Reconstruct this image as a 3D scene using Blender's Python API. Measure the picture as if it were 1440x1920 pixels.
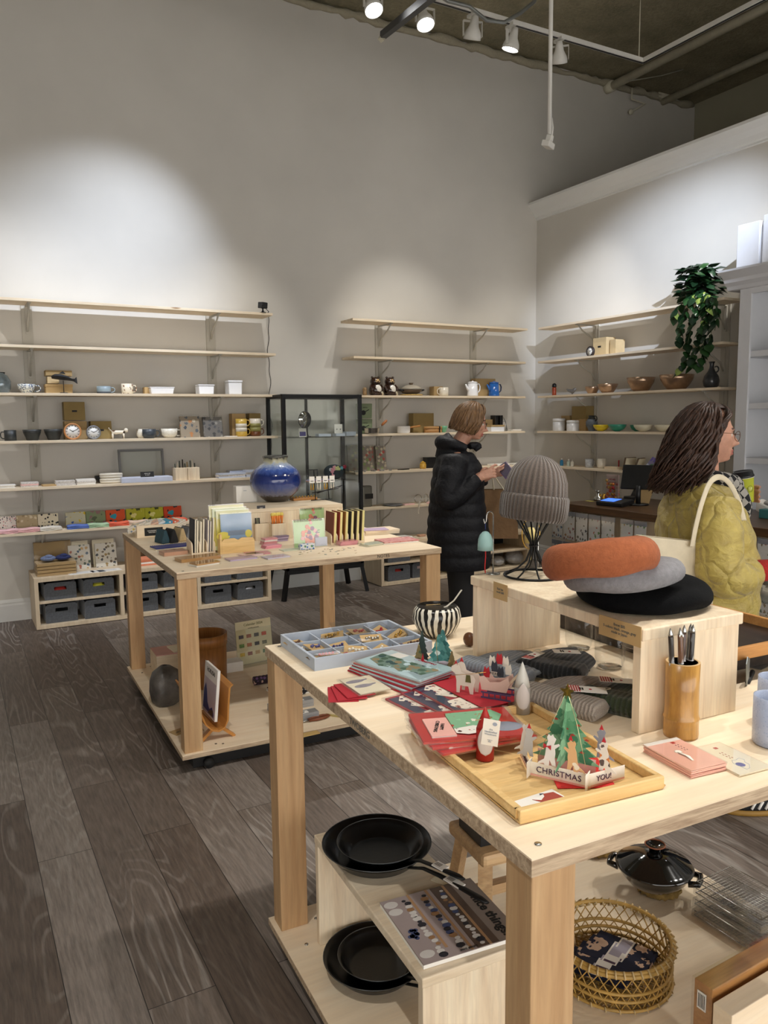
import bpy, bmesh, math, random
from mathutils import Matrix, Vector, Euler, noise
random.seed(7)
PI=math.pi
for o in list(bpy.data.objects): bpy.data.objects.remove(o)
C=bpy.context.scene.collection
scene=bpy.context.scene
# ---------------------------------------------------------------- camera
FP=1470.36; HC=1.6
YAW,PIT,ROL=[math.radians(a) for a in (28.96,6.632,-0.615)]
cF=Vector((math.sin(YAW)*math.cos(PIT),math.cos(YAW)*math.cos(PIT),-math.sin(PIT)))
cR0=Vector((math.cos(YAW),-math.sin(YAW),0)); cU0=cR0.cross(cF)
cR=cR0*math.cos(ROL)+cU0*math.sin(ROL); cU=-cR0*math.sin(ROL)+cU0*math.cos(ROL)
cam=bpy.data.cameras.new('camera'); camo=bpy.data.objects.new('camera',cam); C.objects.link(camo)
m=Matrix((( cR.x,cU.x,-cF.x,0),(cR.y,cU.y,-cF.y,0),(cR.z,cU.z,-cF.z,HC),(0,0,0,1)))
camo.matrix_world=m
cam.sensor_fit='VERTICAL'; cam.sensor_height=24; cam.lens=24*FP/1920; cam.clip_start=.05
scene.camera=camo
def ray(x,y): return cF*FP+cR*(x-720)+cU*(960-y)
def onz(x,y,z):
    d=ray(x,y); t=(z-HC)/d.z; return Vector((d.x*t,d.y*t,z))
def ony(x,y,Y):
    d=ray(x,y); t=Y/d.y; return Vector((d.x*t,Y,HC+d.z*t))
def onx(x,y,X):
    d=ray(x,y); t=X/d.x; return Vector((X,d.y*t,HC+d.z*t))
def mpp(p): return (Vector(p)-Vector((0,0,HC))).dot(cF)/FP      # metres per photo pixel at a point
# ---------------------------------------------------------------- world, exposure
w=bpy.data.worlds.new('world'); scene.world=w; w.use_nodes=True
bg=w.node_tree.nodes['Background']; bg.inputs[0].default_value=(1.0,.97,.93,1); bg.inputs[1].default_value=2.7
vs=scene.view_settings; vs.view_transform='Standard'; vs.look='None'; vs.gamma=1; vs.use_curve_mapping=False; vs.exposure=0.34
WALL_W=15; TABLE_W=14
# ---------------------------------------------------------------- materials
def nt(name):
    m=bpy.data.materials.new(name); m.use_nodes=True; t=m.node_tree; return m,t,t.nodes['Principled BSDF']
def srgb(c):
    if isinstance(c,str):
        c=c.lstrip('#'); c=[int(c[i:i+2],16)/255 for i in (0,2,4)]
    return tuple(x/12.92 if x<=.04045 else ((x+.055)/1.055)**2.4 for x in c)+(1,)
def node(t,ty,**k):
    n=t.nodes.new(ty)
    for a,b in k.items(): setattr(n,a,b)
    return n
def mix(t,fac,a,b,blend='MIX'):
    n=node(t,'ShaderNodeMix',data_type='RGBA',blend_type=blend)
    for s,v in ((0,fac),(6,a),(7,b)):
        if isinstance(v,bpy.types.NodeSocket): t.links.new(v,n.inputs[s])
        else: n.inputs[s].default_value=v
    return n.outputs[2]
def coords(t,scale=(1,1,1),kind='Object',rot=(0,0,0)):
    c=node(t,'ShaderNodeTexCoord'); mp=node(t,'ShaderNodeMapping')
    mp.inputs['Scale'].default_value=scale; mp.inputs['Rotation'].default_value=rot
    t.links.new(c.outputs[kind],mp.inputs[0]); return mp.outputs[0]
def ramp(t,src,stops):
    r=node(t,'ShaderNodeValToRGB'); e=r.color_ramp.elements
    while len(e)<len(stops): e.new(.5)
    for k,(p,c) in enumerate(stops): e[k].position=p; e[k].color=c if len(c)==4 else tuple(c)+(1,)
    t.links.new(src,r.inputs[0]); return r.outputs[0]
def noisen(t,vec,scale,detail=4,rough=.55,dist=0):
    n=node(t,'ShaderNodeTexNoise'); n.inputs['Scale'].default_value=scale; n.inputs['Detail'].default_value=detail
    n.inputs['Roughness'].default_value=rough; n.inputs['Distortion'].default_value=dist
    t.links.new(vec,n.inputs['Vector']); return n
def bump(t,b,h,strength=.3,dist=.002):
    n=node(t,'ShaderNodeBump'); n.inputs['Strength'].default_value=strength; n.inputs['Distance'].default_value=dist
    t.links.new(h,n.inputs['Height']); t.links.new(n.outputs[0],b.inputs['Normal'])
_mc={}
def mat(name,col=None,rough=.55,metal=0,var=.06,vs=12,bmp=0,bs=200,bd=.001,coat=0,spec=None,emit=0,sheen=0,sub=0):
    if name in _mc: return _mc[name]
    m,t,b=nt(name); c=srgb(col)
    b.inputs['Roughness'].default_value=rough; b.inputs['Metallic'].default_value=metal
    v=coords(t)
    n=noisen(t,v,vs,3)
    lo=tuple(max(0,x*(1-var)) for x in c[:3])+(1,); hi=tuple(min(1,x*(1+var)) for x in c[:3])+(1,)
    t.links.new(ramp(t,n.outputs[0],[(.3,lo),(.7,hi)]),b.inputs['Base Color'])
    if coat: b.inputs['Coat Weight'].default_value=coat; b.inputs['Coat Roughness'].default_value=.05
    if spec is not None: b.inputs['Specular IOR Level'].default_value=spec
    if sheen: b.inputs['Sheen Weight'].default_value=sheen; b.inputs['Sheen Roughness'].default_value=.4
    if sub: b.inputs['Subsurface Weight'].default_value=sub; b.inputs['Subsurface Radius'].default_value=(.01,.004,.002)
    if emit:
        b.inputs['Emission Color'].default_value=c; b.inputs['Emission Strength'].default_value=emit
    if bmp: bump(t,b,noisen(t,v,bs,4).outputs[0],bmp,bd)
    _mc[name]=m; return m
def wood(name,c1,c2,axis='x',scale=1.0,rough=.5,contrast=1.0,knots=False):
    if name in _mc: return _mc[name]
    m,t,b=nt(name); b.inputs['Roughness'].default_value=rough; b.inputs['Specular IOR Level'].default_value=.35
    s={'x':(1.2,16,16),'y':(16,1.2,16),'z':(16,16,1.2)}[axis]
    v=coords(t,tuple(q*scale for q in s))
    a=noisen(t,v,2.2,6,.6,.6); f=noisen(t,v,11,4,.6)
    col=ramp(t,a.outputs[0],[(.32,srgb(c1)),(.68,srgb(c2))])
    g=ramp(t,f.outputs[0],[(.35,(1-.16*contrast,)*3),(.6,(1,1,1))])
    col=mix(t,1.0,col,g,'MULTIPLY')
    if knots:
        v2=coords(t,(3.2,3.2,.9) if axis=='z' else (.9,3.2,3.2))
        vo=node(t,'ShaderNodeTexVoronoi'); vo.inputs['Scale'].default_value=1.6; t.links.new(v2,vo.inputs[0])
        k=ramp(t,vo.outputs['Distance'],[(.0,(.25,.15,.09)),(.035,(.55,.42,.3)),(.07,(1,1,1))])
        col=mix(t,1.0,col,k,'MULTIPLY')
    t.links.new(col,b.inputs['Base Color']); bump(t,b,f.outputs[0],.12,.001)
    _mc[name]=m; return m
def glassy(name,tint=(1,1,1),fac=.08,rough=.02):
    if name in _mc: return _mc[name]
    m=bpy.data.materials.new(name); m.use_nodes=True; t=m.node_tree
    out=t.nodes['Material Output']; t.nodes.remove(t.nodes['Principled BSDF'])
    tr=node(t,'ShaderNodeBsdfTransparent'); tr.inputs[0].default_value=tuple(tint)+(1,)
    gl=node(t,'ShaderNodeBsdfGlossy'); gl.inputs['Roughness'].default_value=rough
    fr=node(t,'ShaderNodeLayerWeight'); fr.inputs[0].default_value=.25
    n=noisen(t,coords(t),8,2); ad=node(t,'ShaderNodeMath',operation='MULTIPLY_ADD')
    t.links.new(fr.outputs['Facing'],ad.inputs[0]); ad.inputs[1].default_value=.35; 
    m2=node(t,'ShaderNodeMath',operation='MULTIPLY'); t.links.new(n.outputs[0],m2.inputs[0]); m2.inputs[1].default_value=fac*2
    t.links.new(m2.outputs[0],ad.inputs[2])
    mx=node(t,'ShaderNodeMixShader'); t.links.new(ad.outputs[0],mx.inputs[0])
    t.links.new(tr.outputs[0],mx.inputs[1]); t.links.new(gl.outputs[0],mx.inputs[2]); t.links.new(mx.outputs[0],out.inputs[0])
    _mc[name]=m; return m
def realglass(name,col=(1,1,1)):
    if name in _mc: return _mc[name]
    m,t,b=nt(name); b.inputs['Transmission Weight'].default_value=1; b.inputs['Roughness'].default_value=.02
    n=noisen(t,coords(t),6,2); t.links.new(ramp(t,n.outputs[0],[(0,tuple(c*.97 for c in col)),(1,col)]),b.inputs['Base Color'])
    _mc[name]=m; return m
def spots(name,base,cols,scale=40,thr=.35,rough=.6,thr2=None):
    """paper or cloth printed all over with little coloured motifs"""
    if name in _mc: return _mc[name]
    m,t,b=nt(name); b.inputs['Roughness'].default_value=rough
    v=coords(t); vo=node(t,'ShaderNodeTexVoronoi'); vo.inputs['Scale'].default_value=scale; vo.inputs['Randomness'].default_value=.75
    dn=noisen(t,v,scale*2.5,2); ad=node(t,'ShaderNodeVectorMath',operation='MULTIPLY_ADD')
    t.links.new(dn.outputs['Color'],ad.inputs[0]); ad.inputs[1].default_value=(.6/scale,)*3; t.links.new(v,ad.inputs[2])
    t.links.new(ad.outputs[0],vo.inputs['Vector'])
    sep=node(t,'ShaderNodeSeparateColor'); t.links.new(vo.outputs['Color'],sep.inputs[0])
    stops=[(i/len(cols),srgb(c)) for i,c in enumerate(cols)]
    r=node(t,'ShaderNodeValToRGB'); r.color_ramp.interpolation='CONSTANT'; e=r.color_ramp.elements
    while len(e)<len(stops): e.new(.5)
    for k,(p,c) in enumerate(stops): e[k].position=p; e[k].color=c
    t.links.new(sep.outputs[0],r.inputs[0])
    lt=node(t,'ShaderNodeMath',operation='LESS_THAN'); t.links.new(vo.outputs['Distance'],lt.inputs[0]); lt.inputs[1].default_value=thr
    t.links.new(mix(t,lt.outputs[0],srgb(base),r.outputs[0]),b.inputs['Base Color'])
    _mc[name]=m; return m
def ribbed(name,c1,c2,n=40,rough=.95,direction='ang',bd=.004):
    """rib-knit wool: fine vertical ribs around the object's axis, or along x"""
    if name in _mc: return _mc[name]
    m,t,b=nt(name); b.inputs['Roughness'].default_value=rough; b.inputs['Sheen Weight'].default_value=.3
    tc=node(t,'ShaderNodeTexCoord'); sp=node(t,'ShaderNodeSeparateXYZ'); t.links.new(tc.outputs['Object'],sp.inputs[0])
    mt=lambda op,a,bb=None: None
    if direction=='ang':
        at=node(t,'ShaderNodeMath',operation='ARCTAN2'); t.links.new(sp.outputs[1],at.inputs[0]); t.links.new(sp.outputs[0],at.inputs[1]); src=at.outputs[0]
    else: src=sp.outputs['XYZ'.index(direction.upper())]
    mu=node(t,'ShaderNodeMath',operation='MULTIPLY'); t.links.new(src,mu.inputs[0]); mu.inputs[1].default_value=n
    si=node(t,'ShaderNodeMath',operation='SINE'); t.links.new(mu.outputs[0],si.inputs[0])
    fn=noisen(t,tc.outputs['Object'],260,3); fn2=noisen(t,tc.outputs['Object'],700,2)
    a=node(t,'ShaderNodeMath',operation='MULTIPLY_ADD'); t.links.new(si.outputs[0],a.inputs[0]); a.inputs[1].default_value=.35; a.inputs[2].default_value=.5
    col=ramp(t,a.outputs[0],[(.1,srgb(c1)),(.75,srgb(c2))])
    col=mix(t,.5,col,ramp(t,fn2.outputs[0],[(.3,tuple(.5*x for x in srgb(c1)[:3])),(.7,tuple(min(1,1.25*x) for x in srgb(c2)[:3]))]))
    t.links.new(col,b.inputs['Base Color'])
    s=node(t,'ShaderNodeMath',operation='MULTIPLY_ADD'); t.links.new(fn.outputs[0],s.inputs[0]); s.inputs[1].default_value=.5; t.links.new(a.outputs[0],s.inputs[2])
    bump(t,b,s.outputs[0],.9,bd); _mc[name]=m; return m
# ---------------------------------------------------------------- object helpers
def tag(o,label=None,cat=None,group=None,kind=None):
    if label: o['label']=label
    if cat: o['category']=cat
    if group: o['group']=group
    if kind: o['kind']=kind
    return o
def thing(name,label,cat,loc=(0,0,0),rz=0,group=None,rot=None):
    o=bpy.data.objects.new(name,None); C.objects.link(o); o.location=loc; o.empty_display_size=.05
    o.rotation_euler=rot if rot else (0,0,rz); return tag(o,label,cat,group)
class MB:
    def __init__(s): s.v=[];s.f=[];s.mi=[];s.sm=[];s.M=Matrix()
    def at(s,loc=(0,0,0),rot=(0,0,0)): s.M=Matrix.Translation(loc)@Euler(rot).to_matrix().to_4x4(); return s
    def add(s,vs,fs,m=0,sm=False):
        k=len(s.v); s.v+= [tuple(s.M@Vector(p)) for p in vs]
        for f in fs: s.f.append([k+i for i in f]); s.mi.append(m); s.sm.append(sm)
        return s
    def box(s,x0,x1,y0,y1,z0,z1,m=0):
        return s.add([(x0,y0,z0),(x1,y0,z0),(x1,y1,z0),(x0,y1,z0),(x0,y0,z1),(x1,y0,z1),(x1,y1,z1),(x0,y1,z1)],
            [(0,3,2,1),(4,5,6,7),(0,1,5,4),(1,2,6,5),(2,3,7,6),(3,0,4,7)],m)
    def bar(s,a,b,wx,wz,m=0,up=(0,0,1)):
        """square bar from a to b"""
        a=Vector(a);b=Vector(b);d=(b-a).normalized();u=Vector(up); x=d.cross(u)
        if x.length<1e-4: x=d.cross(Vector((1,0,0)))
        x.normalize(); z=x.cross(d)
        vs=[]
        for p in (a,b):
            for i,j in ((-1,-1),(1,-1),(1,1),(-1,1)): vs.append(p+x*i*wx/2+z*j*wz/2)
        return s.add(vs,[(0,1,2,3),(7,6,5,4),(0,4,5,1),(1,5,6,2),(2,6,7,3),(3,7,4,0)],m)
    def lathe(s,prof,n=28,c=(0,0,0),m=0,sx=1,sy=1,sm=True,fn=None):
        vs=[];fs=[];K=len(prof)
        for (r,z) in prof:
            for i in range(n):
                a=2*PI*i/n; rr=r*(fn(a,z) if fn else 1)
                vs.append((c[0]+rr*sx*math.cos(a),c[1]+rr*sy*math.sin(a),c[2]+z))
        for k in range(K-1):
            for i in range(n):
                j=(i+1)%n; fs.append((k*n+i,k*n+j,(k+1)*n+j,(k+1)*n+i))
        if prof[0][0]>1e-5: fs.append(tuple(reversed(range(n))))
        if prof[-1][0]>1e-5: fs.append(tuple((K-1)*n+i for i in range(n)))
        return s.add(vs,fs,m,sm)
    def cyl(s,c,r,h,n=24,m=0,r2=None,sm=True): return s.lathe([(r,0),(r if r2 is None else r2,h)],n,c,m,sm=sm)
    def shell(s,prof,th,n=32,c=(0,0,0),m=0,**k):
        """open vessel: outer profile bottom to rim, wall thickness th"""
        inner=[(max(r-th,0),z+(th if i==0 else 0)) for i,(r,z) in enumerate(prof)]
        full=[(0,prof[0][1])]+prof+list(reversed(inner))+[(0,inner[0][1])]
        return s.lathe(full,n,c,m,**k)
    def tube(s,pts,r,n=8,m=0,closed=False,cap=True,flat=1):
        pts=[Vector(p) for p in pts]; K=len(pts); vs=[];fs=[]; up=Vector((.137,.31,.94)); px=None
        for k,p in enumerate(pts):
            if closed: d=pts[(k+1)%K]-pts[k-1]
            else: d=pts[min(k+1,K-1)]-pts[max(k-1,0)]
            d.normalize()
            x=(px-d*px.dot(d)) if px is not None else d.cross(up)
            if x.length<1e-5: x=d.cross(Vector((1,0,0)))
            x.normalize(); px=x; y=d.cross(x); rr=r[k] if isinstance(r,(list,tuple)) else r
            for i in range(n):
                a=2*PI*i/n; vs.append(p+x*rr*math.cos(a)+y*rr*flat*math.sin(a))
        for k in range(K if closed else K-1):
            q=(k+1)%K
            for i in range(n):
                j=(i+1)%n; fs.append((k*n+i,k*n+j,q*n+j,q*n+i))
        if cap and not closed: fs.append(tuple(reversed(range(n)))); fs.append(tuple((K-1)*n+i for i in range(n)))
        return s.add(vs,fs,m,True)
    def prism(s,poly,z0,z1,m=0,plane='xy',sm=False):
        """extrude a 2D outline: plane xy -> along z, xz -> along y (z0,z1 are y), yz -> along x"""
        f={'xy':lambda a,b,c:(a,b,c),'xz':lambda a,b,c:(a,c,b),'yz':lambda a,b,c:(c,a,b)}[plane]
        n=len(poly); vs=[f(a,b,z0) for a,b in poly]+[f(a,b,z1) for a,b in poly]
        fs=[tuple(reversed(range(n))),tuple(range(n,2*n))]+[(i,(i+1)%n,n+(i+1)%n,n+i) for i in range(n)]
        return s.add(vs,fs,m,sm)
    def grid(s,fn,nu,nv,m=0,sm=True,wrap=False):
        vs=[fn(i/nu,j/nv) for j in range(nv+1) for i in range(nu+1)]; fs=[]
        for j in range(nv):
            for i in range(nu):
                a=j*(nu+1)+i; fs.append((a,a+1,a+nu+2,a+nu+1))
        return s.add(vs,fs,m,sm)
    def ball(s,c,r,n=16,m=0,sx=1,sy=1,sz=1):
        return s.lathe([(max(r*math.sin(PI*k/n),1e-6 if k in(0,n) else 0),-r*math.cos(PI*k/n)*sz) for k in range(n+1)],n*2,c,m,sx,sy)
    def build(s,name,mats,parent=None,bevel=0,sub=0,thick=0,loc=None,rot=None,fixn=True,label=None):
        me=bpy.data.meshes.new(name); me.from_pydata(s.v,[],s.f)
        if not isinstance(mats,(list,tuple)): mats=[mats]
        for q in mats: me.materials.append(q)
        for p,mi,sm in zip(me.polygons,s.mi,s.sm): p.material_index=mi; p.use_smooth=sm
        if fixn:
            b=bmesh.new(); b.from_mesh(me); bmesh.ops.remove_doubles(b,verts=b.verts,dist=1e-6); bmesh.ops.recalc_face_normals(b,faces=b.faces); b.to_mesh(me); b.free()
        o=bpy.data.objects.new(name,me); C.objects.link(o)
        if parent: o.parent=parent
        if loc: o.location=loc
        if rot: o.rotation_euler=rot
        if thick: d=o.modifiers.new('so','SOLIDIFY'); d.thickness=thick; d.offset=0
        if bevel: d=o.modifiers.new('bv','BEVEL'); d.width=bevel; d.segments=2; d.limit_method='ANGLE'; d.angle_limit=.7
        if sub: d=o.modifiers.new('sb','SUBSURF'); d.levels=sub; d.render_levels=sub
        if label: o['label']=label
        return o
def part(name,mats,parent,fn,**k):
    b=MB(); fn(b); return b.build(name,mats,parent,**k)
def bake(o):
    """evaluate an object's modifiers into a plain mesh and remove the object"""
    dg=bpy.context.evaluated_depsgraph_get(); dg.update(); me=bpy.data.meshes.new_from_object(o.evaluated_get(dg)); bpy.data.objects.remove(o); return me
def text(name,s,size,material,parent,loc,rot=(0,0,0),ext=.0004,align='CENTER',bold=0,space=1.0):
    cu=bpy.data.curves.new(name,'FONT'); cu.body=s; cu.size=size; cu.extrude=ext; cu.align_x=align; cu.align_y='CENTER'; cu.offset=bold; cu.space_character=space
    cu.resolution_u=3
    t=bpy.data.objects.new('tmp',cu); C.objects.link(t); me=bake(t); me.materials.clear(); me.materials.append(material)
    o=bpy.data.objects.new(name,me); C.objects.link(o); o.parent=parent; o.location=loc; o.rotation_euler=rot; return o
def dup(root,loc=None,rz=None,label=None,group=None):
    r=root.copy(); C.objects.link(r)
    if loc is not None: r.location=loc
    if rz is not None: r.rotation_euler=(0,0,rz) if not isinstance(rz,(tuple,list)) else rz
    if label: r['label']=label
    if group: r['group']=group
    for ch in list(root.children):
        c=ch.copy(); C.objects.link(c); c.parent=r
        for g in ch.children:
            d=g.copy(); C.objects.link(d); d.parent=c
    return r
def struct(name,mb,m,bevel=0,parent=None,**k):
    o=mb.build(name,m,parent,bevel,**k)
    if not parent: o['kind']='structure'
    return o
def arc(c,r,a0,a1,n,plane='xz',sz=1):
    out=[]
    for i in range(n+1):
        a=a0+(a1-a0)*i/n; u=r*math.cos(a); v=r*sz*math.sin(a)
        out.append({'xz':(c[0]+u,c[1],c[2]+v),'xy':(c[0]+u,c[1]+v,c[2]),'yz':(c[0],c[1]+u,c[2]+v)}[plane])
    return out
# shared materials
BIRCH=wood('birch_ply',(.93,.845,.72),(.97,.905,.80),'x',.5,.5,.35)
BIRCHY=wood('birch_board',(.93,.86,.75),(.97,.91,.82),'y',.6,.5,.4)
PINE=wood('pine_board',(.87,.79,.67),(.95,.89,.79),'x',.7,.55,.6,knots=True)
PINEZ=wood('pine_upright',(.86,.77,.65),(.95,.89,.78),'z',.7,.55,.6)
LEGW=wood('leg_timber',(.70,.55,.39),(.80,.66,.49),'z',.6,.55,.7,knots=True)
CABW=wood('cabinet_wood',(.82,.74,.62),(.88,.81,.70),'z',.8,.55,.5)
PLYE=wood('ply_edge',(.62,.52,.42),(.84,.75,.63),'x',2.5,.7,1.0)
BAMB=wood('bamboo_board',(.83,.68,.44),(.91,.78,.55),'x',1.2,.45,.6)
OAK=wood('oak_wood',(.66,.45,.24),(.78,.57,.33),'x',.8,.5,.9)
KRAFT=mat('kraft_card','b89a6a',.8,var=.05,bmp=.1)
KRAFTD=mat('kraft_card_dark','a98f63',.85,var=.05)
WHITE=mat('white_enamel','e8eaee',.2,coat=.4,var=.02)
CERAW=mat('cream_ceramic','ddd5c4',.25,coat=.3,var=.05)
PAPER=mat('white_paper','ece9e2',.8,var=.03)
CREAM=mat('cream_paper','e9dfc4',.8,var=.04)
BLACK=mat('black_plastic','131416',.4,var=.1)
BLKM=mat('black_metal','101113',.45,metal=.3,var=.1)
STEEL=mat('brushed_steel','b9b9b6',.25,metal=1,var=.05)
GOLD=mat('gold_metal','c9a04a',.3,metal=1)
RED=mat('red_card','b3202a',.6)
INK=mat('black_ink','1a1918',.7)
GREYW=mat('painted_bracket','b5b1a6',.6,var=.05)
CLEAR=glassy('clear_film',(1,1,1),.10,.08)
ACRY=glassy('clear_acrylic',(.97,.98,.97),.06,.03)
PGLASS=glassy('glass_pane',(.965,.98,.972),.03,.01)
# ================================================================ ROOM
YB=7.0; XR=5.84; ZC=5.42; XF=8.3
def wall_mat(name,c,v=.03):
    m,t,b=nt(name); b.inputs['Roughness'].default_value=.85
    n=noisen(t,coords(t),.9,4); n2=noisen(t,coords(t),60,3)
    t.links.new(ramp(t,n.outputs[0],[(.3,srgb([x*(1-v) for x in c])),(.7,srgb([min(1,x*(1+v)) for x in c]))]),b.inputs['Base Color'])
    bump(t,b,n2.outputs[0],.15,.001); return m
WALL=wall_mat('wall_paint',(.80,.785,.755)); WALLD=wall_mat('upper_wall_falloff_tint',(.62,.60,.52))  # second wall colour is darker olive, light falloff in the recess painted in
TRIM=wall_mat('trim_paint',(.86,.86,.85),.01)
def ceiling_mat():
    m,t,b=nt('rough_concrete'); b.inputs['Roughness'].default_value=.95; v=coords(t)
    n=noisen(t,v,3,8,.65); n2=noisen(t,v,35,6,.7)
    c=ramp(t,n.outputs[0],[(.3,srgb((.50,.475,.38))),(.7,srgb((.66,.62,.51)))])
    t.links.new(mix(t,.6,c,ramp(t,n2.outputs[0],[(.3,(.5,.5,.5)),(.7,(1,1,1))]),'MULTIPLY'),b.inputs['Base Color'])
    bump(t,b,n2.outputs[0],.8,.02); return m
CEIL=ceiling_mat()
def floor_mat():
    m,t,b=nt('weathered_oak_planks'); L=t.links
    v=coords(t,(1,1,1),rot=(0,0,PI/2))
    br=node(t,'ShaderNodeTexBrick'); br.offset=.37; br.inputs['Scale'].default_value=1; br.inputs['Brick Width'].default_value=1.5; br.inputs['Row Height'].default_value=.19
    br.inputs['Mortar Size'].default_value=.0014; br.inputs['Color1'].default_value=(0,0,0,1); br.inputs['Color2'].default_value=(1,1,1,1); br.inputs['Mortar'].default_value=(.5,.5,.5,1); br.inputs['Bias'].default_value=0
    L.new(v,br.inputs['Vector'])
    sp=node(t,'ShaderNodeSeparateColor'); L.new(br.outputs['Color'],sp.inputs[0])
    off=node(t,'ShaderNodeCombineXYZ'); mu=node(t,'ShaderNodeMath',operation='MULTIPLY'); mu.inputs[1].default_value=37; L.new(sp.outputs[0],mu.inputs[0]); L.new(mu.outputs[0],off.inputs[0]); L.new(mu.outputs[0],off.inputs[2])
    ad=node(t,'ShaderNodeVectorMath',operation='ADD'); L.new(coords(t),ad.inputs[0]); L.new(off.outputs[0],ad.inputs[1])
    mp=node(t,'ShaderNodeMapping'); mp.inputs['Scale'].default_value=(1,.16,1); L.new(ad.outputs[0],mp.inputs[0])
    # cathedral grain = contour bands of a stretched noise
    n=noisen(t,mp.outputs[0],3.6,2,.5,.3); k=node(t,'ShaderNodeMath',operation='MULTIPLY'); k.inputs[1].default_value=150; L.new(n.outputs[0],k.inputs[0])
    si=node(t,'ShaderNodeMath',operation='SINE'); L.new(k.outputs[0],si.inputs[0])
    mp2=node(t,'ShaderNodeMapping'); mp2.inputs['Scale'].default_value=(60,5,1); L.new(ad.outputs[0],mp2.inputs[0]); f=noisen(t,mp2.outputs[0],1.6,5,.65)
    base=ramp(t,sp.outputs[0],[(0,srgb((.37,.32,.285))),(.5,srgb((.45,.405,.37))),(1,srgb((.54,.50,.47)))])
    g1=ramp(t,si.outputs[0],[(.45,(0,0,0)),(1,(1,1,1))]); 
    msk=ramp(t,noisen(t,mp.outputs[0],2.2,3).outputs[0],[(.42,(.08,.08,.08)),(.64,(.8,.8,.8))])
    fac=node(t,'ShaderNodeMath',operation='MULTIPLY'); L.new(g1,fac.inputs[0]); L.new(msk,fac.inputs[1])
    c=mix(t,fac.outputs[0],base,srgb((.62,.59,.56)))
    c=mix(t,.75,c,ramp(t,f.outputs[0],[(.32,(.5,.5,.5)),(.62,(1.15,1.15,1.15))]),'MULTIPLY')
    c=mix(t,br.outputs['Fac'],c,srgb((.13,.115,.10)))
    L.new(c,b.inputs['Base Color']); b.inputs['Roughness'].default_value=.48
    bump(t,b,f.outputs[0],.25,.002); return m
FLOOR=floor_mat()
b=MB().box(-4,XF+.2,-3,YB+.2,-.1,0); struct('floor',b,FLOOR)
b=MB().box(-4,XF+.2,-3,YB+.2,ZC,ZC+.2); struct('ceiling',b,CEIL)
b=MB().box(-4,XF+.2,YB,YB+.2,0,ZC,0); struct('wall_back',b,WALL)
b=MB().box(XR,XR+.15,-3,YB,0,3.86); struct('wall_right',b,WALL)
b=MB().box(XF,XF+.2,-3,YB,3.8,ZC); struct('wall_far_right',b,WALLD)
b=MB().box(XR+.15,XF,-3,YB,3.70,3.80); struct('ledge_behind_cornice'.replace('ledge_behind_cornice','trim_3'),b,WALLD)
b=MB().box(-4.2,-4,-3,YB,0,ZC); struct('wall_left',b,WALL)
b=MB().box(-4,XF,-3.2,-3,2.9,ZC); struct('wall_front_light_block',b,WALL)  # unseen upper wall added to cut high fill, darkening wall top and ceiling
# cornice
b=MB().prism([(XR+.15,3.94),(XR-.13,3.94),(XR-.13,3.915),(XR-.115,3.90),(XR-.09,3.87),(XR-.05,3.835),(XR-.03,3.80),(XR-.012,3.79),(XR-.012,3.775),(XR,3.77),(XR+.15,3.77)],-3,YB,plane='xz')
struct('trim_1',b,TRIM)
# baseboards
def base_prof(d): return [(0,0),(-.018*d,0),(-.018*d,.13),(-.012*d,.145),(-.014*d,.155),(-.006*d,.175),(0,.18)]
b=MB().prism([(YB+y,z) for y,z in base_prof(1)],-4,XR,plane='yz'); struct('baseboard_back',b,TRIM)
b=MB().prism([(XR+x,z) for x,z in base_prof(1)],-3,YB-.02,plane='xz'); struct('baseboard_right',b,TRIM)
# rough plaster seam where the wall meets the slab
def seam():
    b=MB(); random.seed(3); pts=[];r=[]
    x=-1.0
    while x<XF: pts.append((x,YB-.02,ZC-.035+random.uniform(-.015,.01))); r.append(random.uniform(.02,.05)); x+=random.uniform(.05,.12)
    b.tube(pts,r,8); return b
struct('trim_2',seam(),mat('plaster_foam','a39c88',.9,bmp=.8,bs=60,bd=.01))
# ---------------------------------------------------------------- track lighting (the room's lamps)
TZ=4.72; TY=5.3
PWHITE=mat('painted_white_metal','d8d6cf',.45,var=.03)
PAINTED=mat('painted_conduit','cdc8b4',.7,var=.08)
LENS=mat('lit_lens','ffffff',.3,emit=14)
b=MB().box(-1.5,5.6,TY-.018,TY+.018,TZ,TZ+.035); b.box(-1.5,5.6,TY-.008,TY+.008,TZ-.004,TZ,1)
t1=b.build('lighting_track',[PWHITE,BLACK]); tag(t1,'white lighting track running along the shelf wall under the slab','lighting track')
b=MB().box(5.582,5.618,-2.5,TY+.018,TZ,TZ+.035); b.box(5.592,5.608,-2.5,TY,TZ-.004,TZ,1)
t2=b.build('lighting_track',[PWHITE,BLACK]); tag(t2,'white lighting track above the counter side, running toward the viewer','lighting track')
b=MB().box(-1.5,5.582,.982,1.018,TZ,TZ+.035); t3=b.build('lighting_track',PWHITE); tag(t3,'white lighting track over the near display table','lighting track')
for T_,x,y in ((t1,.5,TY),(t1,3.2,TY),(t1,5.55,TY),(t3,.5,1.0),(t3,3.2,1.0),(t2,5.6,.5),(t2,5.6,2.8)):
    part('hanger_rod',PAINTED,T_,lambda q:q.cyl((x,y,TZ+.035),.004,ZC-TZ-.035,6))
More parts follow.
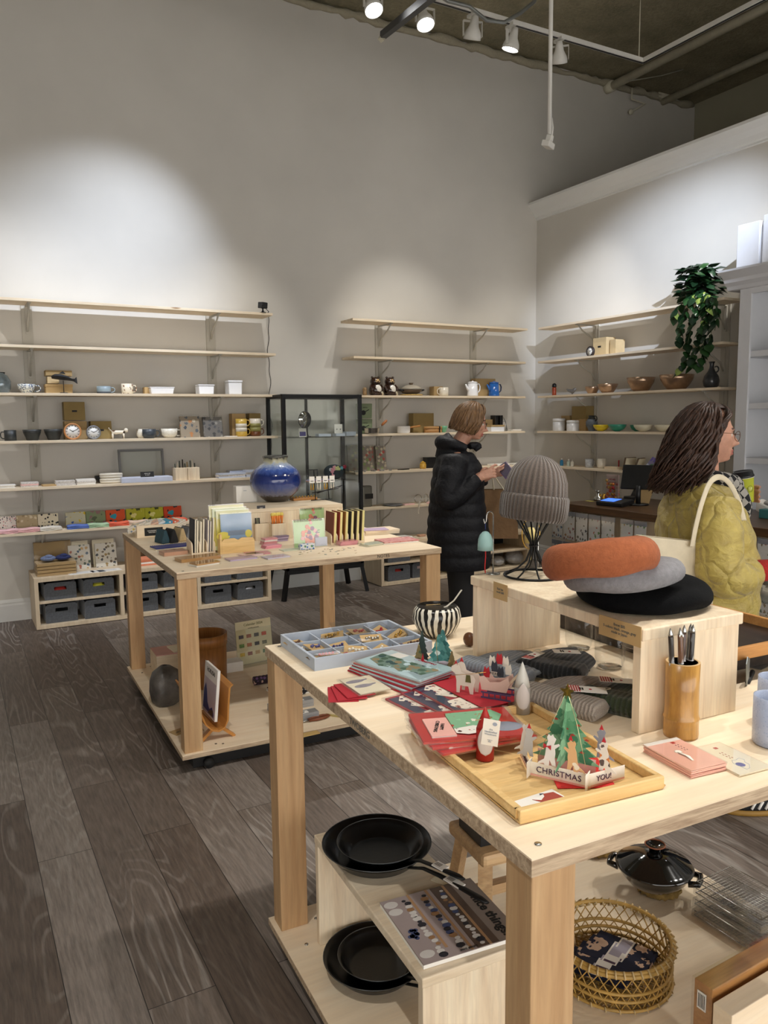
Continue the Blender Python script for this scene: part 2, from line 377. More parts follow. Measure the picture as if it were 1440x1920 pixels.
def lamp(x,y,aim,power,cone=60,blend=.6,col=(1,.96,.9),label=None,group=None):
    """track head: adapter and yoke hang from the track, can and lens tilt toward the aim"""
    t=thing('track_spotlight',label,'spotlight',(x,y,TZ),0,group)
    d=(Vector(aim)-Vector((x,y,TZ-.15))).normalized(); az=math.atan2(d.y,d.x)
    part('yoke',PWHITE,t,lambda q:(q.box(-.02,.02,-.05,.05,-.022,0),q.box(-.006,.006,-.006,.006,-.06,-.02),
        q.at((0,0,0),(0,0,az)).box(-.012,.012,-.075,.075,-.064,-.058),q.box(-.012,.012,-.078,-.074,-.17,-.058),q.box(-.012,.012,.074,.078,-.17,-.058)))
    q=d.to_track_quat('-Z','Y')
    h=part('lamp_can',PWHITE,t,lambda q:q.shell([(.022,.13),(.03,.10),(.038,.06),(.06,.02),(.066,.0),(.068,-.03)][::1],.003,28))
    h.location=(0,0,-.16); h.rotation_mode='QUATERNION'; h.rotation_quaternion=q
    l=part('lens',LENS,h,lambda q:q.lathe([(0,-.028),(.04,-.026),(.06,-.018),(.0601,-.012),(0,-.012)],28))
    ld=bpy.data.lights.new('spot','SPOT'); ld.energy=power; ld.spot_size=math.radians(cone); ld.spot_blend=blend; ld.color=col; ld.shadow_soft_size=.03
    lo=bpy.data.objects.new('bulb',ld); C.objects.link(lo); lo.parent=t; lo.location=Vector((0,0,-.16))+d*.05; lo.rotation_mode='QUATERNION'; lo.rotation_quaternion=q
    return t
COOL=(.74,.83,1.0); NEU=(1,.955,.89); WARM=(1,.90,.78)
wl=[(581,26,(2.2,YB,1.6),.55,44),(700,45,(3.0,3.6,.9),1.0,52),(797,72,(3.2,3.8,.9),1.0,52),(886,90,(4.2,YB,1.5),.6,50),(958,105,(3.6,6.3,.8),.6,60),(1048,127,(5.75,6.6,1.6),.5,52)]
nm=['third from the left, aimed down at the wall shelves','bright face turned toward the viewer, left of the black bar','bright face turned toward the viewer, right of the black bar','tilted toward the tall wall','hanging straight in its square yoke','nearest the room corner, beside the white drop pole']
for (px,py,aim,p,cone),n_ in zip(wl,nm):
    x=ony(px,py,TY).x; lamp(x,TY,aim,WALL_W*p*10,cone,.7,NEU,'white track spotlight, '+n_,'spotlights along the wall track')
lamp(ony(462,-6,TY).x,TY,(1.15,YB,2.45),WALL_W*14.5,64,1.0,COOL,'white track spotlight cut by the top edge of the picture','spotlights along the wall track')
lamp(.3,TY,(1.2,YB,1.2),WALL_W*5.5,60,.9,COOL,'white track spotlight above the left shelving','spotlights along the wall track')
lamp(-.9,TY,(.9,YB,1.0),WALL_W*7,60,.8,NEU,'white track spotlight at the far left','spotlights along the wall track')
for (y,aim,p,cone,c,n_) in [(3.2,(XR,5.4,1.4),14,50,NEU,'aimed at the bowls'),(2.4,(4.4,3.6,.9),6,60,NEU,'over the counter'),(1.0,(2.4,2.2,.9),7,50,NEU,'right of the tables')]:
    lamp(5.6,y,aim,WALL_W*p,cone,.8,c,'white track spotlight '+n_,'spotlights along the counter track')
for (x,aim,p,cone,n_) in [(-.6,(1.2,1.2,.6),9,48,'farthest left'),(.5,(1.3,3.9,.8),10,46,'aimed at the far table'),(1.6,(1.5,1.3,.9),8,44,'straight over the near table'),(2.6,(1.3,1.4,.9),11,46,'right of the near table'),(3.8,(1.9,3.9,.9),11,46,'crossing to the far table'),(4.6,(1.4,1.2,.9),9,40,'farthest right')]:
    lamp(x,1.0,aim,TABLE_W*p,cone,.8,NEU,'white track spotlight over the tables, '+n_,'spotlights on the track over the tables')
lamp(3.2,1.0,(XR,5.25,2.9),WALL_W*110,21,1.0,COOL,'white track spotlight throwing a cool pool on the wall over the corner shelves','spotlights on the track over the tables')
# ---------------------------------------------------------------- pipes and pole under the slab
p=ony(1150,160,6.9)
b=MB().tube([(p.x,YB-.03,p.z),(p.x,-2.5,p.z)],.045,14); b.tube([(p.x,YB-.0,p.z),(p.x,YB-.1,p.z)],.06,14)
tag(b.build('ceiling_pipe',PAINTED),'thick painted pipe running under the slab, left of the pair','pipe')
p=ony(1245,190,6.95)
b=MB().tube([(p.x,YB-.03,p.z),(p.x,-2.5,p.z)],.04,14); b.box(p.x-.1,p.x+.1,YB-.06,YB-.02,p.z+.03,p.z+.16)
tag(b.build('ceiling_pipe',PAINTED),'painted pipe running under the slab, right of the pair','pipe')
a=ony(1185,165,6.93);c_=ony(1210,195,6.93);e_=ony(1183,210,6.93)
b=MB().tube([a,a+Vector((0,0,-.12)),c_,e_],.013,8); b.ball(e_,.03,8)
tag(b.build('bent_conduit',PAINTED),'small bent conduit stub below the thick pipe','conduit')
a=ony(718,66,5.9);c_=ony(800,0,4.6); c_.z=min(c_.z,5.3)
b=MB().bar(a,a+(c_-a)*1.25,.05,.05); b.bar(a+Vector((-.02,0,-.04)),a+Vector((.03,0,.03)),.05,.04,1)
tag(b.build('diagonal_brace',[BLKM,PAINTED]),'black diagonal steel brace behind the spotlights','brace')
# flexible conduit
pts=[]
for px,py in ((770,-40),(840,2),(880,12),(912,38),(945,42),(975,25),(1002,3),(1010,-20)): pts.append(ony(px,py,5.0))
b=MB().tube(pts,.014,8); tag(b.build('flexible_conduit',mat('galvanised_steel','8f9290',.4,metal=.7)),'grey flexible conduit sagging behind the drop pole','conduit')
# thin loose cable across pipes
pts=[ony(px,py,6.4) for px,py in ((1440,25),(1400,50),(1352,90),(1300,125),(1240,142),(1180,152))]
b=MB().tube(pts,.006,6); tag(b.build('loose_cable',mat('grey_cable','8d8a7c',.6)),'thin loose cable crossing the ceiling pipes','cable')
# drop pole with sensor
PY=4.2; pt=ony(1024,0,PY); pb=ony(1030,262,PY)
t=thing('drop_pole','slender white pole dropping from the ceiling with a small box at its end','pole',(pb.x,PY,pb.z))
part('pole',PWHITE,t,lambda q:(q.tube([(0,0,.02),(0,0,ZC-pb.z)],.014,10),q.cyl((0,0,.85*(ZC-pb.z)),.05,.09,12),q.tube([(.02,0,.02),(.03,.0,.08),(.018,0,.14)],.006,6)))
part('sensor_box',PWHITE,t,lambda q:(q.at((0,0,0),(.25,0,.5)).box(-.05,.05,-.028,.028,-.05,-.012),q.box(-.02,.02,-.02,.02,-.012,.03)),bevel=.006)
# ================================================================ WALL SHELVING
SZ=[2.56,2.21,1.845,1.475,1.11,.755]; SF=6.70; SBK=6.955
def shelf_bay(x0,x1,ups,levels,skew,where,wall='back',y0=None,y1=None):
    for i in levels:
        z=SZ[i]; dx=skew.get(i,0)
        nm_=['topmost','second from top','third from top','fourth from top','fifth from top','lowest'][i]
        o=thing('wall_shelf','%s pine shelf of the %s, on painted brackets'%(nm_,where),'shelf',(0,0,0),0,'pine shelves of the '+where)
        if wall=='back': part('shelf_board',PINE,o,lambda q:q.box(x0-dx*.3,x1+dx,SF,SBK,z-.021,z),bevel=.0015)
        else: part('shelf_board',BIRCHY,o,lambda q:q.box(XR-.30,XR-.045,y0-dx,y1,z-.021,z),bevel=.0015)
        for u in ups:
            def br(q):
                if wall=='back':
                    q.box(u-.012,u+.012,SF+.02,YB-.012,z-.03,z-.0215); q.box(u-.012,u+.012,YB-.02,YB-.012,z-.24,z-.03)
                    q.tube([(u,SF+.05,z-.03),(u,SF+.11,z-.085),(u,YB-.06,z-.15),(u,YB-.018,z-.22)],.008,6)
                else:
                    q.box(XR-.28,XR-.012,u-.012,u+.012,z-.03,z-.0215); q.box(XR-.02,XR-.012,u-.012,u+.012,z-.24,z-.03)
                    q.tube([(XR-.25,u,z-.03),(XR-.19,u,z-.085),(XR-.06,u,z-.15),(XR-.018,u,z-.22)],.008,6)
            part('bracket',GREYW,o,br)
    for u in ups:
        b=MB()
        if wall=='back': b.box(u-.04,u+.04,YB-.012,YB,SZ[-1]-.25,SZ[0]-.005)
        else: b.box(XR-.012,XR,u-.04,u+.04,SZ[-1]-.25,SZ[0]-.005)
        k_=('left' if u==ups[0] else 'right')
        tag(b.build('wall_upright',GREYW),'flat painted upright strip, %s one behind the %s'%(k_,where),'upright','painted upright strips')
shelf_bay(.30,2.62,[.62,2.12],range(6),{0:-.02},'long left shelves')
shelf_bay(3.40,5.46,[3.83,4.98],range(6),{0:.02},'middle shelves beside the black cabinet')
shelf_bay(0,0,[6.05,4.52],range(5),{0:0},'corner shelves over the counter','right',4.32,6.60)
# ================================================================ LOW STORAGE UNITS
FELT=mat('grey_felt','585b60',.95,var=.18,vs=60,bmp=.3,bs=400,sheen=.3)
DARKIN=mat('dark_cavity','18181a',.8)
def felt_bin(px0,px1,z0,label,hole=None,front=6.575,h=.165,grp='grey felt storage bins'):
    w_=px1-px0; t=thing('felt_bin',label,'storage bin',((px0+px1)/2,front,z0),0,grp)
    def body(q):
        # front panel with slot: built as frame
        r=.018; hw=w_/2
        top=[(-hw,0),(hw,0),(hw,h-r),(hw-r,h),(-hw+r,h),(-hw,h-r)]
        sx=.046; s0=h-.062; s1=h-.034
        q.prism([(-hw,0),(hw,0),(hw,s0),(-hw,s0)],0,.006,plane='xz'); 
        q.prism([(-hw,s0),(-sx,s0),(-sx,s1),(-hw,s1)],0,.006,plane='xz'); q.prism([(sx,s0),(hw,s0),(hw,s1),(sx,s1)],0,.006,plane='xz')
        q.prism([(-hw,s1),(hw,s1),(hw,h-r),(hw-r,h),(-hw+r,h),(-hw,h-r)],0,.006,plane='xz')
        for s in (-1,1): q.box(min(s*hw,s*(hw-.005)),max(s*hw,s*(hw-.005)),.006,.33,0,h-.012)
        q.box(-hw+.005,hw-.005,.324,.33,0,h-.012); q.box(-hw+.005,hw-.005,.006,.324,0,.006)
    part('bin_body',FELT,t,body)
    if hole: part('contents',hole,t,lambda q:(q.ball((0,.05,h-.07),.055,6,sy=.5,sz=.6)))
    return t
def unit(x0,x1,bays,label):
    t=thing('storage_unit',label,'storage unit',(x0,6.55,0)); W=x1-x0; D=.44; H=.41
    part('top_panel',CABW,t,lambda q:q.box(0,W,0,D,H-.032,H),bevel=.002)
    part('bottom_panel',CABW,t,lambda q:q.box(0,W,0,D,0.004,.036),bevel=.002)
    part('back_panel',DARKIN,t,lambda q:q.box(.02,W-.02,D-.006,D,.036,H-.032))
    for k in range(bays+1):
        xx=(W-.03)*k/bays; part('side_panel',CABW,t,lambda q:q.box(xx,xx+.03,0,D-.007,.036,H-.032),bevel=.0015)
    for k in range(bays):
        xx=(W-.03)*k/bays+.03; ww=(W-.03)/bays-.03
        part('middle_shelf',CABW,t,lambda q:q.box(xx+.0005,xx+ww-.0005,.01,D-.01,.203,.221),bevel=.001)
    return t
unit(.515,2.46,3,'long low pale wood storage unit with grey bins under the left shelves')
RF=mat('red_fabric','b02a20',.8); YF=mat('yellow_fabric','c8c23a',.8); SF_=mat('silver_wrap','c9cdd6',.3,metal=.6)
wb=(2.46-.515-.03)/3
names=['left','middle','right']
for k in range(3):
    xa=.515+.03+wb*k
    for j in range(2):
        for r in range(2):
            h={ (0,0,1):RF,(0,1,1):YF,(2,1,0):SF_}.get((k,j,r))
            x0=xa+.045+j*.29; lab='grey felt bin, %s %s in the %s bay of the long low unit'%(['bottom','top'][r],['left','right'][j],names[k])
            
            felt_bin(x0,x0+.235,[.037,.222][r]+.0003,lab,h,6.575+random.uniform(0,.02),.135 if r==1 else .15)
unit(3.59,5.42,3,'low pale wood storage unit with bins and folders behind the woman in the black coat')
felt_bin(3.68,3.93,.0375,'lower grey felt bin just right of the black display cabinet',RF,6.58,.15,'bins under the middle shelves')
felt_bin(3.68,3.93,.2225,'upper grey felt bin just right of the black display cabinet',None,6.58,.13,'bins under the middle shelves')
felt_bin(3.97,4.17,.0375,'grey felt bin with a bright handle slot, behind the far table leg',mat('pink_wrap','d6b8b0',.5),6.60,.15,'bins under the middle shelves')
b=MB()
for k in range(9): b.at((4.42+k*.02,6.6,.038),(0,.12,0)).box(0,.008,0,.28,0,.16,k%2)
tag(b.build('paper_folders',[mat('yellow_folder','c9c58a',.7),mat('green_folder','a8b27a',.7)]),'yellow and green paper folders leaning in the middle low unit','folders')
# wrapped bundles in the low unit
WRAP=mat('wrapped_white','c9cbd0',.35,bmp=1,bs=14,bd=.03)
q0=ony(975,1045,6.60)
for dx,r,lab in ((0,.095,'plastic-wrapped white bundle on the low unit shelf, larger right one'),(-.23,.07,'plastic-wrapped white bundle on the low unit shelf, smaller left one')):
    t=thing('plastic_bundle',lab,'bundle',(q0.x+dx,6.70,.0365),0,'plastic-wrapped bundles in the low unit')
    part('bundle',WRAP,t,lambda q:q.ball((0,0,r*.75+.001),r,12,sx=1.15,sz=.75))
    def crump(q):
        random.seed(5); q.lathe([(0,0),(r*1.1,.004),(r*1.3,r*.6),(r*1.15,r*1.2),(r*.6,r*1.6),(0,r*1.65)],22,fn=lambda a,z:1+.09*math.sin(5*a+z*60)+.05*math.sin(11*a))
    part('plastic_wrap',CLEAR,t,crump)
# ================================================================ BLACK DISPLAY CABINET
def cabinet():
    x0,x1,y0,y1,H=2.575,3.36,6.47,6.87,1.84
    t=thing('glass_cabinet','black metal display cabinet with glass sides and glass shelves between the wall shelves','display cabinet',((x0+x1)/2,(y0+y1)/2,0))
    hx=(x1-x0)/2; hy=(y1-y0)/2; w_=.032; zb=.27
    def fr(q):
        for sx in (-1,1):
            for sy in (-1,1):
                cx=sx*(hx-w_/2); cy=sy*(hy-w_/2); q.box(cx-w_/2,cx+w_/2,cy-w_/2,cy+w_/2,zb,H)
        for z in (zb,H-w_):
            for s in (-1,1): q.box(-hx,hx,s*(hy-w_/2)-w_/2,s*(hy-w_/2)+w_/2,z,z+w_); q.box(s*(hx-w_/2)-w_/2,s*(hx-w_/2)+w_/2,-hy,hy,z,z+w_)
        q.box(-.012,.012,hy-.025,hy-.005,zb,H)
    part('frame',BLKM,t,fr,bevel=.002)
    for sx in (-1,1):
        for sy in (-1,1): part('leg',BLKM,t,lambda q:q.bar((sx*(hx-.02),sy*(hy-.02),zb),(sx*(hx+.03),sy*(hy-.0),.0),.035,.035))
    part('leg_rail',BLKM,t,lambda q:(q.box(-hx,hx,-hy,-hy+.03,.235,.269),q.box(-hx,hx,hy-.03,hy,.235,.269)))
    part('floor_panel',BLKM,t,lambda q:q.box(-hx+w_,hx-w_,-hy+w_,hy-w_,zb+.002,zb+.02))
    part('top_glass',PGLASS,t,lambda q:q.box(-hx+w_,hx-w_,-hy+w_,hy-w_,H-.012,H-.006))
    for z in (1.462,1.057,.66): part('glass_shelf',PGLASS,t,lambda q:q.box(-hx+w_+.002,hx-w_-.002,-hy+w_,hy-w_,z-.006,z))
    for s in (-1,1): part('side_glass',PGLASS,t,lambda q:q.box(s*(hx-.014)-.002,s*(hx-.014)+.002,-hy+w_,hy-w_,zb+w_,H-w_))
    part('back_glass',PGLASS,t,lambda q:q.box(-hx+w_,hx-w_,hy-.004,hy-.001,zb+w_,H-w_))
    part('glass_door',PGLASS,t,lambda q:q.box(-hx+w_,hx-w_,-hy+.006,-hy+.010,zb+w_,H-w_))
    return t
cabinet()
# ================================================================ WHITE BUILT-IN
def builtin():
    X=5.40; y1=4.07; y0=1.8
    t=thing('white_bookcase','tall white built-in shelving with grey backs at the right edge','bookcase',(X,y1,0))
    WP=mat('white_satin_paint','d9dade',.5,var=.015); GB=mat('grey_green_back','6f726b',.8,var=.03)
    D=XR-X-.012; L=y1-y0
    part('side_stile',WP,t,lambda q:(q.box(0,.02,-.1,0,0,2.57),q.box(.02,D,-.03,0,0,2.57)),bevel=.002)
    part('back_board',GB,t,lambda q:q.box(D-.012,D,-L,-.03,0,2.57))
    for z in (2.10,1.705,1.285): part('shelf',WP,t,lambda q:q.box(.0205,D-.013,-L,-.031,z-.045,z),bevel=.002)
    part('top_rail',WP,t,lambda q:q.box(0,.02,-L,-.1002,2.53,2.57))
    part('crown',WP,t,lambda q:q.prism([(D,2.57),(0,2.57),(-.015,2.575),(-.03,2.60),(-.06,2.625),(-.07,2.65),(-.13,2.70),(-.13,2.715),(D,2.715)],-L,.10,plane='xz'))
    part('lower_cupboard',WP,t,lambda q:q.box(.0,D-.013,-L,-.1012,.0,.86))
    part('upper_panel',WP,t,lambda q:(q.box(.02,D,-.13,.06,2.716,3.06),q.box(.02,D,-L,-.16,2.716,3.09),q.box(.05,D,-.165,-.125,2.716,3.06)),bevel=.003)
    return t
builtin()
# ================================================================ COUNTER
CT=.93
ca=onz(1062.6,941,CT); cb_=onz(1440,993,CT)
def counter():
    X=(ca.x+cb_.x)/2; Y1=ca.y; Y0=1.7
    t=thing('service_counter','dark wood topped service counter with sticker racks on its front','counter',(X,Y1,0))
    DW=wood('dark_walnut',(.22,.15,.09),(.36,.25,.15),'y',.8,.35)
    part('countertop',DW,t,lambda q:q.box(-.03,.80,-(Y1-Y0),.0,CT-.055,CT),bevel=.004)
    part('counter_body',CABW,t,lambda q:q.box(.02,.75,-(Y1-Y0),-.03,0,CT-.056))
    return t,X,Y1,Y0
ct,CX,CY1,CY0=counter()
# ================================================================ DISPLAY TABLES
TH=.94
def display_table(name,label,loc,rz,Lx,Ly,zs,lip=.0):
    t=thing(name,label,'table',(loc[0],loc[1],0),rz)
    part('tabletop',[BIRCH,PLYE],t,lambda q:(q.box(0,Lx,0,Ly,TH-.003,TH,0),q.box(0,Lx,0,Ly,TH-.030,TH-.003,1)))
    w_=.085
    for ix in (0,1):
        for iy in (0,1):
            x=ix*(Lx-w_)+(.004 if ix==0 else -.004); y=iy*(Ly-w_*.8)+(.004 if iy==0 else -.004)
            part('leg',LEGW,t,lambda q:q.box(x,x+w_,y,y+w_*.8,zs,TH-.030),bevel=.002)
    part('lower_shelf',[BIRCH,PLYE],t,lambda q:(q.box(-.01,Lx+.01,-.012,Ly+.012,zs-.003,zs,0),q.box(-.01,Lx+.01,-.012,Ly+.012,zs-.022,zs-.003,1)))
    part('plinth',BLACK,t,lambda q:q.box(.05,Lx-.05,.045,Ly-.045,.008,zs-.0225))
    for xx in (.12,Lx-.12):
        for yy in (.03,Ly-.03): part('caster',mat('dark_rubber','202020',.6),t,lambda q:q.at((xx,yy,.025),(PI/2,0,0)).cyl((0,0,-.01),.0245,.02,14))
    part('bolts',STEEL,t,lambda q:[q.cyl((a,b_,z),.006,.0015,10) for a,b_,z in ((.035,.03,TH),(.035,Ly-.03,TH),(.16,.05,zs),(.19,.035,zs),(.05,Ly-.16,zs),(.12,Ly-.06,zs),(.17,Ly-.03,zs))])
    return t
fa=onz(331,1074.6,TH); RZF=math.radians(-1.79)
na=onz(997,1611.6,TH); RZN=math.radians(-2.46)
FTL,FTW=1.37,1.47
farT=display_table('display_table','pale plywood display table farther back, covered with stationery and a blue vase',fa,RZF,FTL,FTW,.10)
nearT=display_table('display_table','pale plywood display table in the foreground with Christmas cards and hats',na,RZN,1.36,1.29,.07)
ZF,ZN=.10,.07
# ================================================================ THINGS ON THE WALL SHELVES
class P:  # a place on a shelf; u = metres per photo pixel there
    def __init__(s,loc,rz=0): s.loc=Vector(loc); s.rz=rz; s.u=mpp(s.loc)
def SB(px,lv,Y=6.83):            # on a back-wall shelf
    z=SZ[lv]; y=700
    for _ in range(4):
        p=ony(px,y,Y); d=p-Vector((0,0,HC)); q=Vector((p.x,Y,z)); y=960-FP*((q-Vector((0,0,HC))).dot(cU)/(q-Vector((0,0,HC))).dot(cF))
    return P((p.x,Y,z+.0003))
def SR(px,lv,X=5.69,z=None):             # on a right-wall shelf
    z=SZ[lv] if z is None else z; y=700
    for _ in range(4):
        p=onx(px,y,X); q=Vector((X,p.y,z)); y=960-FP*((q-Vector((0,0,HC))).dot(cU)/(q-Vector((0,0,HC))).dot(cF))
    return P((X,p.y,z+.0003),-PI/2)
def lift(p,dz): return P(p.loc+Vector((0,0,dz)),p.rz)
def box_thing(name,label,cat,p,w,d,h,m,rz=0,group=None,lid=None,bev=.002,px=True,decal=None):
    if px: w*=p.u; h*=p.u
    t=thing(name,label,cat,p.loc,p.rz+rz,group)
    part('box_body',m,t,lambda q:q.box(-w/2,w/2,-d/2,d/2,0,h*(.72 if lid else 1)),bevel=bev)
    if lid: part('lid',lid,t,lambda q:q.box(-w/2-.003,w/2+.003,-d/2-.003,d/2+.003,h*.72,h),bevel=bev)
    if decal: part('printed_mark',decal,t,lambda q:q.box(-w*.12,w*.12,-d/2-.0008,-d/2,h*.45,h*.55))
    return t
def handle_ring(q,x,z,w,h,r,side=1,y=0,m=0):
    q.tube([(x+side*(-.004),y,z+h/2),(x+side*w*.7,y,z+h/2),(x+side*w,y,z+h*.2),(x+side*w*.95,y,z-h*.25),(x+side*w*.5,y,z-h*.5),(x-side*.004,y,z-h*.5)],r,8,m)
def mug(label,p,w,h,m,hd=1,group=None,prof=None,band=None,lip=None):
    r=w*p.u/2; h=h*p.u; t=thing('mug',label,'mug',p.loc,p.rz,group)
    prof=prof or [(.86,0),(1,.1),(1,1)]
    part('cup',m,t,lambda q:q.shell([(a*r,z*h) for a,z in prof],.003,28))
    if hd: part('handle',m,t,lambda q:handle_ring(q,hd*r*.96,h*.52,r*.62,h*.62,.0045,hd))
    if band: part('glaze_band',band[0],t,lambda q:q.lathe([(r*1.004,h*band[1]),(r*1.004,h*band[2])],28))
    return t
def bowl(label,p,w,h,m,group=None,inner=None,name='bowl',foot=.45):
    r=w*p.u/2; h=h*p.u; t=thing(name,label,'bowl',p.loc,p.rz,group)
    part('bowl_wall',m,t,lambda q:q.shell([(r*foot,0),(r*(foot+.05),h*.06),(r*.72,h*.3),(r*.92,h*.68),(r,h)],.0035,36))
    if inner: part('inside_glaze',inner,t,lambda q:q.lathe([(0,h*.12),(r*.5,h*.14),(r*.7,h*.36),(r*.88,h*.7),(r*.955,h*.97)],36))
    return t
NAVYG=mat('blue_glaze','55708f',.2,coat=.4,var=.2,vs=40)
DKG=mat('dark_stoneware','2a2c2a',.45,var=.4,vs=30)
SPK=spots('speckled_glaze','e9e4d6',['7a6a50','b8ad95'],160,.22,.3)
BRN=mat('brown_glaze','6b3d1e',.3,coat=.3,var=.2)
YEL=mat('mustard_glaze','cda947',.3,coat=.3); OLV=mat('olive_glaze','8e8a4e',.35); 
SLATE=mat('slate_glaze','3d444b',.4,var=.15); GRB=mat('grey_blue_glaze','8fa0a8',.3,coat=.3,var=.12)
# --- third from top, left bay
p=SB(3,2); t=thing('glass_vase','clear bluish ribbed glass vase at the left end of the shelf','vase',p.loc)
part('vase_wall',realglass('blue_glass',(.72,.82,.9,1)),t,lambda q:q.shell([(.05,0),(.068,.03),(.072,.09),(.05,.135),(.03,.145),(.034,.16)],.003,30,fn=lambda a,z:1+.015*math.cos(14*a)))
PAT=spots('blue_pattern_glaze','dcdcd2',['2f466e','41587a'],90,.42,.25)
mug('white cup with dark blue pattern, near the left end of the shelf',SB(50,2),31,17,PAT,1,prof=[(.45,0),(.6,.1),(.9,.5),(1,1)])
box_thing('kraft_box','wide lidded kraft box under the black fish','box',SB(110,2,6.86),46,.13,17,KRAFT,lid=KRAFT)
box_thing('kraft_box','small light kraft box stacked behind the black fish','box',lift(SB(100,2,6.86),17*.0046),20,.1,13,mat('pale_kraft','cdb58a',.8))
box_thing('kraft_box','flat brown kraft box on top of the stack behind the fish','box',lift(SB(111,2,6.86),30.3*.0046),46,.11,10,KRAFTD)
p=SB(120,2,6.76); FISH=mat('matte_black_carving','17191c',.6)
t=thing('fish_figure','black carved fish figure on a small stand before kraft boxes','figurine',p.loc)
part('fish_body',FISH,t,lambda q:(q.tube([(-.085,0,.125),(-.06,0,.13),(-.02,0,.128),(.03,0,.118),(.06,0,.108),(.085,0,.104)],[.018,.032,.036,.028,.016,.018],12,flat=.55),
   q.prism([(.07,.10),(.10,.13),(.105,.075)],-.006,.006,plane='xz'),q.prism([(-.03,.155),(.02,.15),(0,.175)],-.004,.004,plane='xz')))
part('fish_eye',mat('grey_eye','777b80',.5),t,lambda q:q.ball((-.062,-.018,.135),.006,6))
part('stand',BLACK,t,lambda q:(q.cyl((0,0,0),.03,.006,16),q.tube([(0,0,.0),(0,0,.1)],.003,6)))
mug('pale grey-blue handled cup with a dark foot, in mid shelf',SB(195,2),25,14,GRB,1,prof=[(.8,0),(1,.15),(1,1)],band=(SLATE,.0,.28))
mug('cream mug with brown brush marks and ring handle',SB(239,2),21,19,spots('brown_brush_glaze','e6dcc6',['6b3c1d','7a4a26'],34,.36,.3),1)
box_thing('kraft_box','small kraft box beside the long white enamel tub','box',SB(277,2,6.88),14,.08,13,KRAFT)
def tub(label,p,w,d,h,wide=.0):
    w*=p.u;h*=p.u; t=thing('enamel_container',label,'container',p.loc,p.rz,'white enamel containers')
    part('tub_body',WHITE,t,lambda q:q.add([(-w/2+wide,-d/2,0),(w/2-wide,-d/2,0),(w/2-wide,d/2,0),(-w/2+wide,d/2,0),(-w/2,-d/2-wide/2,h*.86),(w/2,-d/2-wide/2,h*.86),(w/2,d/2+wide/2,h*.86),(-w/2,d/2+wide/2,h*.86)],[(0,3,2,1),(4,5,6,7),(0,1,5,4),(1,2,6,5),(2,3,7,6),(3,0,4,7)]),bevel=.006)
    part('lid',WHITE,t,lambda q:q.box(-w/2-.004,w/2+.004,-d/2-.006,d/2+.006,h*.865,h),bevel=.004); return t
tub('long low white enamel tub with rolled rim',SB(302,2),44,.11,13,.01)
tub('square white enamel container with flat lid, shorter of two',SB(384,2),29,.12,18,.004)
tub('square white enamel container with flat lid, taller and farthest right',SB(438,2),26,.12,26,.004)
# --- fourth from top, left bay
mug('dark charcoal mug with left-hand handle at the shelf end',SB(20,3),21,20,DKG,-1,prof=[(.95,0),(1,.05),(1,1)])
bowl('dark charcoal bowl, left of two alike',SB(61,3),33,20,DKG,'dark bowls',foot=.6)
bowl('dark charcoal bowl, right of two alike beside the orange clock',SB(101,3),33,20,DKG,'dark bowls',foot=.6)
def clock(label,p,dia,rim):
    r=dia*p.u/2; t=thing('clock',label,'clock',p.loc+Vector((0,0,0)),p.rz)
    face=mat('clock_face','eeede8',.5)
    part('clock_rim',rim,t,lambda q:q.at((0,0,r),(PI/2-.1,0,0)).lathe([(0,-.03),(r*.9,-.03),(r,-.022),(r,.012),(r*.86,.016),(r*.84,.006),(0,.006)],36))
    f=part('clock_face',face,t,lambda q:q.at((0,0,r),(PI/2-.1,0,0)).cyl((0,0,.0065),r*.83,.001,32))
    def marks(q):
        for k in range(12):
            a=k*PI/6; q.at((0,0,r),(PI/2-.1,0,0)); q.M=q.M@Matrix.Rotation(a,4,'Z'); q.box(-r*.035,r*.035,r*.62,r*.78,.0078,.0084)
    part('hour_marks',INK,t,marks)
    for nm_,a,l in (('hour_hand',1.05,.42),('minute_hand',-1.15,.62)):
        def h(q): q.at((0,0,r),(PI/2-.1,0,0)); q.M=q.M@Matrix.Rotation(a,4,'Z'); q.box(-r*.03,r*.03,-r*.1,r*l,.0088,.0094)
        part(nm_,INK,t,h)
    return t
clock('round clock with orange wooden rim and white numbered face',SB(137,3,6.76),31,mat('orange_wood','c98a52',.5))
clock('round clock with grey metal rim and white face',SB(176,3,6.76),26,mat('pewter','8a8c90',.35,metal=.6))
box_thing('kraft_box','olive kraft box standing behind the orange clock, lower','box',SB(142,3,6.89),39,.1,34,KRAFTD)
box_thing('kraft_box','olive kraft box with a small dark mark, topmost behind the orange clock','box',lift(SB(141,3,6.89),34.2*.00455),37,.1,34,mat('olive_kraft','8f7a4c',.85),decal=INK)
box_thing('kraft_box','square olive kraft box behind the grey-rimmed clock','box',SB(189,3,6.89),37,.1,33,mat('olive_kraft','8f7a4c'),decal=INK)
COW=spots('brown_patch_glaze','e8dfcc',['5b3a20','3d2a1c'],26,.4,.4)
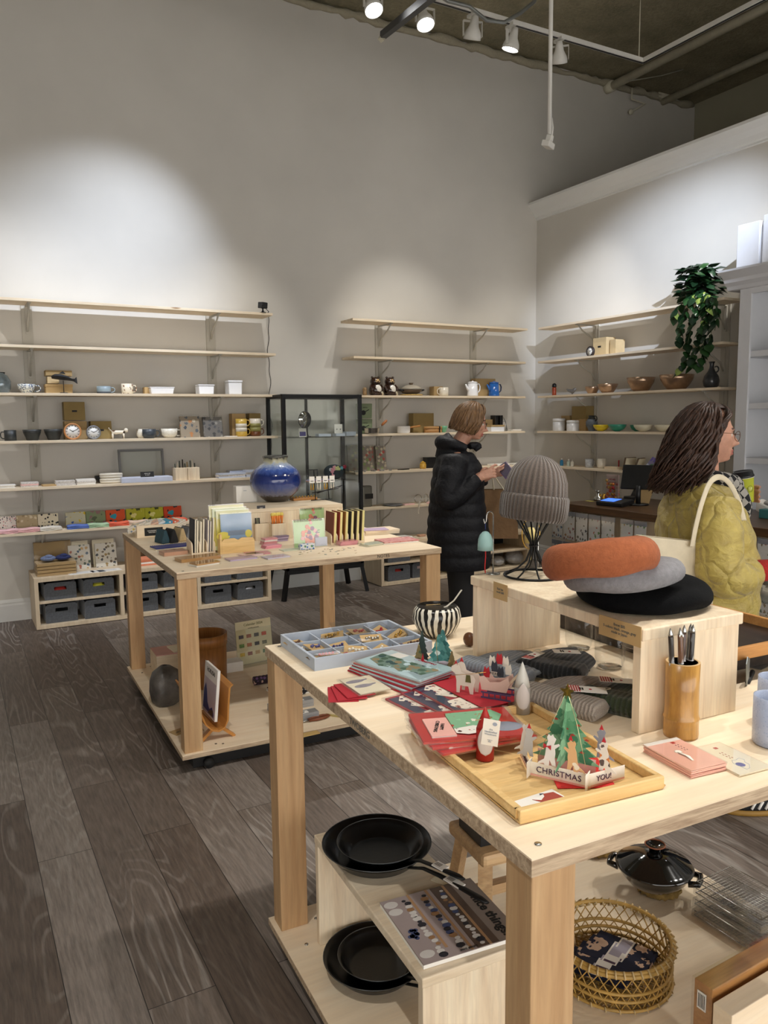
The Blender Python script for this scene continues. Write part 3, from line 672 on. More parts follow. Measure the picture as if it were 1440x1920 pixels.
def quad(label,p,L,H,name='dog_figurine',cat='figurine',m=COW):
    L*=p.u;H*=p.u; t=thing(name,label,cat,p.loc,p.rz)
    part('body',m,t,lambda q:(q.tube([(-L*.34,0,H*.62),(-L*.1,0,H*.6),(L*.2,0,H*.6),(L*.34,0,H*.62)],[H*.17,H*.2,H*.17,H*.15],12),
        [q.tube([(x,y,H*.5),(x,y,0)],[H*.08,H*.06],8) for x in (-L*.3,L*.28) for y in (-H*.12,H*.12)]))
    part('head',m,t,lambda q:(q.ball((L*.42,0,H*.78),H*.2,10),q.tube([(L*.42,0,H*.72),(L*.54,0,H*.68)],[H*.1,H*.07],8),q.tube([(L*.38,-H*.1,H*.92),(L*.36,-H*.14,H*.68)],[H*.04,H*.07],6)))
    part('tail',m,t,lambda q:q.tube([(-L*.34,0,H*.7),(-L*.46,0,H*.95),(-L*.48,0,H*1.05)],H*.05,6)); return t
quad('small brown and white dog figurine between clock and cups',SB(222,3),34,20)
mug('cream cup behind the dark slate one',SB(268,3,6.87),22,17,SPK,0,group=None,prof=[(.7,0),(1,.3),(1,1)])
mug('dark slate cup with a tiny right handle',SB(280,3,6.78),25,17,SLATE,1,prof=[(.7,0),(1,.3),(1,1)])
mug('white speckled cup with right handle and rounded base',SB(318,3),30,17,SPK,1,prof=[(.6,0),(.95,.35),(1,1)])
def pack(label,p,w,h,front,tilt=.18,d=.03,name='gift_pack',cat='pack',film=True,group=None):
    w*=p.u;h*=p.u; t=thing(name,label,cat,p.loc,0,group,rot=(-tilt,0,p.rz))
    part('card',front,t,lambda q:q.box(-w/2,w/2,0,d,0,h),bevel=.001)
    if film: part('clear_wrap',CLEAR,t,lambda q:q.box(-w/2-.004,w/2+.004,-.004,d+.004,-.0002,h+.012))
    return t
pack('beige boxed set printed with small fish and fruit motifs, on the clock shelf',SB(358,3,6.78),36,40,spots('motif_card_beige','a89a86',['d6cdb8','44505e','c98d5a','5d6670'],22,.33))
pack('grey patterned boxed set in clear wrap beside the beige one',SB(401,3,6.78),36,38,spots('motif_card_grey','7d7a76',['a8a49c','4b4b4e','5f6166'],26,.36))
box_thing('paper_tag','small white paper lying on the clock shelf','paper',SB(433,3,6.76),22,.05,1.2,PAPER)
box_thing('kraft_box','tall kraft box behind the yellow mug stack','box',SB(446,3,6.89),26,.09,42,KRAFT)
box_thing('kraft_box','tall kraft box behind the brown mug stack','box',SB(476,3,6.89),22,.09,42,mat('olive_kraft','8f7a4c'))
for px,cols,nm_ in ((453,(YEL,CERAW,YEL),'yellow and white'),(479,(CERAW,OLV,BRN),'cream, olive and brown')):
    for k in range(2):
        p=SB(px,3,6.78); H=16.5
        mug('striped %s mug, %s in its stack'%(nm_,['lower','upper'][k]),lift(p,k*H*p.u),21,H-.3,(cols[2] if k==0 else cols[0]),1,prof=[(.9,0),(1,.1),(1,1)],band=(cols[1],.55 if k==0 else .0,1 if k==0 else .45),group='stacked striped mugs')
# --- fifth from top, left bay
STK=mat('printed_stack','cfc9c2',.7,var=.25,vs=120)
def flatstack(label,p,w,d,h,m,rz=0,name='paper_stack',cat='stack',group=None,n=3):
    w*=p.u;h*=p.u; t=thing(name,label,cat,p.loc,p.rz+rz,group); random.seed(int(w*1e5))
    for k in range(n):
        j=random.uniform(-.004,.004); part('sheet_bundle',m if not isinstance(m,list) else m[k%len(m)],t,lambda q:q.at((j,-j,0),(0,0,j*8)).box(-w/2,w/2,-d/2,d/2,h*k/n+.0001,h*(k+1)/n-.0002),bevel=.0008)
    return t
flatstack('thin white packet stack at the left shelf end',SB(13,4,6.8),27,.1,6,PAPER)
flatstack('small packet stack with pinkish edge on the white box shelf',SB(55,4,6.8),30,.1,9,[STK,mat('pink_paper','e2b9b4',.7)])
flatstack('thin kraft packet between two stacks',SB(93,4,6.8),28,.1,3,KRAFT,n=1)
flatstack('packet stack with dark printed top, left of the white pair',SB(122,4,6.8),34,.11,9,STK)
flatstack('white packet stack just left of the oval white boxes',SB(161,4,6.8),33,.11,10,[PAPER,STK])
p=SB(198,4,6.86); t=thing('black_plate','black oval dish standing behind the white lunch boxes','dish',p.loc)
part('dish',BLACK,t,lambda q:q.shell([(.045,0),(.075,.035),(.078,.06)],.003,24,sx=1.1))
for k in range(2):
    p=SB(209,4,6.79); t=thing('oval_box','cream oval lunch box, %s of the pair'%['lower','upper'][k],'box',p.loc+Vector((0,0,.042*k)),0,'cream oval lunch boxes')
    part('box_body',CERAW,t,lambda q:q.lathe([(.07,0),(.088,.004),(.092,.012),(.092,.024)],32,sy=.6)); part('lid',CERAW,t,lambda q:q.lathe([(.094,.0245),(.094,.034),(.086,.041),(0,.0415)],32,sy=.6))
p=SB(272,4,6.80); FRG=mat('grey_frame','6d6c6a',.5)
t=thing('framed_case','hinged display case standing open, grey frame and white tray','display case',p.loc)
part('case_frame',FRG,t,lambda q:[q.at((0,.09,.012),(-.12,0,0)).box(*b_) for b_ in ((-.19,.19,-.01,.01,0,.018),(-.19,.19,-.01,.01,.242,.26),(-.19,-.172,-.01,.01,.0181,.2419),(.172,.19,-.01,.01,.0181,.2419))])
part('case_glass',PGLASS,t,lambda q:q.at((0,.09,.012),(-.12,0,0)).box(-.172,.172,-.002,.002,.018,.242))
part('tray',mat('lilac_white','c9cede',.6),t,lambda q:q.box(-.21,.21,-.10,.07,0,.042),bevel=.003)
p=SB(277,4,6.72); p.loc.z+=.0425; t=thing('price_sign','tiny black sign with chalk writing on the open display case','sign',p.loc)
part('board',BLACK,t,lambda q:q.at((0,0,0),(-.15,0,0)).box(-.055,.055,0,.006,0,.045)); text('chalk_writing','please ask\nto open',.012,PAPER,t,(0,-.0015,.024),(PI/2-.15,0,0))
p=SB(349,4,6.80); t=thing('pen_block','pale wood block holder with pens and cards','pen holder',p.loc)
part('block',PINEZ,t,lambda q:(q.box(-.105,-.002,-.06,.06,0,.105),q.box(.002,.105,-.06,.06,0,.105)),bevel=.002)
for k in range(9):
    part('pen',[INK,CERAW,KRAFT][k%3] if k%2 else mat('dark_green','39443a',.5),t,lambda q:q.tube([(-.09+k*.022,.01*(k%3),.1),(-.092+k*.022,.01*(k%3),.14+.012*(k%4))],.005,6))
for i,(px,w_,h,Y) in enumerate(((432,52,9,6.79),(480,46,13,6.79),(447,40,12,6.88))):
    flatstack('clear wrapped flat packets at the right shelf end, %s pile'%['front left','right','back'][i],SB(px,4,Y),w_,.09,h,[mat('milky_film','bfc6d6',.25),STK],n=3)
# --- lowest shelf: folded cloths
cl=[(12,'e6dfd6',['3b3b40','c98d8a'],'white cloth with tiny dots','e7b9bb'),(53,'b6a684',['d8cdb0','9c8a66'],'beige patterned cloth','e2b2b0'),(93,'ddd2b8',['1f1f22','2b2b2e'],'cream cloth with black crows','ddd6c8'),
 (145,'c7c0a0',['d2b33c','3d5d9c'],'yellow and navy banded cloth','5d76b8'),(183,'7f8a68',['5a5f4a','8d6a6a'],'sage green cloth with a pink figure','a9c4a0'),(220,'c9562f',['2f97ab','22303a'],'orange cloth with a big blue bird','e0694c'),
 (258,'a8a832',['d9d08a','454a22'],'olive yellow cloth, left of two alike','dcc0a8'),(293,'a8a832',['d9d08a','454a22'],'olive yellow cloth, right of two alike','cfd4a8'),(328,'c24a2a',['2f97ab','22303a'],'orange-red cloth with blue motif','e0694c')]
for i,(px,base,cols,lab,fc) in enumerate(cl):
    p=SB(px,5,6.80); t=thing('folded_cloth',lab+', standing folded on the lowest left shelf','cloth',p.loc,0,'printed cloths on the lowest left shelf')
    m1=spots('cloth_print_%d'%i,base,cols,[60,30,40,26,16,14,15,15,14][i],.34,.9)
    part('folded_back',m1,t,lambda q:[q.at((0,.05+.012*k,0),(-.16,0,0)).box(-.078,.078,0,.009,0,.125-.006*k) for k in range(3)],bevel=.004)
    def fold(q):
        for k in range(3): q.at((0,-.03+.002*k,.001+.009*k),(0,0,(i%3-1)*.08)).grid(lambda u,v:((u-.5)*.165,(v-.5)*.12,.004+.006*math.sin(PI*v)+.003*math.sin(7*u+i+k)),8,6)
    part('folded_front',mat('cloth_front_%d'%i,fc,.9,var=.15,vs=30),t,fold,thick=.006)
# --- on the left low unit (top z .41)
def SU(px,py,Y=6.75): q=ony(px,py,Y); return P((q.x,Y,.4103))
p=SU(104,1070,6.72)
for k in range(4):
    t=thing('gift_box','kraft gift box in clear film, %s from the bottom of its stack'%['first','second','third','fourth'][k],'box',p.loc+Vector((0,0,.026*k)),.03*(k%2),'kraft gift boxes on the long low unit')
    part('box_body',KRAFT,t,lambda q:q.box(-.145,.145,-.10,.10,0,.022),bevel=.002); part('clear_wrap',CLEAR,t,lambda q:q.box(-.15,.15,-.105,.105,.0,.0245))
t=thing('gift_box','kraft gift box standing behind the cloth bundles','box',p.loc+Vector((0,.125,0)),0)
part('box_body',KRAFTD,t,lambda q:q.box(-.14,.14,0,.03,0,.24),bevel=.002); part('clear_wrap',CLEAR,t,lambda q:q.box(-.145,.145,-.005,.032,0,.245))
for k,(dx,c_) in enumerate(((-.05,'6f7b9a'),(.06,'27305e'))):
    t=thing('rolled_cloth','%s cloth bundle on the kraft gift boxes'%['grey-blue','navy'][k],'cloth',p.loc+Vector((dx,-.01,.105)),.2)
    part('roll',mat('cloth_roll_%d'%k,c_,.9,var=.25,vs=60),t,lambda q:(q.at((0,0,.022),(0,0,0)).ball((0,0,0),.05,10,sx=1.2,sy=1.1,sz=.44),q.at((0,-.02,.04)).ball((0,0,0),.03,8,sz=.5)))
for px,col,lab in ((150,['c9a36a','46607a','b06a50','5a6a5c'],'postcard pack with fish and shell drawings, left of two'),(200,['8a7f60','3c4650','a88c58','6a5c4c'],'postcard pack with animal drawings, right of two')):
    p=SU(px,1068,6.80); t=thing('card_pack',lab,'card pack',p.loc,0,'postcard packs on the long low unit',rot=(-.2,0,0))
    part('back_cards',CREAM,t,lambda q:q.box(-.095,.08,.03,.045,0,.235)); part('front_card',spots('animal_cards_'+str(px),'ddd8cc',col,30,.33),t,lambda q:q.box(-.08,.088,0,.012,0,.2)); part('clear_wrap',CLEAR,t,lambda q:q.box(-.1,.092,-.004,.05,0,.24))
for i,(px,w_) in enumerate(((153,.10),(184,.05),(206,.09))):
    p=SU(px,1085,6.62); t=thing('loose_card','white printed card lying flat on the long low unit, %s of three'%['left','middle','right'][i],'card',p.loc,.15)
    part('card',PAPER,t,lambda q:q.box(-w_,w_,-.05,.05,0,.002)); part('printing',mat('grey_print','9aa0ab',.8),t,lambda q:[q.box(-w_*.7,w_*.6,y,y+.004,.002,.0023) for y in (-.02,0,.02)])
p=SU(272,1068,6.74); flatstack('orange paper pads stacked behind the far table leg',P(p.loc),38,.15,13,[mat('orange_paper','e08a66',.7),PAPER,mat('orange_paper','e08a66')],n=4)
p=SU(262,1060,6.90); t=thing('woven_box','brown woven box behind the orange pads','box',p.loc); part('box_body',mat('woven_brown','6d5238',.8,var=.3,vs=150,bmp=.8,bs=150),t,lambda q:q.box(-.11,.11,-.05,.05,0,.13),bevel=.004)
# --- webcam and its cord on the top shelf end
p=SB(493,0,6.72); t=thing('security_camera','small black camera on a ball stand at the end of the top left shelf','camera',p.loc)
part('camera_body',BLACK,t,lambda q:q.at((0,0,.062),(.1,0,.4)).box(-.033,.033,-.03,.03,-.024,.03),bevel=.006)
part('lens',mat('dark_lens','05060a',.1),t,lambda q:q.at((0,0,.062),(.1,0,.4)).at((-.012,-.033,.065),(PI/2,0,.4)).cyl((0,0,0),.014,.004,16))
part('stand',BLACK,t,lambda q:(q.cyl((0,0,0),.03,.004,18),q.lathe([(.016,.004),(.008,.02),(.006,.03),(.012,.038)],14)))
pts=[]; random.seed(2)
for i in range(60):
    z=2.60-i*.028; pts.append((2.66+.006*math.sin(i*.9)+.008*math.sin(i*.37),6.98-.0*(i),z))
pts=[tuple(p.loc+Vector((.03,.03,.05))),(2.64,6.9,2.60)]+pts
tag(MB().tube(pts,.003,6).build('camera_cord',INK),'thin dark cord hanging in waves from the small camera','cord')
# ================================================================ MIDDLE SHELVES
TAN=mat('tan_glaze','8a6f4a',.4,var=.35,vs=60)
p=SB(684,2,6.80); t=thing('owl_figurine','tiny tan owl figurine at the left end of the teapot shelf','figurine',p.loc)
part('body',TAN,t,lambda q:(q.lathe([(.016,0),(.022,.02),(.019,.045),(.021,.06),(.014,.076),(0,.08)],16),q.ball((-.008,-.018,.058),.006,6),q.ball((.008,-.018,.058),.006,6)))
def badger(label,px):
    p=SB(px,2,6.80); t=thing('badger_figurine',label,'figurine',p.loc,.0,'glazed badger figurines')
    dk=mat('dark_brown_glaze','2e1a10',.2,coat=.5,var=.3)
    part('body',dk,t,lambda q:(q.lathe([(.045,0),(.062,.02),(.066,.06),(.055,.095),(.04,.11)],24),q.ball((0,0,.135),.052,14,sy=.9,sz=.85),[q.ball((s*.035,0,.175),.012,8) for s in (-1,1)],
        [q.tube([(s*.05,-.01,.1),(s*.066,-.03,.07),(s*.05,-.05,.05)],.014,8) for s in (-1,1)]))
    part('belly',mat('white_glaze','e6e2d6',.15,coat=.5),t,lambda q:q.ball((.004,-.036,.06),.042,14,sy=.75,sz=1.1))
    part('face',mat('tan_face','d0ae7c',.4),t,lambda q:q.ball((.004,-.033,.138),.03,10,sy=.55,sz=.72))
    part('snout',mat('dark_brown_glaze','2e1a10'),t,lambda q:(q.ball((.004,-.052,.130),.008,8),q.ball((-.010,-.049,.146),.005,6),q.ball((.018,-.049,.146),.005,6)))
    part('bottle',mat('spotted_clay','b8ad92',.5,var=.4,vs=90),t,lambda q:q.lathe([(.016,0),(.02,.02),(.014,.04),(.006,.05)],12,c=(.05,-.035,0)))
    part('foot',mat('dark_brown_glaze','2e1a10'),t,lambda q:[q.ball((s*.03,-.05,.012),.016,8,sz=.7) for s in (-1,1)])
badger('brown badger figurine with white belly, left of the pair',704); badger('brown badger figurine with white belly, right of the pair, arm raised',731)
p=SB(771,2,6.82)
t=thing('straw_trivet','pale woven straw trivet under the earthen pot','trivet',p.loc); STRAW=mat('woven_straw','b99a5c',.85,var=.3,vs=90,bmp=.9,bs=90,bd=.004)
part('mat',STRAW,t,lambda q:[q.tube(arc((0,0,.008),r,0,2*PI*.98,28,'xy'),.0078,6) for r in (.11,.085,.06,.035)])
t=thing('earthen_pot','pale grey lidded earthenware pot with dark handles and knob','pot',p.loc+Vector((0,0,.017)))
PG=mat('pale_grey_clay','a8a090',.5,var=.08)
part('pot_body',mat('brown_clay','6b5a48',.6),t,lambda q:q.lathe([(.05,0),(.085,.012),(.108,.035),(.11,.045)],30)); part('lid',PG,t,lambda q:q.lathe([(.112,.0455),(.10,.062),(.06,.085),(.02,.092),(0,.093)],30))
part('knob',mat('brown_clay','6b5a48'),t,lambda q:q.lathe([(.016,.093),(.02,.105),(.026,.112),(.02,.113),(0,.11)],16))
for s in (-1,1): part('handle',BLACK,t,lambda q:q.tube([(s*.10,-.03,.035),(s*.135,-.02,.042),(s*.138,.02,.042),(s*.10,.03,.035)],.009,8))
box_thing('kraft_box','small brown kraft box behind the white mug','box',SB(818,2,6.89),20,.09,18,KRAFTD)
mug('plain cream mug with left handle on the teapot shelf',SB(832,2,6.80),18,16,CERAW,-1)
def teapot(label,px,m,hm):
    p=SB(px,2,6.80); t=thing('coffee_pot',label,'pot',p.loc)
    part('pot_body',m,t,lambda q:q.lathe([(.052,0),(.058,.004),(.058,.015),(.050,.135),(.0,.136)],32)); part('lid',m,t,lambda q:q.lathe([(.052,.136),(.052,.146),(.03,.152),(.008,.154),(.008,.16),(0,.162)],28))
    part('spout',m,t,lambda q:q.tube([(-.045,0,.06),(-.07,0,.09),(-.088,0,.125)],[.018,.012,.008],10)); part('handle',hm,t,lambda q:q.tube([(.048,0,.125),(.082,0,.128),(.095,0,.10),(.09,0,.06),(.06,0,.035)],.009,10,flat=.5))
teapot('white enamel coffee pot with long spout',886,WHITE,WHITE); teapot('bright blue enamel coffee pot, right of the white one',926,mat('blue_enamel','1f5fae',.15,coat=.6),mat('navy_handle','1c2c4c',.3))
box_thing('kraft_box','dark kraft box behind the two coffee pots','box',SB(906,2,6.90),46,.08,33,KRAFTD)
# fourth shelf
GRN=mat('green_bag','7d8a68',.45,var=.12,coat=.2)
for k in range(2):
    p=SB(688,3,6.80); t=thing('pan_package','green pan package with black pan picture, %s'%['lower','upper'][k],'package',p.loc+Vector((.0,.03,.15*k)),0,'green pan packages')
    part('bag',GRN,t,lambda q:q.prism([(-.075,0),(.075,0),(.08,.143),(-.08,.143)],0,.05,plane='xz'),bevel=.006)
    part('pan_picture',INK,t,lambda q:(q.prism([(-.02+.026*math.cos(a*PI/10),.055+.024*math.sin(a*PI/10)) for a in range(20)],-.0008,0,plane='xz'),q.prism([(.0,.062),(.04,.08),(.044,.086),(.038,.088),(.0,.070)],-.0008,0,plane='xz')))
    text('print','MIMPAN',.014,INK,t,(0,-.0006,.105),(PI/2,0,0))
p=SB(697,3,6.735); t=thing('saucepan','small steel saucepan with raised orange wooden handle','saucepan',p.loc)
part('pan_body',STEEL,t,lambda q:q.shell([(.058,0),(.07,.012),(.074,.055),(.077,.058)],.002,32)); part('handle_socket',STEEL,t,lambda q:q.tube([(.07,0,.045),(.115,0,.085)],.005,8)); part('handle',mat('orange_handle','b5703a',.4),t,lambda q:q.tube([(.112,0,.082),(.13,0,.098),(.16,0,.122),(.17,0,.13)],[.009,.013,.013,.008],10))
p=SB(757,3); t=thing('enamel_pan','white enamel milk pan with wooden handle to the right','saucepan',p.loc)
part('pan_body',WHITE,t,lambda q:q.shell([(.06,0),(.065,.01),(.066,.068),(.07,.07)],.002,32)); part('handle',OAK,t,lambda q:q.tube([(.066,0,.055),(.1,-.01,.06),(.18,-.02,.07)],[.006,.010,.011],8))
box_thing('kraft_box','olive kraft box behind the wooden lunch box','box',SB(790,3,6.89),45,.09,36,mat('olive_kraft','8f7a4c'))
p=SB(812,3,6.79); t=thing('lunch_box','oval bentwood lunch box held by a black band','box',p.loc)
CEDAR=wood('cedar_wood',(.70,.50,.30),(.80,.62,.40),'x',2)
part('box_body',CEDAR,t,lambda q:q.lathe([(.1,0),(.1,.038)],32,sy=.6)); part('lid',CEDAR,t,lambda q:q.lathe([(.104,.0385),(.104,.062),(.0,.064)],32,sy=.6)); part('band',BLACK,t,lambda q:q.box(.035,.047,-.062,.062,-.0,.0655))
p=SB(832,3,6.80); bowl('mint green small bowl half hidden by the woman in black',p,14,12,mat('mint_glaze','6fb08a',.3))
box_thing('white_box','flat white box with brown lid edge right of the woman in black','box',SB(927,3,6.78),30,.12,12,WHITE,lid=KRAFTD)
box_thing('kraft_box','small kraft box behind the flat white box','box',SB(915,3,6.90),18,.06,22,KRAFTD)
for k in range(2):
    p=SB(925+9*k,3,6.88); t=thing('black_box','slim upright black case, %s of two on the fourth middle shelf'%['left','right'][k],'box',p.loc,0,'slim upright black cases'); part('case',BLACK,t,lambda q:q.box(-.018,.018,-.06,.03,0,.17),bevel=.002); 
p=SB(945,3,6.86); t=thing('wire_stand','thin grey wire stand beside the black cases','stand',p.loc); part('wire',mat('grey_wire','7d7f80',.4,metal=.5),t,lambda q:[q.tube([(-.05,0,.16-k*.02),(-.01+k*.012,0,.15-k*.015),(.03,0,.07),(.02+.01*k,0,.0)],.0025,6) for k in range(4)])
flatstack('small pale packets at the right end of the fourth middle shelf',SB(965,3,6.8),22,.08,3,PAPER,n=2)
# fifth shelf
for i,(px,w_,h,col) in enumerate(((664,22,50,['b8a86c','7a5a48','8c8f6a']),(690,27,47,['b45a48','88a05a','cfc4a8']),(716,21,46,['c44a3c','96a070','d8ccb0']))):
    pack('packaged kitchen tool card, %s of three behind the glass cabinet edge'%['left','middle','right'][i],SB(px,4,6.84),w_,h,spots('tool_card_%d'%i,'8f8577',col,28,.42),.12,.02,'tool_package','package',group='kitchen tool packages')
GY=mat('mixed_small_grey','8d8a85',.5,var=.4,vs=80)
for i,px in enumerate((668,684,700,716,732)): box_thing('trinket','little grey trinket under the tool packages, '+['farthest left','second','third','fourth','farthest right'][i],'trinket',SB(px,4,6.75),9,.02,3,GY,rz=i,group='trinkets in a row')
p=SB(757,4,6.76); t=thing('iron_opener','dark flat iron bottle opener on the tool package shelf','opener',p.loc); part('opener',BLKM,t,lambda q:q.tube([(-.07,0,.006),(0,0,.006),(.07,.01,.006)],[.004,.006,.005],8))
p=SB(793,4,6.80); t=thing('honey_jar','small yellow lidded jar','jar',p.loc); HY=mat('honey_glaze','d0a33c',.2,coat=.5)
part('jar',HY,t,lambda q:q.lathe([(.026,0),(.034,.012),(.034,.045),(.026,.058)],24)); part('lid',HY,t,lambda q:q.lathe([(.028,.0585),(.03,.064),(.01,.072),(.006,.078),(0,.08)],20))
box_thing('black_box','black cube box behind the yellow jar','box',SB(806,4,6.88),22,.08,20,BLACK)
for i,(px,w_) in enumerate(((934,36),(975,44))): flatstack('white paper sheets on the fifth middle shelf, %s'%['beside the black sleeve','above the knit hat'][i],SB(px,4,6.78),w_,.12,3,PAPER,n=2)
# lowest shelf
p=SB(687,5,6.86); t=thing('metal_tin','grey metal tin with dark label leaning by the cabinet','tin',p.loc)
part('tin',mat('smoky_metal','77756c',.4,metal=.4),t,lambda q:q.box(-.055,.055,-.03,.03,0,.21),bevel=.015); part('label',INK,t,lambda q:q.box(-.03,.06,-.032,-.0305,.08,.13))
p=SB(737,5,6.80); t=thing('metal_plate','shallow round pewter plate','plate',p.loc); part('plate',mat('pewter','8a8c90'),t,lambda q:q.lathe([(0,.002),(.08,.002),(.105,.012),(.108,.013),(.08,.0),(0,0)],36))
for i,px in enumerate((784,799)):
    p=SB(px,5,6.82); t=thing('bangle','silver bangle standing on edge, %s of two'%['left','right'][i],'bangle',p.loc,.5*i,'silver bangles'); part('ring',STEEL,t,lambda q:q.tube(arc((0,0,.048),.042,0,2*PI,30)[:-1],.005,8,closed=True))
p=SB(783,5,6.715); t=thing('shell_necklace','pale shell necklace dangling over the shelf edge','necklace',p.loc); part('beads',CERAW,t,lambda q:([q.ball((.03-.03*k/6,-.0-.004*k,.008),.006,6) for k in range(7)],[q.ball((.0+.004*math.sin(k),-.022,.0-.014*k),.006,6) for k in range(7)]))
for i,px in enumerate((770,762,805)): box_thing('trinket','small pink packet '+['left of the left bangle','farthest left by the pewter plate','right of the right bangle'][i],'trinket',SB(px,5,6.76),14,.04,2.5,mat('pink_paper','e2b9b4'),rz=.3*i,group='pink packets near the bangles')
def SM(px,py,Y=6.72): q=ony(px,py,Y); return P((q.x,Y,.4103))
p=SM(757,1010,6.72)
t=thing('white_cloth','folded white cloths beyond the far table corner','cloth',p.loc+Vector((0,0,0))); part('cloth',PAPER,t,lambda q:[q.at((.04*k,-.05*k,.012*(2-k)),(0,.05,.2)).box(-.07,.07,-.06,.06,0,.018) for k in range(2)],bevel=.006)
p=SM(790,1015,6.66); t=thing('wooden_tray','small pale wooden tray with soap on the middle low unit','tray',p.loc); part('tray',PINE,t,lambda q:q.box(-.1,.1,-.06,.06,0,.03),bevel=.004); part('soap',mat('terracotta_soap','c99a7c',.7),t,lambda q:q.box(-.04,.04,-.03,.03,.0305,.05),bevel=.008)
# ================================================================ INSIDE THE GLASS CABINET
def GC(px,z,Y=6.66):
    y=800
    for _ in range(4):
        p=ony(px,y,Y); q=Vector((p.x,Y,z)); y=960-FP*((q-Vector((0,0,HC))).dot(cU)/(q-Vector((0,0,HC))).dot(cF))
    return P((p.x,Y,z+.0005))
p=GC(572,1.462,6.72); r=.078
t=thing('round_mirror','round mirror on a wire stand in the glass cabinet','mirror',p.loc)
part('mirror_glass',mat('mirror_glass','cfd2d2',.02,metal=1,var=.01),t,lambda q:q.at((0,0,.155),(PI/2+.05,0,.35)).cyl((0,0,0),r,.003,40)); part('rim',BLKM,t,lambda q:q.at((0,0,.155),(PI/2+.05,0,.35)).tube([(r*math.cos(a*PI/20),r*math.sin(a*PI/20),.001) for a in range(40)],.003,6,closed=True))
part('stand',BLKM,t,lambda q:(q.tube([(-.05,.03,.002),(0,.0,.08)],.003,6),q.tube([(.05,.03,.002),(0,0,.08)],.003,6),q.tube([(-.05,-.02,.002),(.05,-.02,.002)],.003,6)))
p=GC(568,1.462,6.60); t=thing('purple_card','small white and violet card leaning before the round mirror','card',p.loc); part('card',PAPER,t,lambda q:q.at((0,0,0),(-.08,0,0)).box(-.036,.036,0,.004,0,.078)); part('violet_print',mat('violet_print','4a4486',.7),t,lambda q:q.at((0,0,0),(-.08,0,0)).box(-.03,.03,-.0006,0,.008,.048))
SOFTW=mat('white_jewel_box','ccd6e6',.4)
for i,(px,w_,h,Y) in enumerate(((606,25,5,6.64),(635,19,5,6.64),(655,20,8,6.66))): box_thing('jewel_box','white jewellery box in the glass cabinet, %s of three'%['left','middle','right'][i],'box',GC(px,1.462,Y),w_,.08,h,SOFTW,group='white jewellery boxes')
p=GC(635,1.462,6.66); p.loc.z+=.026; t=thing('earring_card','white square card with two dark studs in the glass cabinet','earring card',p.loc); part('card',PAPER,t,lambda q:q.at((0,0,0),(-.06,0,0)).box(-.042,.042,0,.003,0,.085)); 
for s in (-1,1): part('stud',INK,t,lambda q:q.ball((s*.018,-.003,.038),.005,6))
p=GC(626,1.057,6.64); t=thing('flower_pouch','round dark blue pouch trimmed with pink and yellow flowers','pouch',p.loc)
part('pouch_body',mat('navy_cloth','17303c',.8,var=.4,vs=30),t,lambda q:q.ball((0,0,.072),.1,16,sy=.7,sz=.72))
for i,(dx,dz,c_,r) in enumerate(((-.035,.09,'e79aa8',.024),(-.02,.115,'efb0b8',.018),(-.03,.06,'e79aa8',.018),(.01,.1,'dfe09a',.026),(.02,.075,'dfe09a',.016),(-.06,.10,'c9d0d6',.014),(.055,.11,'7ac0d0',.014),(.085,.12,'b03048',.016))):
    part('flower',mat('flower_'+c_,c_,.8),t,lambda q:(q.ball((dx,-.055-.0,dz),r,8,sy=.5),[q.ball((dx+r*.7*math.cos(a),-.06,dz+r*.7*math.sin(a)),r*.55,6,sy=.5) for a in (0,1.25,2.5,3.75,5)]))
flatstack('flat colourful origami papers under the flower pouch','' or GC(600,1.057,6.56),50,.08,3,[mat('peach_paper','e8a890',.7),mat('lilac_paper','a89ad0',.7)],n=2,name='origami_papers',cat='papers')
q0=GC(600,.66); 
t=thing('white_cup','small white cup standing on the bottom of the glass cabinet','cup',GC(640,.2905,6.60).loc); part('cup',WHITE,t,lambda q:q.shell([(.018,0),(.035,.05)],.003,20))
flatstack('stack of folded dark blue cloths at the bottom of the cabinet',GC(605,.2905,6.62),60,.2,14,mat('indigo_cloth','33363f',.9),n=3,name='cloth_pile',cat='cloths')
# ================================================================ RIGHT WALL SHELVES
clock('round clock with dark rim on the corner shelf beside kraft boxes',SR(1107,1,5.62),19,mat('dark_rim','2a2226',.4))
box_thing('kraft_box','square pale kraft box with small dark print on the corner shelf','box',SR(1132,1),34,.12,33,mat('pale_kraft','cdb58a'),decal=INK)
box_thing('kraft_box','narrow pale kraft box, right of the printed square one','box',SR(1157,1,5.72),15,.12,28,mat('pale_kraft','cdb58a'))
AMB=mat('amber_lacquer','a8401c',.25,coat=.5)
p=SR(1039,2); t=thing('amber_bottle','small amber bottle with tall black cap','bottle',p.loc); part('bottle',AMB,t,lambda q:q.lathe([(.02,0),(.023,.006),(.022,.08),(.018,.09)],20)); part('cap',BLACK,t,lambda q:q.lathe([(.0215,.0905),(.024,.10),(.02,.125),(.008,.132),(0,.132)],20))
p=SR(1073,2,5.66); t=thing('bird_figurine','small pewter bird with raised tail on the bowl shelf','figurine',p.loc,-PI/2)
PEW=mat('pewter','8a8c90')
part('body',PEW,t,lambda q:q.tube([(-.085,0,.06),(-.05,0,.045),(0,0,.035),(.03,0,.05),(.055,0,.065)],[.006,.015,.024,.016,.004],10)); part('wing',PEW,t,lambda q:q.prism([(-.01,.03),(.05,.075),(.02,.03)],-.022,-.018,plane='xz')); part('leg',PEW,t,lambda q:q.tube([(0,0,.03),(.0,0,.0)],.006,6))
COP=mat('warm_hammered_steel','b79a80',.28,metal=.85,var=.15,vs=30)
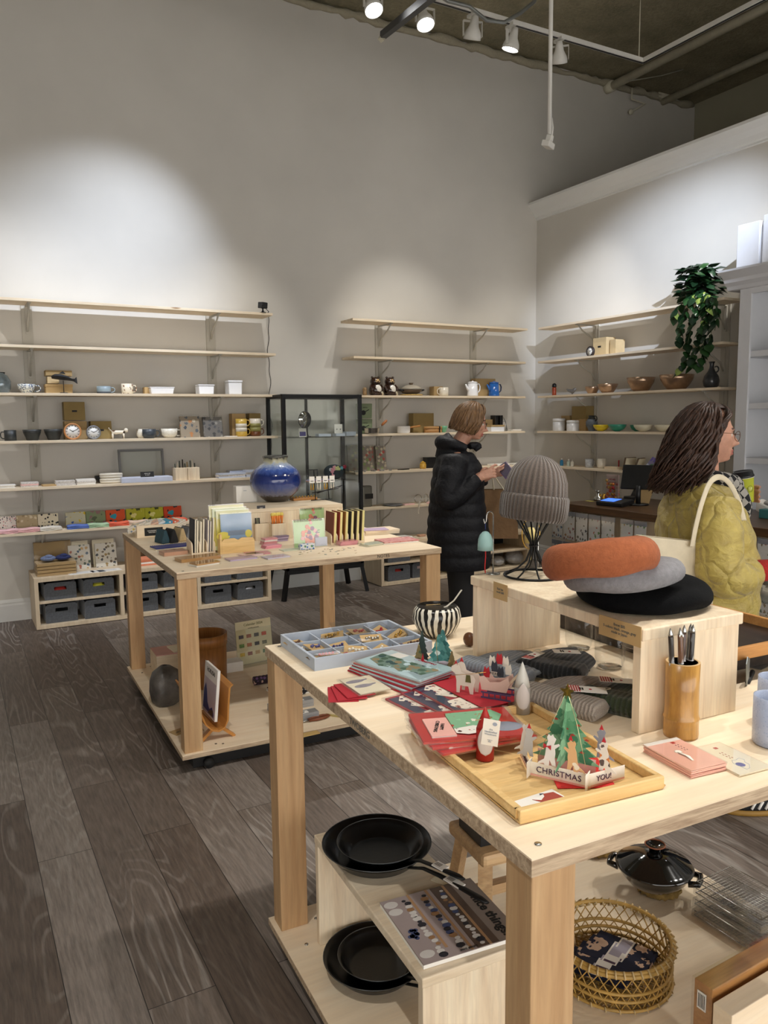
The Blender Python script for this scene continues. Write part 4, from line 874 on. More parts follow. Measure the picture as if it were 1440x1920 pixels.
for i,(px,w_,h) in enumerate(((1110,27,14),(1139,38,17),(1201,52,26),(1268,63,28))):
    bowl('warm grey metal mixing bowl, %s in the row of four'%['smallest and leftmost','second','third, deep one','largest, under the trailing plant'][i],SR(px,2,5.68+(.0 if i else .03)),w_,h,COP,'metal mixing bowls',foot=.5,name='mixing_bowl')
p=SR(1333,2); t=thing('dark_jug','dark stoneware bottle jug with a small ring handle','jug',p.loc,-PI/2)
JG=mat('dark_jug_glaze','35383c',.3,coat=.4,var=.3,vs=30); part('jug',JG,t,lambda q:q.lathe([(.04,0),(.06,.02),(.067,.06),(.058,.10),(.028,.145),(.019,.17),(.018,.20),(.026,.222),(.02,.222)],28)); part('handle',JG,t,lambda q:q.tube(arc((.045,0,.155),.024,-2.2,2.2,14),.006,8))
def jar(label,px,w_,h,X=5.66):
    p=SR(px,3,X); w_*=p.u;h*=p.u; t=thing('lidded_jar',label,'jar',p.loc,0,'white lidded jars'); r=w_/2
    part('jar',WHITE,t,lambda q:q.lathe([(r*.96,0),(r*.97,.002),(r*.97,h*.74)],30)); part('lid',WHITE,t,lambda q:q.lathe([(r,h*.75),(r,h*.96),(r*.9,h),(0,h)],30))
jar('taller white lidded jar at the left of the bowl shelf below',1048,24,23); jar('shorter white lidded jar beside the kraft boxes',1074,24,20)
box_thing('kraft_box','low dark kraft box behind the white jars','box',SR(1066,3,5.77),22,.1,28,KRAFTD)
box_thing('kraft_box','tall kraft box, lower part of the stack behind the grey pitcher','box',SR(1092,3,5.76),38,.11,22,KRAFT)
box_thing('kraft_box','kraft box topping the stack behind the grey pitcher','box',lift(SR(1092,3,5.76),22.2*SR(1092,3).u),38,.11,24,mat('olive_kraft','8f7a4c'))
p=SR(1109,3,5.64); t=thing('grey_pitcher','small blue-grey stoneware pitcher with dark neck and handle','pitcher',p.loc,-PI/2)
SG=mat('slate_blue_clay','5c646c',.55,var=.2,vs=40); part('pitcher',SG,t,lambda q:q.lathe([(.026,0),(.03,.006),(.034,.02),(.056,.06),(.058,.09),(.04,.12)],26)); part('neck',DKG,t,lambda q:q.lathe([(.04,.1205),(.03,.135),(.033,.155),(.026,.155)],22)); part('handle',DKG,t,lambda q:q.tube(arc((.045,0,.125),.026,-1.7,1.8,12),.006,8))
YB_=mat('yellow_bowl_glaze','d8bf1e',.3,coat=.3); TL=mat('teal_glaze','2f8a72',.3,coat=.4); CR2=mat('cream_bowl_glaze','ddd6bd',.35,coat=.2)
for px,w_,h,m_,lab,X in ((1127,30,12,YB_,'shallow yellow bowl beside the grey pitcher',5.63),(1157,34,13,TL,'shallow teal green bowl beside the yellow one',5.63),(1194,26,12,TL,'teal bowl tucked behind the cream one',5.74),(1206,36,13,CR2,'shallow cream bowl with speckles, left of two',5.62),(1244,34,13,CR2,'cream bowl partly hidden by the dark curly hair',5.66)):
    bowl(lab,SR(px,3,X),w_,h,m_,foot=.3)
# fifth level
for px,col,h,lab in ((1053,'2f86b8',14,'tiny blue bottle with pale cap'),(1066,'cfe0d8',13,'tiny pale green bottle'),(1073,'e4e2d6',12,'tiny cream bottle beside the green one')):
    p=SR(px,4,5.65); t=thing('tiny_bottle',lab,'bottle',p.loc); h=h*p.u; part('bottle',mat('bottle_'+col,col,.3),t,lambda q:q.lathe([(.017,0),(.019,.004),(.018,h*.6),(.008,h*.8)],16)); part('cap',PAPER,t,lambda q:q.cyl((0,0,h*.8),.008,h*.2,12))
mug('grey marbled mug with right handle over the pink sign',SR(1105,4,5.65),16,16,mat('marbled_grey','b4b6b8',.3,var=.3,vs=60),1)
p=SR(1128,4,5.65); mug('cream jug-like mug with left handle over the pink sign',P(p.loc,-PI/2),16,18,CERAW,-1)
box_thing('wood_block','pale thin wooden block at the end of the mug shelf','block',SR(1150,4,5.62),32,.08,5,PINE)
p=SR(1160,4,5.70); t=thing('red_pen','upright red pen behind the wooden block','pen',p.loc); part('pen',RED,t,lambda q:q.tube([(0,0,0),(0,0,.085)],.007,8))
for i,(px,rx) in enumerate(((1180,.25),(1196,.35),(1236,.2))):
    p=SR(px,4,5.66); t=thing('brown_folder','brown card folder leaning on the mug shelf, %s'%['left','middle, half open','right'][i],'folder',p.loc,-PI/2+.3*i,'brown card folders'); part('folder',[mat('brown_card','6f5b47',.8),CREAM],t,lambda q:(q.at((0,0,0),(0,rx,0)).box(-.006,.006,-.09,.05,0,.125),q.at((.012,0,0),(0,rx,0)).box(-.002,.004,-.085,.045,0,.12,1)))
p=SR(1218,4,5.60); t=thing('magazine','glossy magazine with violet and green cover leaning near the register','magazine',p.loc,-PI/2)
part('magazine',spots('violet_cover','8b86a8',['4a7a4a','c9cfe0','6a5ab0'],18,.4,.3),t,lambda q:q.at((0,0,0),(-.5,.45,0)).box(-.08,.06,0,.008,0,.13))
# ================================================================ TRAILING PLANT ON THE TOP SHELF
p=SR(1318,0,5.69)
t=thing('trailing_plant','dark green trailing pothos plant on the top corner shelf, vines hanging down','plant',p.loc)
part('pot',mat('dark_plant_pot','2d2f2c',.6),t,lambda q:q.shell([(.06,0),(.08,.1),(.085,.12)],.004,24))
VINE=mat('vine_green','3c4a22',.6); LF=[mat('leaf_dark_green','16301a',.35,var=.3,vs=20),mat('leaf_mid_green','234420',.35,var=.3,vs=20)]; LFY=mat('leaf_yellow_green','8a9c4c',.4)
random.seed(11); lv=MB(); vn=MB()
def leaf(c,d,s,m):
    z=Vector(d).normalized(); x=z.cross(Vector((random.uniform(-.3,.3),random.uniform(-.3,.3),1))).normalized(); y=z.cross(x)
    out=[(0,0),(.42,.12),(.5,.42),(.28,.8),(0,1.1),(-.28,.8),(-.5,.42),(-.42,.12)]
    c=Vector(c); pts=[c+x*a*s+z*b_*s+y*(-.12*s*(1-abs(a)*2)+(.18*s*b_*b_)) for a,b_ in out]; mid=c+z*.45*s+y*(-.16*s)
    lv.add(pts+[mid],[(i,(i+1)%8,8) for i in range(8)],m,True)
for k in range(230):
    a=random.uniform(0,2*PI); rr=random.uniform(.02,.15); z=random.uniform(.06,.34)-rr*.3
    leaf((-.05+rr*math.cos(a)*.8,rr*math.sin(a)*1.15,z),(math.cos(a),math.sin(a),random.uniform(-1.0,.5)),random.uniform(.055,.095),random.choice([0,0,1]))
def w2l(px,py,X): return onx(px,py,X)-p.loc
V=[[(1312,560),(1300,600),(1290,640),(1283,680),(1270,700)],[(1322,560),(1322,610),(1318,660),(1310,690)],[(1335,560),(1338,600),(1330,640),(1322,665)],[(1300,560),(1283,590),(1275,620),(1270,650)],[(1330,570),(1312,625),(1300,665),(1296,692)],[(1290,560),(1272,575),(1262,600)],[(1340,560),(1345,590),(1340,620)]]
for line in V:
    pts=[w2l(x,y,5.5) for x,y in line]; pts=[Vector((-.08,0,.12))]+pts; vn.tube(pts,.003,6)
    for a,b_ in zip(pts[:-1],pts[1:]):
        n_=max(2,int((b_-a).length/.026))
        for i in range(n_):
            c=a.lerp(b_,i/n_); an=random.uniform(0,2*PI); leaf(c,(math.cos(an)*.7-.3,math.sin(an),-1.1),random.uniform(.055,.088),random.choice([0,0,1,1]) if random.random()>.1 else 2)
vn.build('vines',VINE,t); lv.build('leaves',LF+[LFY],t,fixn=False)
# ================================================================ THINGS ON THE COUNTER
def K(px,py,z=CT):
    q=onz(px,py,z); X=min(q.x,CX+.50)
    y=py
    for _ in range(5):
        q=onx(px,y,X); v=Vector((X,q.y,z))-Vector((0,0,HC)); y=960-FP*(v.dot(cU)/v.dot(cF))
    return P((X,min(q.y,CY1-.06),z+.0004),-PI/2)
p=K(1072,928); t=thing('gacha_display','small clear display of red and gold trinkets at the counter end','display',p.loc,-PI/2)
part('clear_case',ACRY,t,lambda q:q.box(-.07,.07,-.04,.04,0,.19)); part('trinkets',[RED,GOLD,mat('orange_glow','d8772a',.5)],t,lambda q:[q.ball((-.05+.025*(k%5),random.uniform(-.02,.02),.015+.028*(k//5)),.013,6,m=k%3) for k in range(26)])
for i,px in enumerate((1080,1092)):
    p=K(px,933); t=thing('gold_cat_figurine','tiny gold cat figurine on the counter, %s of two'%['left','right'][i],'figurine',p.loc,-PI/2,'gold cat figurines'); part('body',GOLD,t,lambda q:(q.lathe([(.014,0),(.018,.012),(.012,.03),(.014,.04),(.008,.05)],12),[q.tube([(s*.008,0,.045),(s*.01,0,.056)],.003,5) for s in (-1,1)],q.tube([(.012,0,.03),(.018,0,.05)],.004,6)))
p=K(1088,918); t=thing('photo_frame','small black photo frame leaning at the back of the counter','frame',p.loc,-PI/2); part('frame',BLACK,t,lambda q:q.at((0,0,0),(-.1,0,0)).box(-.05,.05,0,.01,0,.11))
p=K(1127,925); t=thing('pink_sign','pale pink counter sign card in a clear holder','sign',p.loc,-PI/2)
part('sign_card',mat('pale_pink_card','e8c9cb',.6),t,lambda q:q.box(-.068,.068,0,.004,.004,.205)); part('holder',ACRY,t,lambda q:(q.box(-.07,.07,-.004,-.001,0,.21),q.box(-.07,.07,-.03,.03,0,.0035)))
RT=mat('crimson_print','a8324a',.6)
for s_,z,h in (('WE ARE',.165,.02),('HIRING',.135,.03),('PART TIME',.085,.014),('APPLY NOW',.03,.018)): text('lettering',s_,h,RT,t,(0,-.0045,z),(PI/2,0,0),bold=.0004)
p=K(1118,938); t=thing('pump_bottle','small silver pump bottle beside the card terminal','bottle',p.loc); part('bottle',STEEL,t,lambda q:q.lathe([(.035,0),(.038,.01),(.03,.03),(.012,.04),(.01,.065)],20)); part('pump',STEEL,t,lambda q:(q.lathe([(.014,.065),(.014,.08),(0,.085)],14),q.tube([(0,0,.082),(-.03,0,.084)],.004,6)))
p=K(1153,948); t=thing('card_terminal','black payment terminal with glowing blue screen lying on the counter','payment terminal',p.loc,-PI/2+.15)
part('terminal_body',BLACK,t,lambda q:q.at((0,0,.02),(.12,0,0)).box(-.12,.12,-.08,.08,-.012,.022),bevel=.008); part('screen',mat('blue_screen','3d6fe0',.2,emit=1.2),t,lambda q:q.at((0,0,.02),(.12,0,0)).box(-.095,.03,-.055,.05,.0225,.0235))
p=K(1187,935); t=thing('card_reader','black handheld reader standing tilted in its dock','card reader',p.loc,-PI/2); part('reader',BLACK,t,lambda q:q.at((0,0,.02),(-.25,.35,0)).box(-.035,.035,-.012,.012,0,.18),bevel=.01); part('dock',BLACK,t,lambda q:q.box(-.06,.06,-.05,.05,0,.045),bevel=.008)
part('dark_screen',mat('dark_glass','20242a',.1),t,lambda q:q.at((0,0,.02),(-.25,.35,0)).box(-.028,.028,-.0135,-.0125,.06,.17))
p=K(1202,945); t=thing('kraft_card','kraft envelope leaning upright on the counter','card',p.loc,-PI/2+.25); part('envelope',KRAFT,t,lambda q:q.at((0,0,0),(-.35,.12,0)).box(-.06,.06,0,.004,0,.155))
p=K(1222,925); t=thing('register_screen','black register screen seen from behind, by the curly-haired woman','screen',p.loc+Vector((-.15,0,0)),-PI/2+.5); part('screen_panel',BLACK,t,lambda q:q.at((0,0,.12),(-.4,0,0)).box(-.14,.14,-.01,.01,0,.2),bevel=.006); part('stand',BLACK,t,lambda q:(q.tube([(0,0,0),(0,-.01,.15)],.02,10),q.cyl((0,0,0),.08,.01,20)))
p=K(1092,938); t=thing('yellow_note','yellow paper slip on the counter edge','note',p.loc,-PI/2); part('slip',mat('yellow_note_paper','d8cf6a',.7),t,lambda q:q.box(-.04,.04,-.015,.015,0,.001))
for i,(px,py,m_) in enumerate(((1432,935,PAPER),(1445,925,mat('mixed_small_grey','8d8a85')))):
    p=K(px,py+25); t=thing('snack_packet','wrapped white and green packet pile on the counter at the right edge, %s'%['front','back'][i],'packet',p.loc,-PI/2,'packets at the right counter edge'); part('packet',m_,t,lambda q:q.at((0,0,.0),(.3,.3,0)).box(-.05,.05,-.03,.03,.03,.11),bevel=.012)
p=K(1430,975); t=thing('teal_box','teal box on the counter at the right edge','box',p.loc+Vector((.12,0,0)),-PI/2); part('box_body',mat('teal_card','2f6a6c',.6),t,lambda q:q.box(-.08,.08,-.05,.05,0,.06),bevel=.003)
# sticker racks on the counter front
SHD=mat('grey_header','7e828c',.6); 
cols_=[(1038,1058,950),(1059,1081,951),(1082,1105,953),(1106,1129,955),(1130,1156,957),(1166,1191,960),(1192,1216,962),(1240,1262,968),(1266,1290,972),(1388,1420,990),(1423,1455,993)]
pal=[['8a5a3c','5c7a4a','4a6a8c'],['a87a4a','6a6a5a','8c4a4a'],['3a2e26','5a4a3a','4a4a4a'],['c06a4a','d0a0a0','6a8a4a'],['6a8a5a','8a8a8a','b0907a'],['b84a4a','5a9a5a','c0a04a'],['9ac04a','5a8a4a','c0c04a'],['5a5a7a','c07a7a','5a8a6a'],['8a6a4a','a0a0c0','7a4a5a'],['b0523c','4a5a4a','8a8a5a'],['4a6a4a','b05a4a','8c7a5a']]
desc=['brown animal motifs','tan animal motifs','dark cat motifs','orange koi motifs','green leaf motifs','red and green fruit motifs','lime leaf motifs','violet flower motifs','grey-blue flower motifs','red sushi motifs','green vegetable motifs']
for r in range(2):
    for i,(x0,x1,y0) in enumerate(cols_):
        a=onx(x0,y0,CX-.012); b_=onx(x1,y0,CX-.012); W_=a.y-b_.y; top=min(a.z,CT-.062)-.0-r*.245; 
        t=thing('sticker_sheet','hanging sticker sheet with %s, %s row on the counter front'%(desc[i],['upper','lower'][r]),'sticker sheet',(CX-.012,(a.y+b_.y)/2,top),-PI/2,'sticker sheets on the counter front')
        part('header',SHD,t,lambda q:q.box(-W_/2+.002,W_/2-.002,-.014,-.010,-.035,0)); part('sheet',spots('stickers_%d'%i,'dddcd8',pal[(i+r*3)%11],30,.36,.4),t,lambda q:q.box(-W_/2+.006,W_/2-.006,-.0135,-.011,-.225,-.0355))
        part('clear_sleeve',CLEAR,t,lambda q:q.box(-W_/2+.002,W_/2-.002,-.018,-.0145,-.235,0))
for i,(px,py) in enumerate(((1425,1110),)):
    a=onx(px,py,CX-.1); t=thing('acrylic_bin','clear acrylic bin of small parcels hung low on the counter front','bin',(CX-.08,a.y,a.z-.05),-PI/2)
    part('bin',ACRY,t,lambda q:(q.box(-.1,.1,-.08,-.076,0,.16),q.box(-.1,.1,0,.004,0,.2),q.box(-.1,-.096,-.076,0,0,.18),q.box(.096,.1,-.076,0,0,.18),q.box(-.096,.096,-.076,0,0,.004)))
    part('parcels',mat('grey_parcel','8f8c86',.6,var=.3,vs=25),t,lambda q:[q.at((-.05+.05*k,-.04,.045+.02*(k%2)),(.2*k,.3,.4*k)).box(-.03,.03,-.02,.02,-.035,.035) for k in range(3)])
# ================================================================ FAR TABLE TOP
def F(px,py,z=TH): q=onz(px,py,z); return P((q.x,q.y,z+.0004),RZF)
K8=.88
def fbox(name,label,cat,px,py,w,d,h,m,rz=0,z=TH,group=None,**k):
    p=F(px,py,z); return box_thing(name,label,cat,P(p.loc,RZF),w/K8,d,h,m,rz,group,**k)
def flat(name,label,cat,px,py,w,d,h,m,rz=0,z=TH,group=None,n=1,film=False,pr=None):
    p=P(F(px,py,z).loc,RZF+rz); t=thing(name,label,cat,p.loc,p.rz,group)
    for k in range(n): part('card' if n==1 else 'card_in_pile',m if not isinstance(m,list) else m[k%len(m)],t,lambda q:q.at((.002*k,-.001*k,0),(0,0,.02*k)).box(-w/2,w/2,-d/2,d/2,h*k/n,h*(k+1)/n-.0001))
    if film: part('clear_sleeve',CLEAR,t,lambda q:q.box(-w/2-.006,w/2+.006,-d/2-.006,d/2+.006,0,h+.0012))
    if pr: part('printing',pr,t,lambda q:q.at((0,0,0)).box(-w*.3,w*.3,-d*.3,d*.3,h,h+.0004))
    return t
# riser
ry=4.18; rz_=1.115
a=ony(436,950,ry); b_=ony(640,950,ry)
t=thing('wood_riser','pale wooden riser box at the back of the far table, under the blue vase','riser',(a.x,ry,TH+.0004),RZF)
RW=b_.x-a.x; RH=rz_-TH
part('top_board',PINE,t,lambda q:q.box(0,RW,0,.36,RH-.02,RH),bevel=.002)
for x in (0,RW-.02): part('side_board',PINEZ,t,lambda q:q.box(x,x+.02,0,.36,0,RH-.0205))
part('back_board',PINEZ,t,lambda q:q.box(.0205,RW-.0205,.0,.02,0,RH-.0205))
def R_(px,py,Y=None):
    q=onz(px,py,rz_); return Vector((q.x,q.y,rz_+.0006))
# blue vase
def vase():
    m,t_,bs=nt('blue_drip_glaze'); sp=node(t_,'ShaderNodeSeparateXYZ'); co=coords(t_); t_.links.new(co,sp.inputs[0])
    n=noisen(t_,coords(t_,(60,60,6)),1.0,4); ad=node(t_,'ShaderNodeMath',operation='MULTIPLY_ADD'); t_.links.new(n.outputs[0],ad.inputs[0]); ad.inputs[1].default_value=.045; t_.links.new(sp.outputs[2],ad.inputs[2])
    mr=node(t_,'ShaderNodeMapRange'); mr.inputs['From Min'].default_value=.022; mr.inputs['From Max'].default_value=.30; t_.links.new(ad.outputs[0],mr.inputs[0])
    t_.links.new(ramp(t_,mr.outputs[0],[(.0,srgb('2e2620')),(.13,srgb('332b26')),(.17,srgb('77788c')),(.33,srgb('43538c')),(.48,srgb('1c2f70')),(.60,srgb('182a66')),(.72,srgb('4a66b0')),(.82,srgb('a9b9d6')),(.88,srgb('b9b69c')),(.95,srgb('8f8d78')),(.97,srgb('3e3f3c')),(1,srgb('4a4b48'))]),bs.inputs['Base Color'])
    bs.inputs['Roughness'].default_value=.12; bs.inputs['Coat Weight'].default_value=.6; return m
p=onz(518,940,rz_); u=mpp(p); r=48*u
vt=thing('blue_vase','large round blue glazed vase with dark foot on the wooden riser','vase',(p.x,p.y,rz_+.0006))
part('vase_wall',vase(),vt,lambda q:q.lathe([(r*.40,0),(r*.42,.004),(r*.62,.028),(r*.86,.065),(r*.99,.11),(r,.135),(r*.96,.165),(r*.82,.2),(r*.6,.225),(r*.47,.237),(r*.46,.262),(r*.50,.270),(r*.50,.280),(r*.44,.282),(r*.40,.262),(r*.43,.23)],56))
fb=onz(463,942,rz_); t=thing('white_display_box','white upright box beside the blue vase','box',(fb.x,fb.y,rz_+.0006),RZF); part('box_body',PAPER,t,lambda q:q.box(-.065,.065,0,.06,0,.10),bevel=.002); part('small_print',mat('grey_print','9aa0ab'),t,lambda q:q.box(-.02,.0,-.0006,0,.07,.073))
# earring stand
fb=onz(603,938,rz_); t=thing('earring_stand','black wire earring stand on the wooden riser','stand',(fb.x,fb.y,rz_+.0006),RZF)
part('wire_frame',BLKM,t,lambda q:(q.tube([(-.07,0,.003),(.07,0,.003)],.003,6),q.tube([(-.04,.0,.003),(-.04,.02,.19)],.003,6),q.tube([(.05,0,.003),(.05,.02,.14)],.003,6),q.tube([(-.07,-.02,.05),(.10,-.02,.07),(.12,-.05,.09),(-.05,-.05,.05)],.003,6),q.tube([(-.07,.02,.14),(.10,.02,.14)],.003,6),q.tube([(-.08,.01,.19),(-.02,.01,.19),(-.02,.01,.145),(-.08,.01,.145)],.004,6,closed=True)))
for k in range(4):
    x=-.075+.045*k; t2_=thing('earring_pair_card','white card with dangling gold earrings, %s on the black wire stand'%['first from left','second from left','third from left','rightmost'][k],'earrings',tuple(Vector((fb.x,fb.y,rz_))+Vector((x,-.03,.0))),RZF,'earring cards on the wire stand')
    part('card',PAPER,t2_,lambda q:q.box(-.017,.017,.0,.002,.112,.152)); part('card_print',INK,t2_,lambda q:q.box(-.01,.01,-.0006,0,.122,.126)); part('earring',[GOLD,CERAW][k%2],t2_,lambda q:[q.tube([(s*.008,-.002,.112),(s*.009,-.002,.09),(s*.006,-.002,.07)],[.002,.004,.005],6) for s in (-1,1)])
fb=onz(590,940,rz_); t=thing('bead_tray','slim wooden tray with beads beside the blue vase','tray',(fb.x-.02,fb.y+.12,rz_+.0006),RZF); part('tray',OAK,t,lambda q:q.box(-.08,.08,-.03,.03,0,.015),bevel=.002); part('beads',GOLD,t,lambda q:[q.ball((-.07+.02*k,0,.02),.006,6) for k in range(8)])
# cloth tray at the left
p=F(291,1003); t=thing('cloth_tray','pale wooden tray of folded cloths with black label at the table corner','tray',p.loc,RZF); TW,TD,TH_=.235,.16,.07
part('tray_box',BIRCH,t,lambda q:(q.box(-TW/2,TW/2,-TD/2,-TD/2+.01,0,TH_),q.box(-TW/2,TW/2,TD/2-.01,TD/2,0,TH_),q.box(-TW/2,-TW/2+.01,-TD/2+.01,TD/2-.01,0,TH_),q.box(TW/2-.01,TW/2,-TD/2+.01,TD/2-.01,0,TH_),q.box(-TW/2+.01,TW/2-.01,-TD/2+.01,TD/2-.01,0,.008)))
part('black_label',INK,t,lambda q:q.box(-.075,.03,-TD/2-.0012,-TD/2,.008,.055)); text('chalk_writing','HANDKERCHIEF\nWINTER SALE',.010,PAPER,t,(-.022,-TD/2-.0016,.032),(PI/2,0,0))
cc=[('e6dccb','white'),('e9e2d2','cream'),('e1b9a0','peach'),('dfe3e6','pale grey'),('4a9fc4','sky blue'),('e2714e','coral'),('efe6d8','ivory')]
for i,(c_,n_) in enumerate(cc):
    t2_=thing('folded_handkerchief','%s printed handkerchief folded in the wooden cloth tray'%n_,'handkerchief',tuple(p.loc+Vector((-.085+.034*i,.0+.01*(i%2),.01))),RZF,'handkerchiefs in the wooden tray')
    part('cloth',spots('kerchief_'+c_,c_,['d8c05a','7a90a8',c_,'e8e4dc'],50,.3,.9),t2_,lambda q:[q.at((0,0,.012*j),(.05,-.32,.15*(i-3))).box(-.05,.05,-.06,.06,.03,.042) for j in range(3)],bevel=.005)
def pouch(label,px,py,c_,w_=.05,h=.075,cat='pouch',clear=False):
    p=F(px,py); t=thing('zip_pouch',label,cat,p.loc,RZF+.25); m_=mat('pouch_'+c_,c_,.8,var=.15,vs=30)
    part('pouch_body',m_,t,lambda q:q.prism([(-w_/2,0),(w_/2,0),(w_*.42,h*.35),(.006,h),(-.006,h),(-w_*.42,h*.35)],-.045,.055,plane='xz'),bevel=.006)
    part('zip',BLACK,t,lambda q:q.box(-.002,.002,-.04,.05,h-.001,h+.003))
pouch('dark teal zip pouch standing by the wooden tray',305,1018,'2b4752'); pouch('black zip pouch beside the teal one',321,1017,'17181b'); pouch('beige zip pouch right of the black one',337,1014,'c2aa80'); pouch('clear grey wrapped pouch at the end of the pouch row',351,1012,'74787e',.06)
t=flat('spiral_notebook','navy spiral-bound notebook lying on the far table corner','notebook',321,1027,.20,.10,.012,[CREAM,mat('navy_cover','2a2f74',.5)],.12,n=2)
part('spiral',STEEL,t,lambda q:[q.tube(arc((-.095+.01*k,.048,.006),.008,0,2*PI,8,'yz')[:-1],.0012,4,closed=True) for k in range(20)])
flat('notebook_pack','peach notebook in clear sleeve on the far table','notebook',325,1039,.12,.09,.018,mat('peach_cover','c9977a',.6),.1,film=True)
flat('notebook_pack','long tan notebook in clear sleeve on the far table corner','notebook',371,1049,.20,.09,.016,mat('tan_cover','b3854a',.5),.15,film=True)
flat('notebook_pack','small tan notebook in clear sleeve, nearest the far table corner','notebook',383,1059,.12,.07,.014,[PAPER,mat('tan_cover','b3854a')],.28,n=2,film=True)
# file racks
def rack(label,px,py,W_,D,h,slots):
    p=F(px,py); t=thing('file_rack',label,'rack',p.loc,RZF); 
    part('base',BIRCH,t,lambda q:q.box(-W_/2,W_/2,-D/2,D/2,0,.008))
    for k in range(slots+1):
        x=-W_/2+(W_-.006)*k/slots; part('divider',BIRCH,t,lambda q:q.prism([(-D/2,.0085),(D/2,.0085),(D/2,h*1.25),(-D/2+.01,h),(-D/2,h-.01)],x,x+.006,plane='yz'))
    return p,t
p,_=rack('birch file rack holding notebooks, left of the blue cards',377,1036,.12,.11,.06,3)
nb=[(-.045,'26262a','black spiral notebook'),(-.033,'d8d2c4','white notebook'),(-.015,'efeadf','cream notebook'),(-.002,'cfc6b4','pale beige notebook'),(.022,'b3adb6','lilac grey planner'),(.034,'a59fac','grey planner in film'),(.048,'bfb9b4','light grey planner')]
for i,(x,c_,lab) in enumerate(nb):
    t=thing('upright_notebook',lab+' standing in the left birch file rack','notebook',tuple(p.loc+Vector((x,-.005,.0085))),RZF,'notebooks in the left file rack'); hh=.17-.006*(i%3)
    part('pages',CREAM,t,lambda q:q.at((0,0,0),(0,.05,0)).box(-.002,.0035,-.05,.06,.001,hh-.002)); part('cover',mat('cover_'+c_,c_,.6),t,lambda q:q.at((0,0,0),(0,.05,0)).box(-.0035,-.0021,-.052,.062,0,hh))
p=F(447,1036)
t=thing('card_stand','bamboo stand with a rounded front panel on the far table','stand',p.loc,RZF); part('front_panel',BAMB,t,lambda q:q.prism([(-.085,0),(.085,0),(.085,.062),(.075,.074),(.02,.076),(0,.066),(-.02,.076),(-.075,.074),(-.085,.062)],-.006,.004,plane='xz')); part('base',BAMB,t,lambda q:q.box(-.085,.085,.0045,.12,0,.012)); part('side_panel',BAMB,t,lambda q:q.box(-.095,-.0855,-.006,.12,0,.10))
cs=[(.012,'7f9cba','blue letter set with lemons on its band',.16,.185),(.034,'d3cf8c','yellow letter set in film',.17,.20),(.052,'cfd6a4','pale lime letter set',.175,.21),(.07,'e3dc9c','tall pale yellow letter set at the back',.18,.225),(.09,'b9c2cc','light grey letter set, rearmost',.15,.20)]
for i,(y,c_,lab,w_,h) in enumerate(cs):
    t=thing('letter_set',lab+' in the bamboo stand','letter set',tuple(p.loc+Vector((-.01*i,y,.0125))),RZF,rot=(-.06,0,RZF),group='letter sets in the bamboo stand')
    part('card',mat('letter_'+c_,c_,.6,var=.08),t,lambda q:q.box(-w_/2,w_/2,0,.010,0,h)); part('clear_sleeve',CLEAR,t,lambda q:q.box(-w_/2-.003,w_/2+.003,-.0008,.0115,0,h+.006))
    if i==0:
        part('lemon_print',mat('lemon_print','d8c94e',.6),t,lambda q:(q.prism([(-.085+.0+.035*math.cos(a*PI/8)+.015,.075+.022*math.sin(a*PI/8)) for a in range(16)],-.0006,0,plane='xz'),q.prism([(.062+.03*math.cos(a*PI/8)*.6,.08+.02*math.sin(a*PI/8)) for a in range(16)],-.0006,0,plane='xz')))
        part('grey_band',mat('grey_band','6f7f93',.6),t,lambda q:q.box(-.045,.045,-.0007,0,.075,.10)); 
    if i in(1,2): part('yellow_print',mat('lemon_print','d8c94e'),t,lambda q:q.box(-w_/2,-w_/2+.03,-.0006,0,.02,h*.8))
for i,(px,lab) in enumerate(((489,'left'),(520,'right'))):
    p=F(px,1012); t=thing('pencil_box','square pale wooden pencil box on the far table, '+lab+' of two','pencil holder',p.loc,RZF,'pencil boxes')
    part('box_walls',PINEZ,t,lambda q:(q.box(-.042,.042,-.035,-.029,0,.095),q.box(-.042,.042,.029,.035,0,.095),q.box(-.042,-.036,-.0289,.0289,0,.095),q.box(.036,.042,-.0289,.0289,0,.095),q.box(-.0359,.0359,-.0289,.0289,0,.006)))
    if i==0:
        t=thing('pink_tag_card','pink and dark sticker card standing in the left pencil box','card',tuple(p.loc+Vector((.012,.012,.007))),RZF); part('card',mat('pink_sticker_card','cf9fb4',.6),t,lambda q:q.box(-.024,.024,0,.003,0,.15)); part('dark_header',mat('dark_header','3a3a40',.6),t,lambda q:q.box(-.024,.024,-.0005,.0035,.15,.185)); text('lettering','mini\nsticker',.010,PAPER,t,(0,-.001,.167),(PI/2,0,0)); 
        for k in range(3):
            t=thing('marker_pen',['black marker leaning at the left of the left pencil box','olive marker in the middle of the left pencil box','black marker nearest the pink card in the left pencil box'][k],'pen',tuple(p.loc+Vector((-.028+.01*k,-.018,.007))),RZF,'slim markers in the left pencil box'); part('pen',[INK,mat('olive_pen','5a6048',.5),INK][k],t,lambda q:q.tube([(0,0,0),(-.006,0,.12)],.004,6))
    else:
        for k in range(5):
            t=thing('carrot_pen','orange carrot-shaped pen in the right pencil box, %s'%['far left','second','middle','fourth','far right'][k],'pen',tuple(p.loc+Vector((-.03+.014*k,.005*(k%2)-.01,.007))),RZF,'carrot pens'); OR=mat('carrot_orange','e0802e',.5); part('pen',OR,t,lambda q:q.tube([(0,0,0),(0,0,.10),(0,0,.13)],[.004,.005,.009],8)); part('top',mat('carrot_top','e6cf6a',.6),t,lambda q:q.ball((0,0,.138),.011,6))
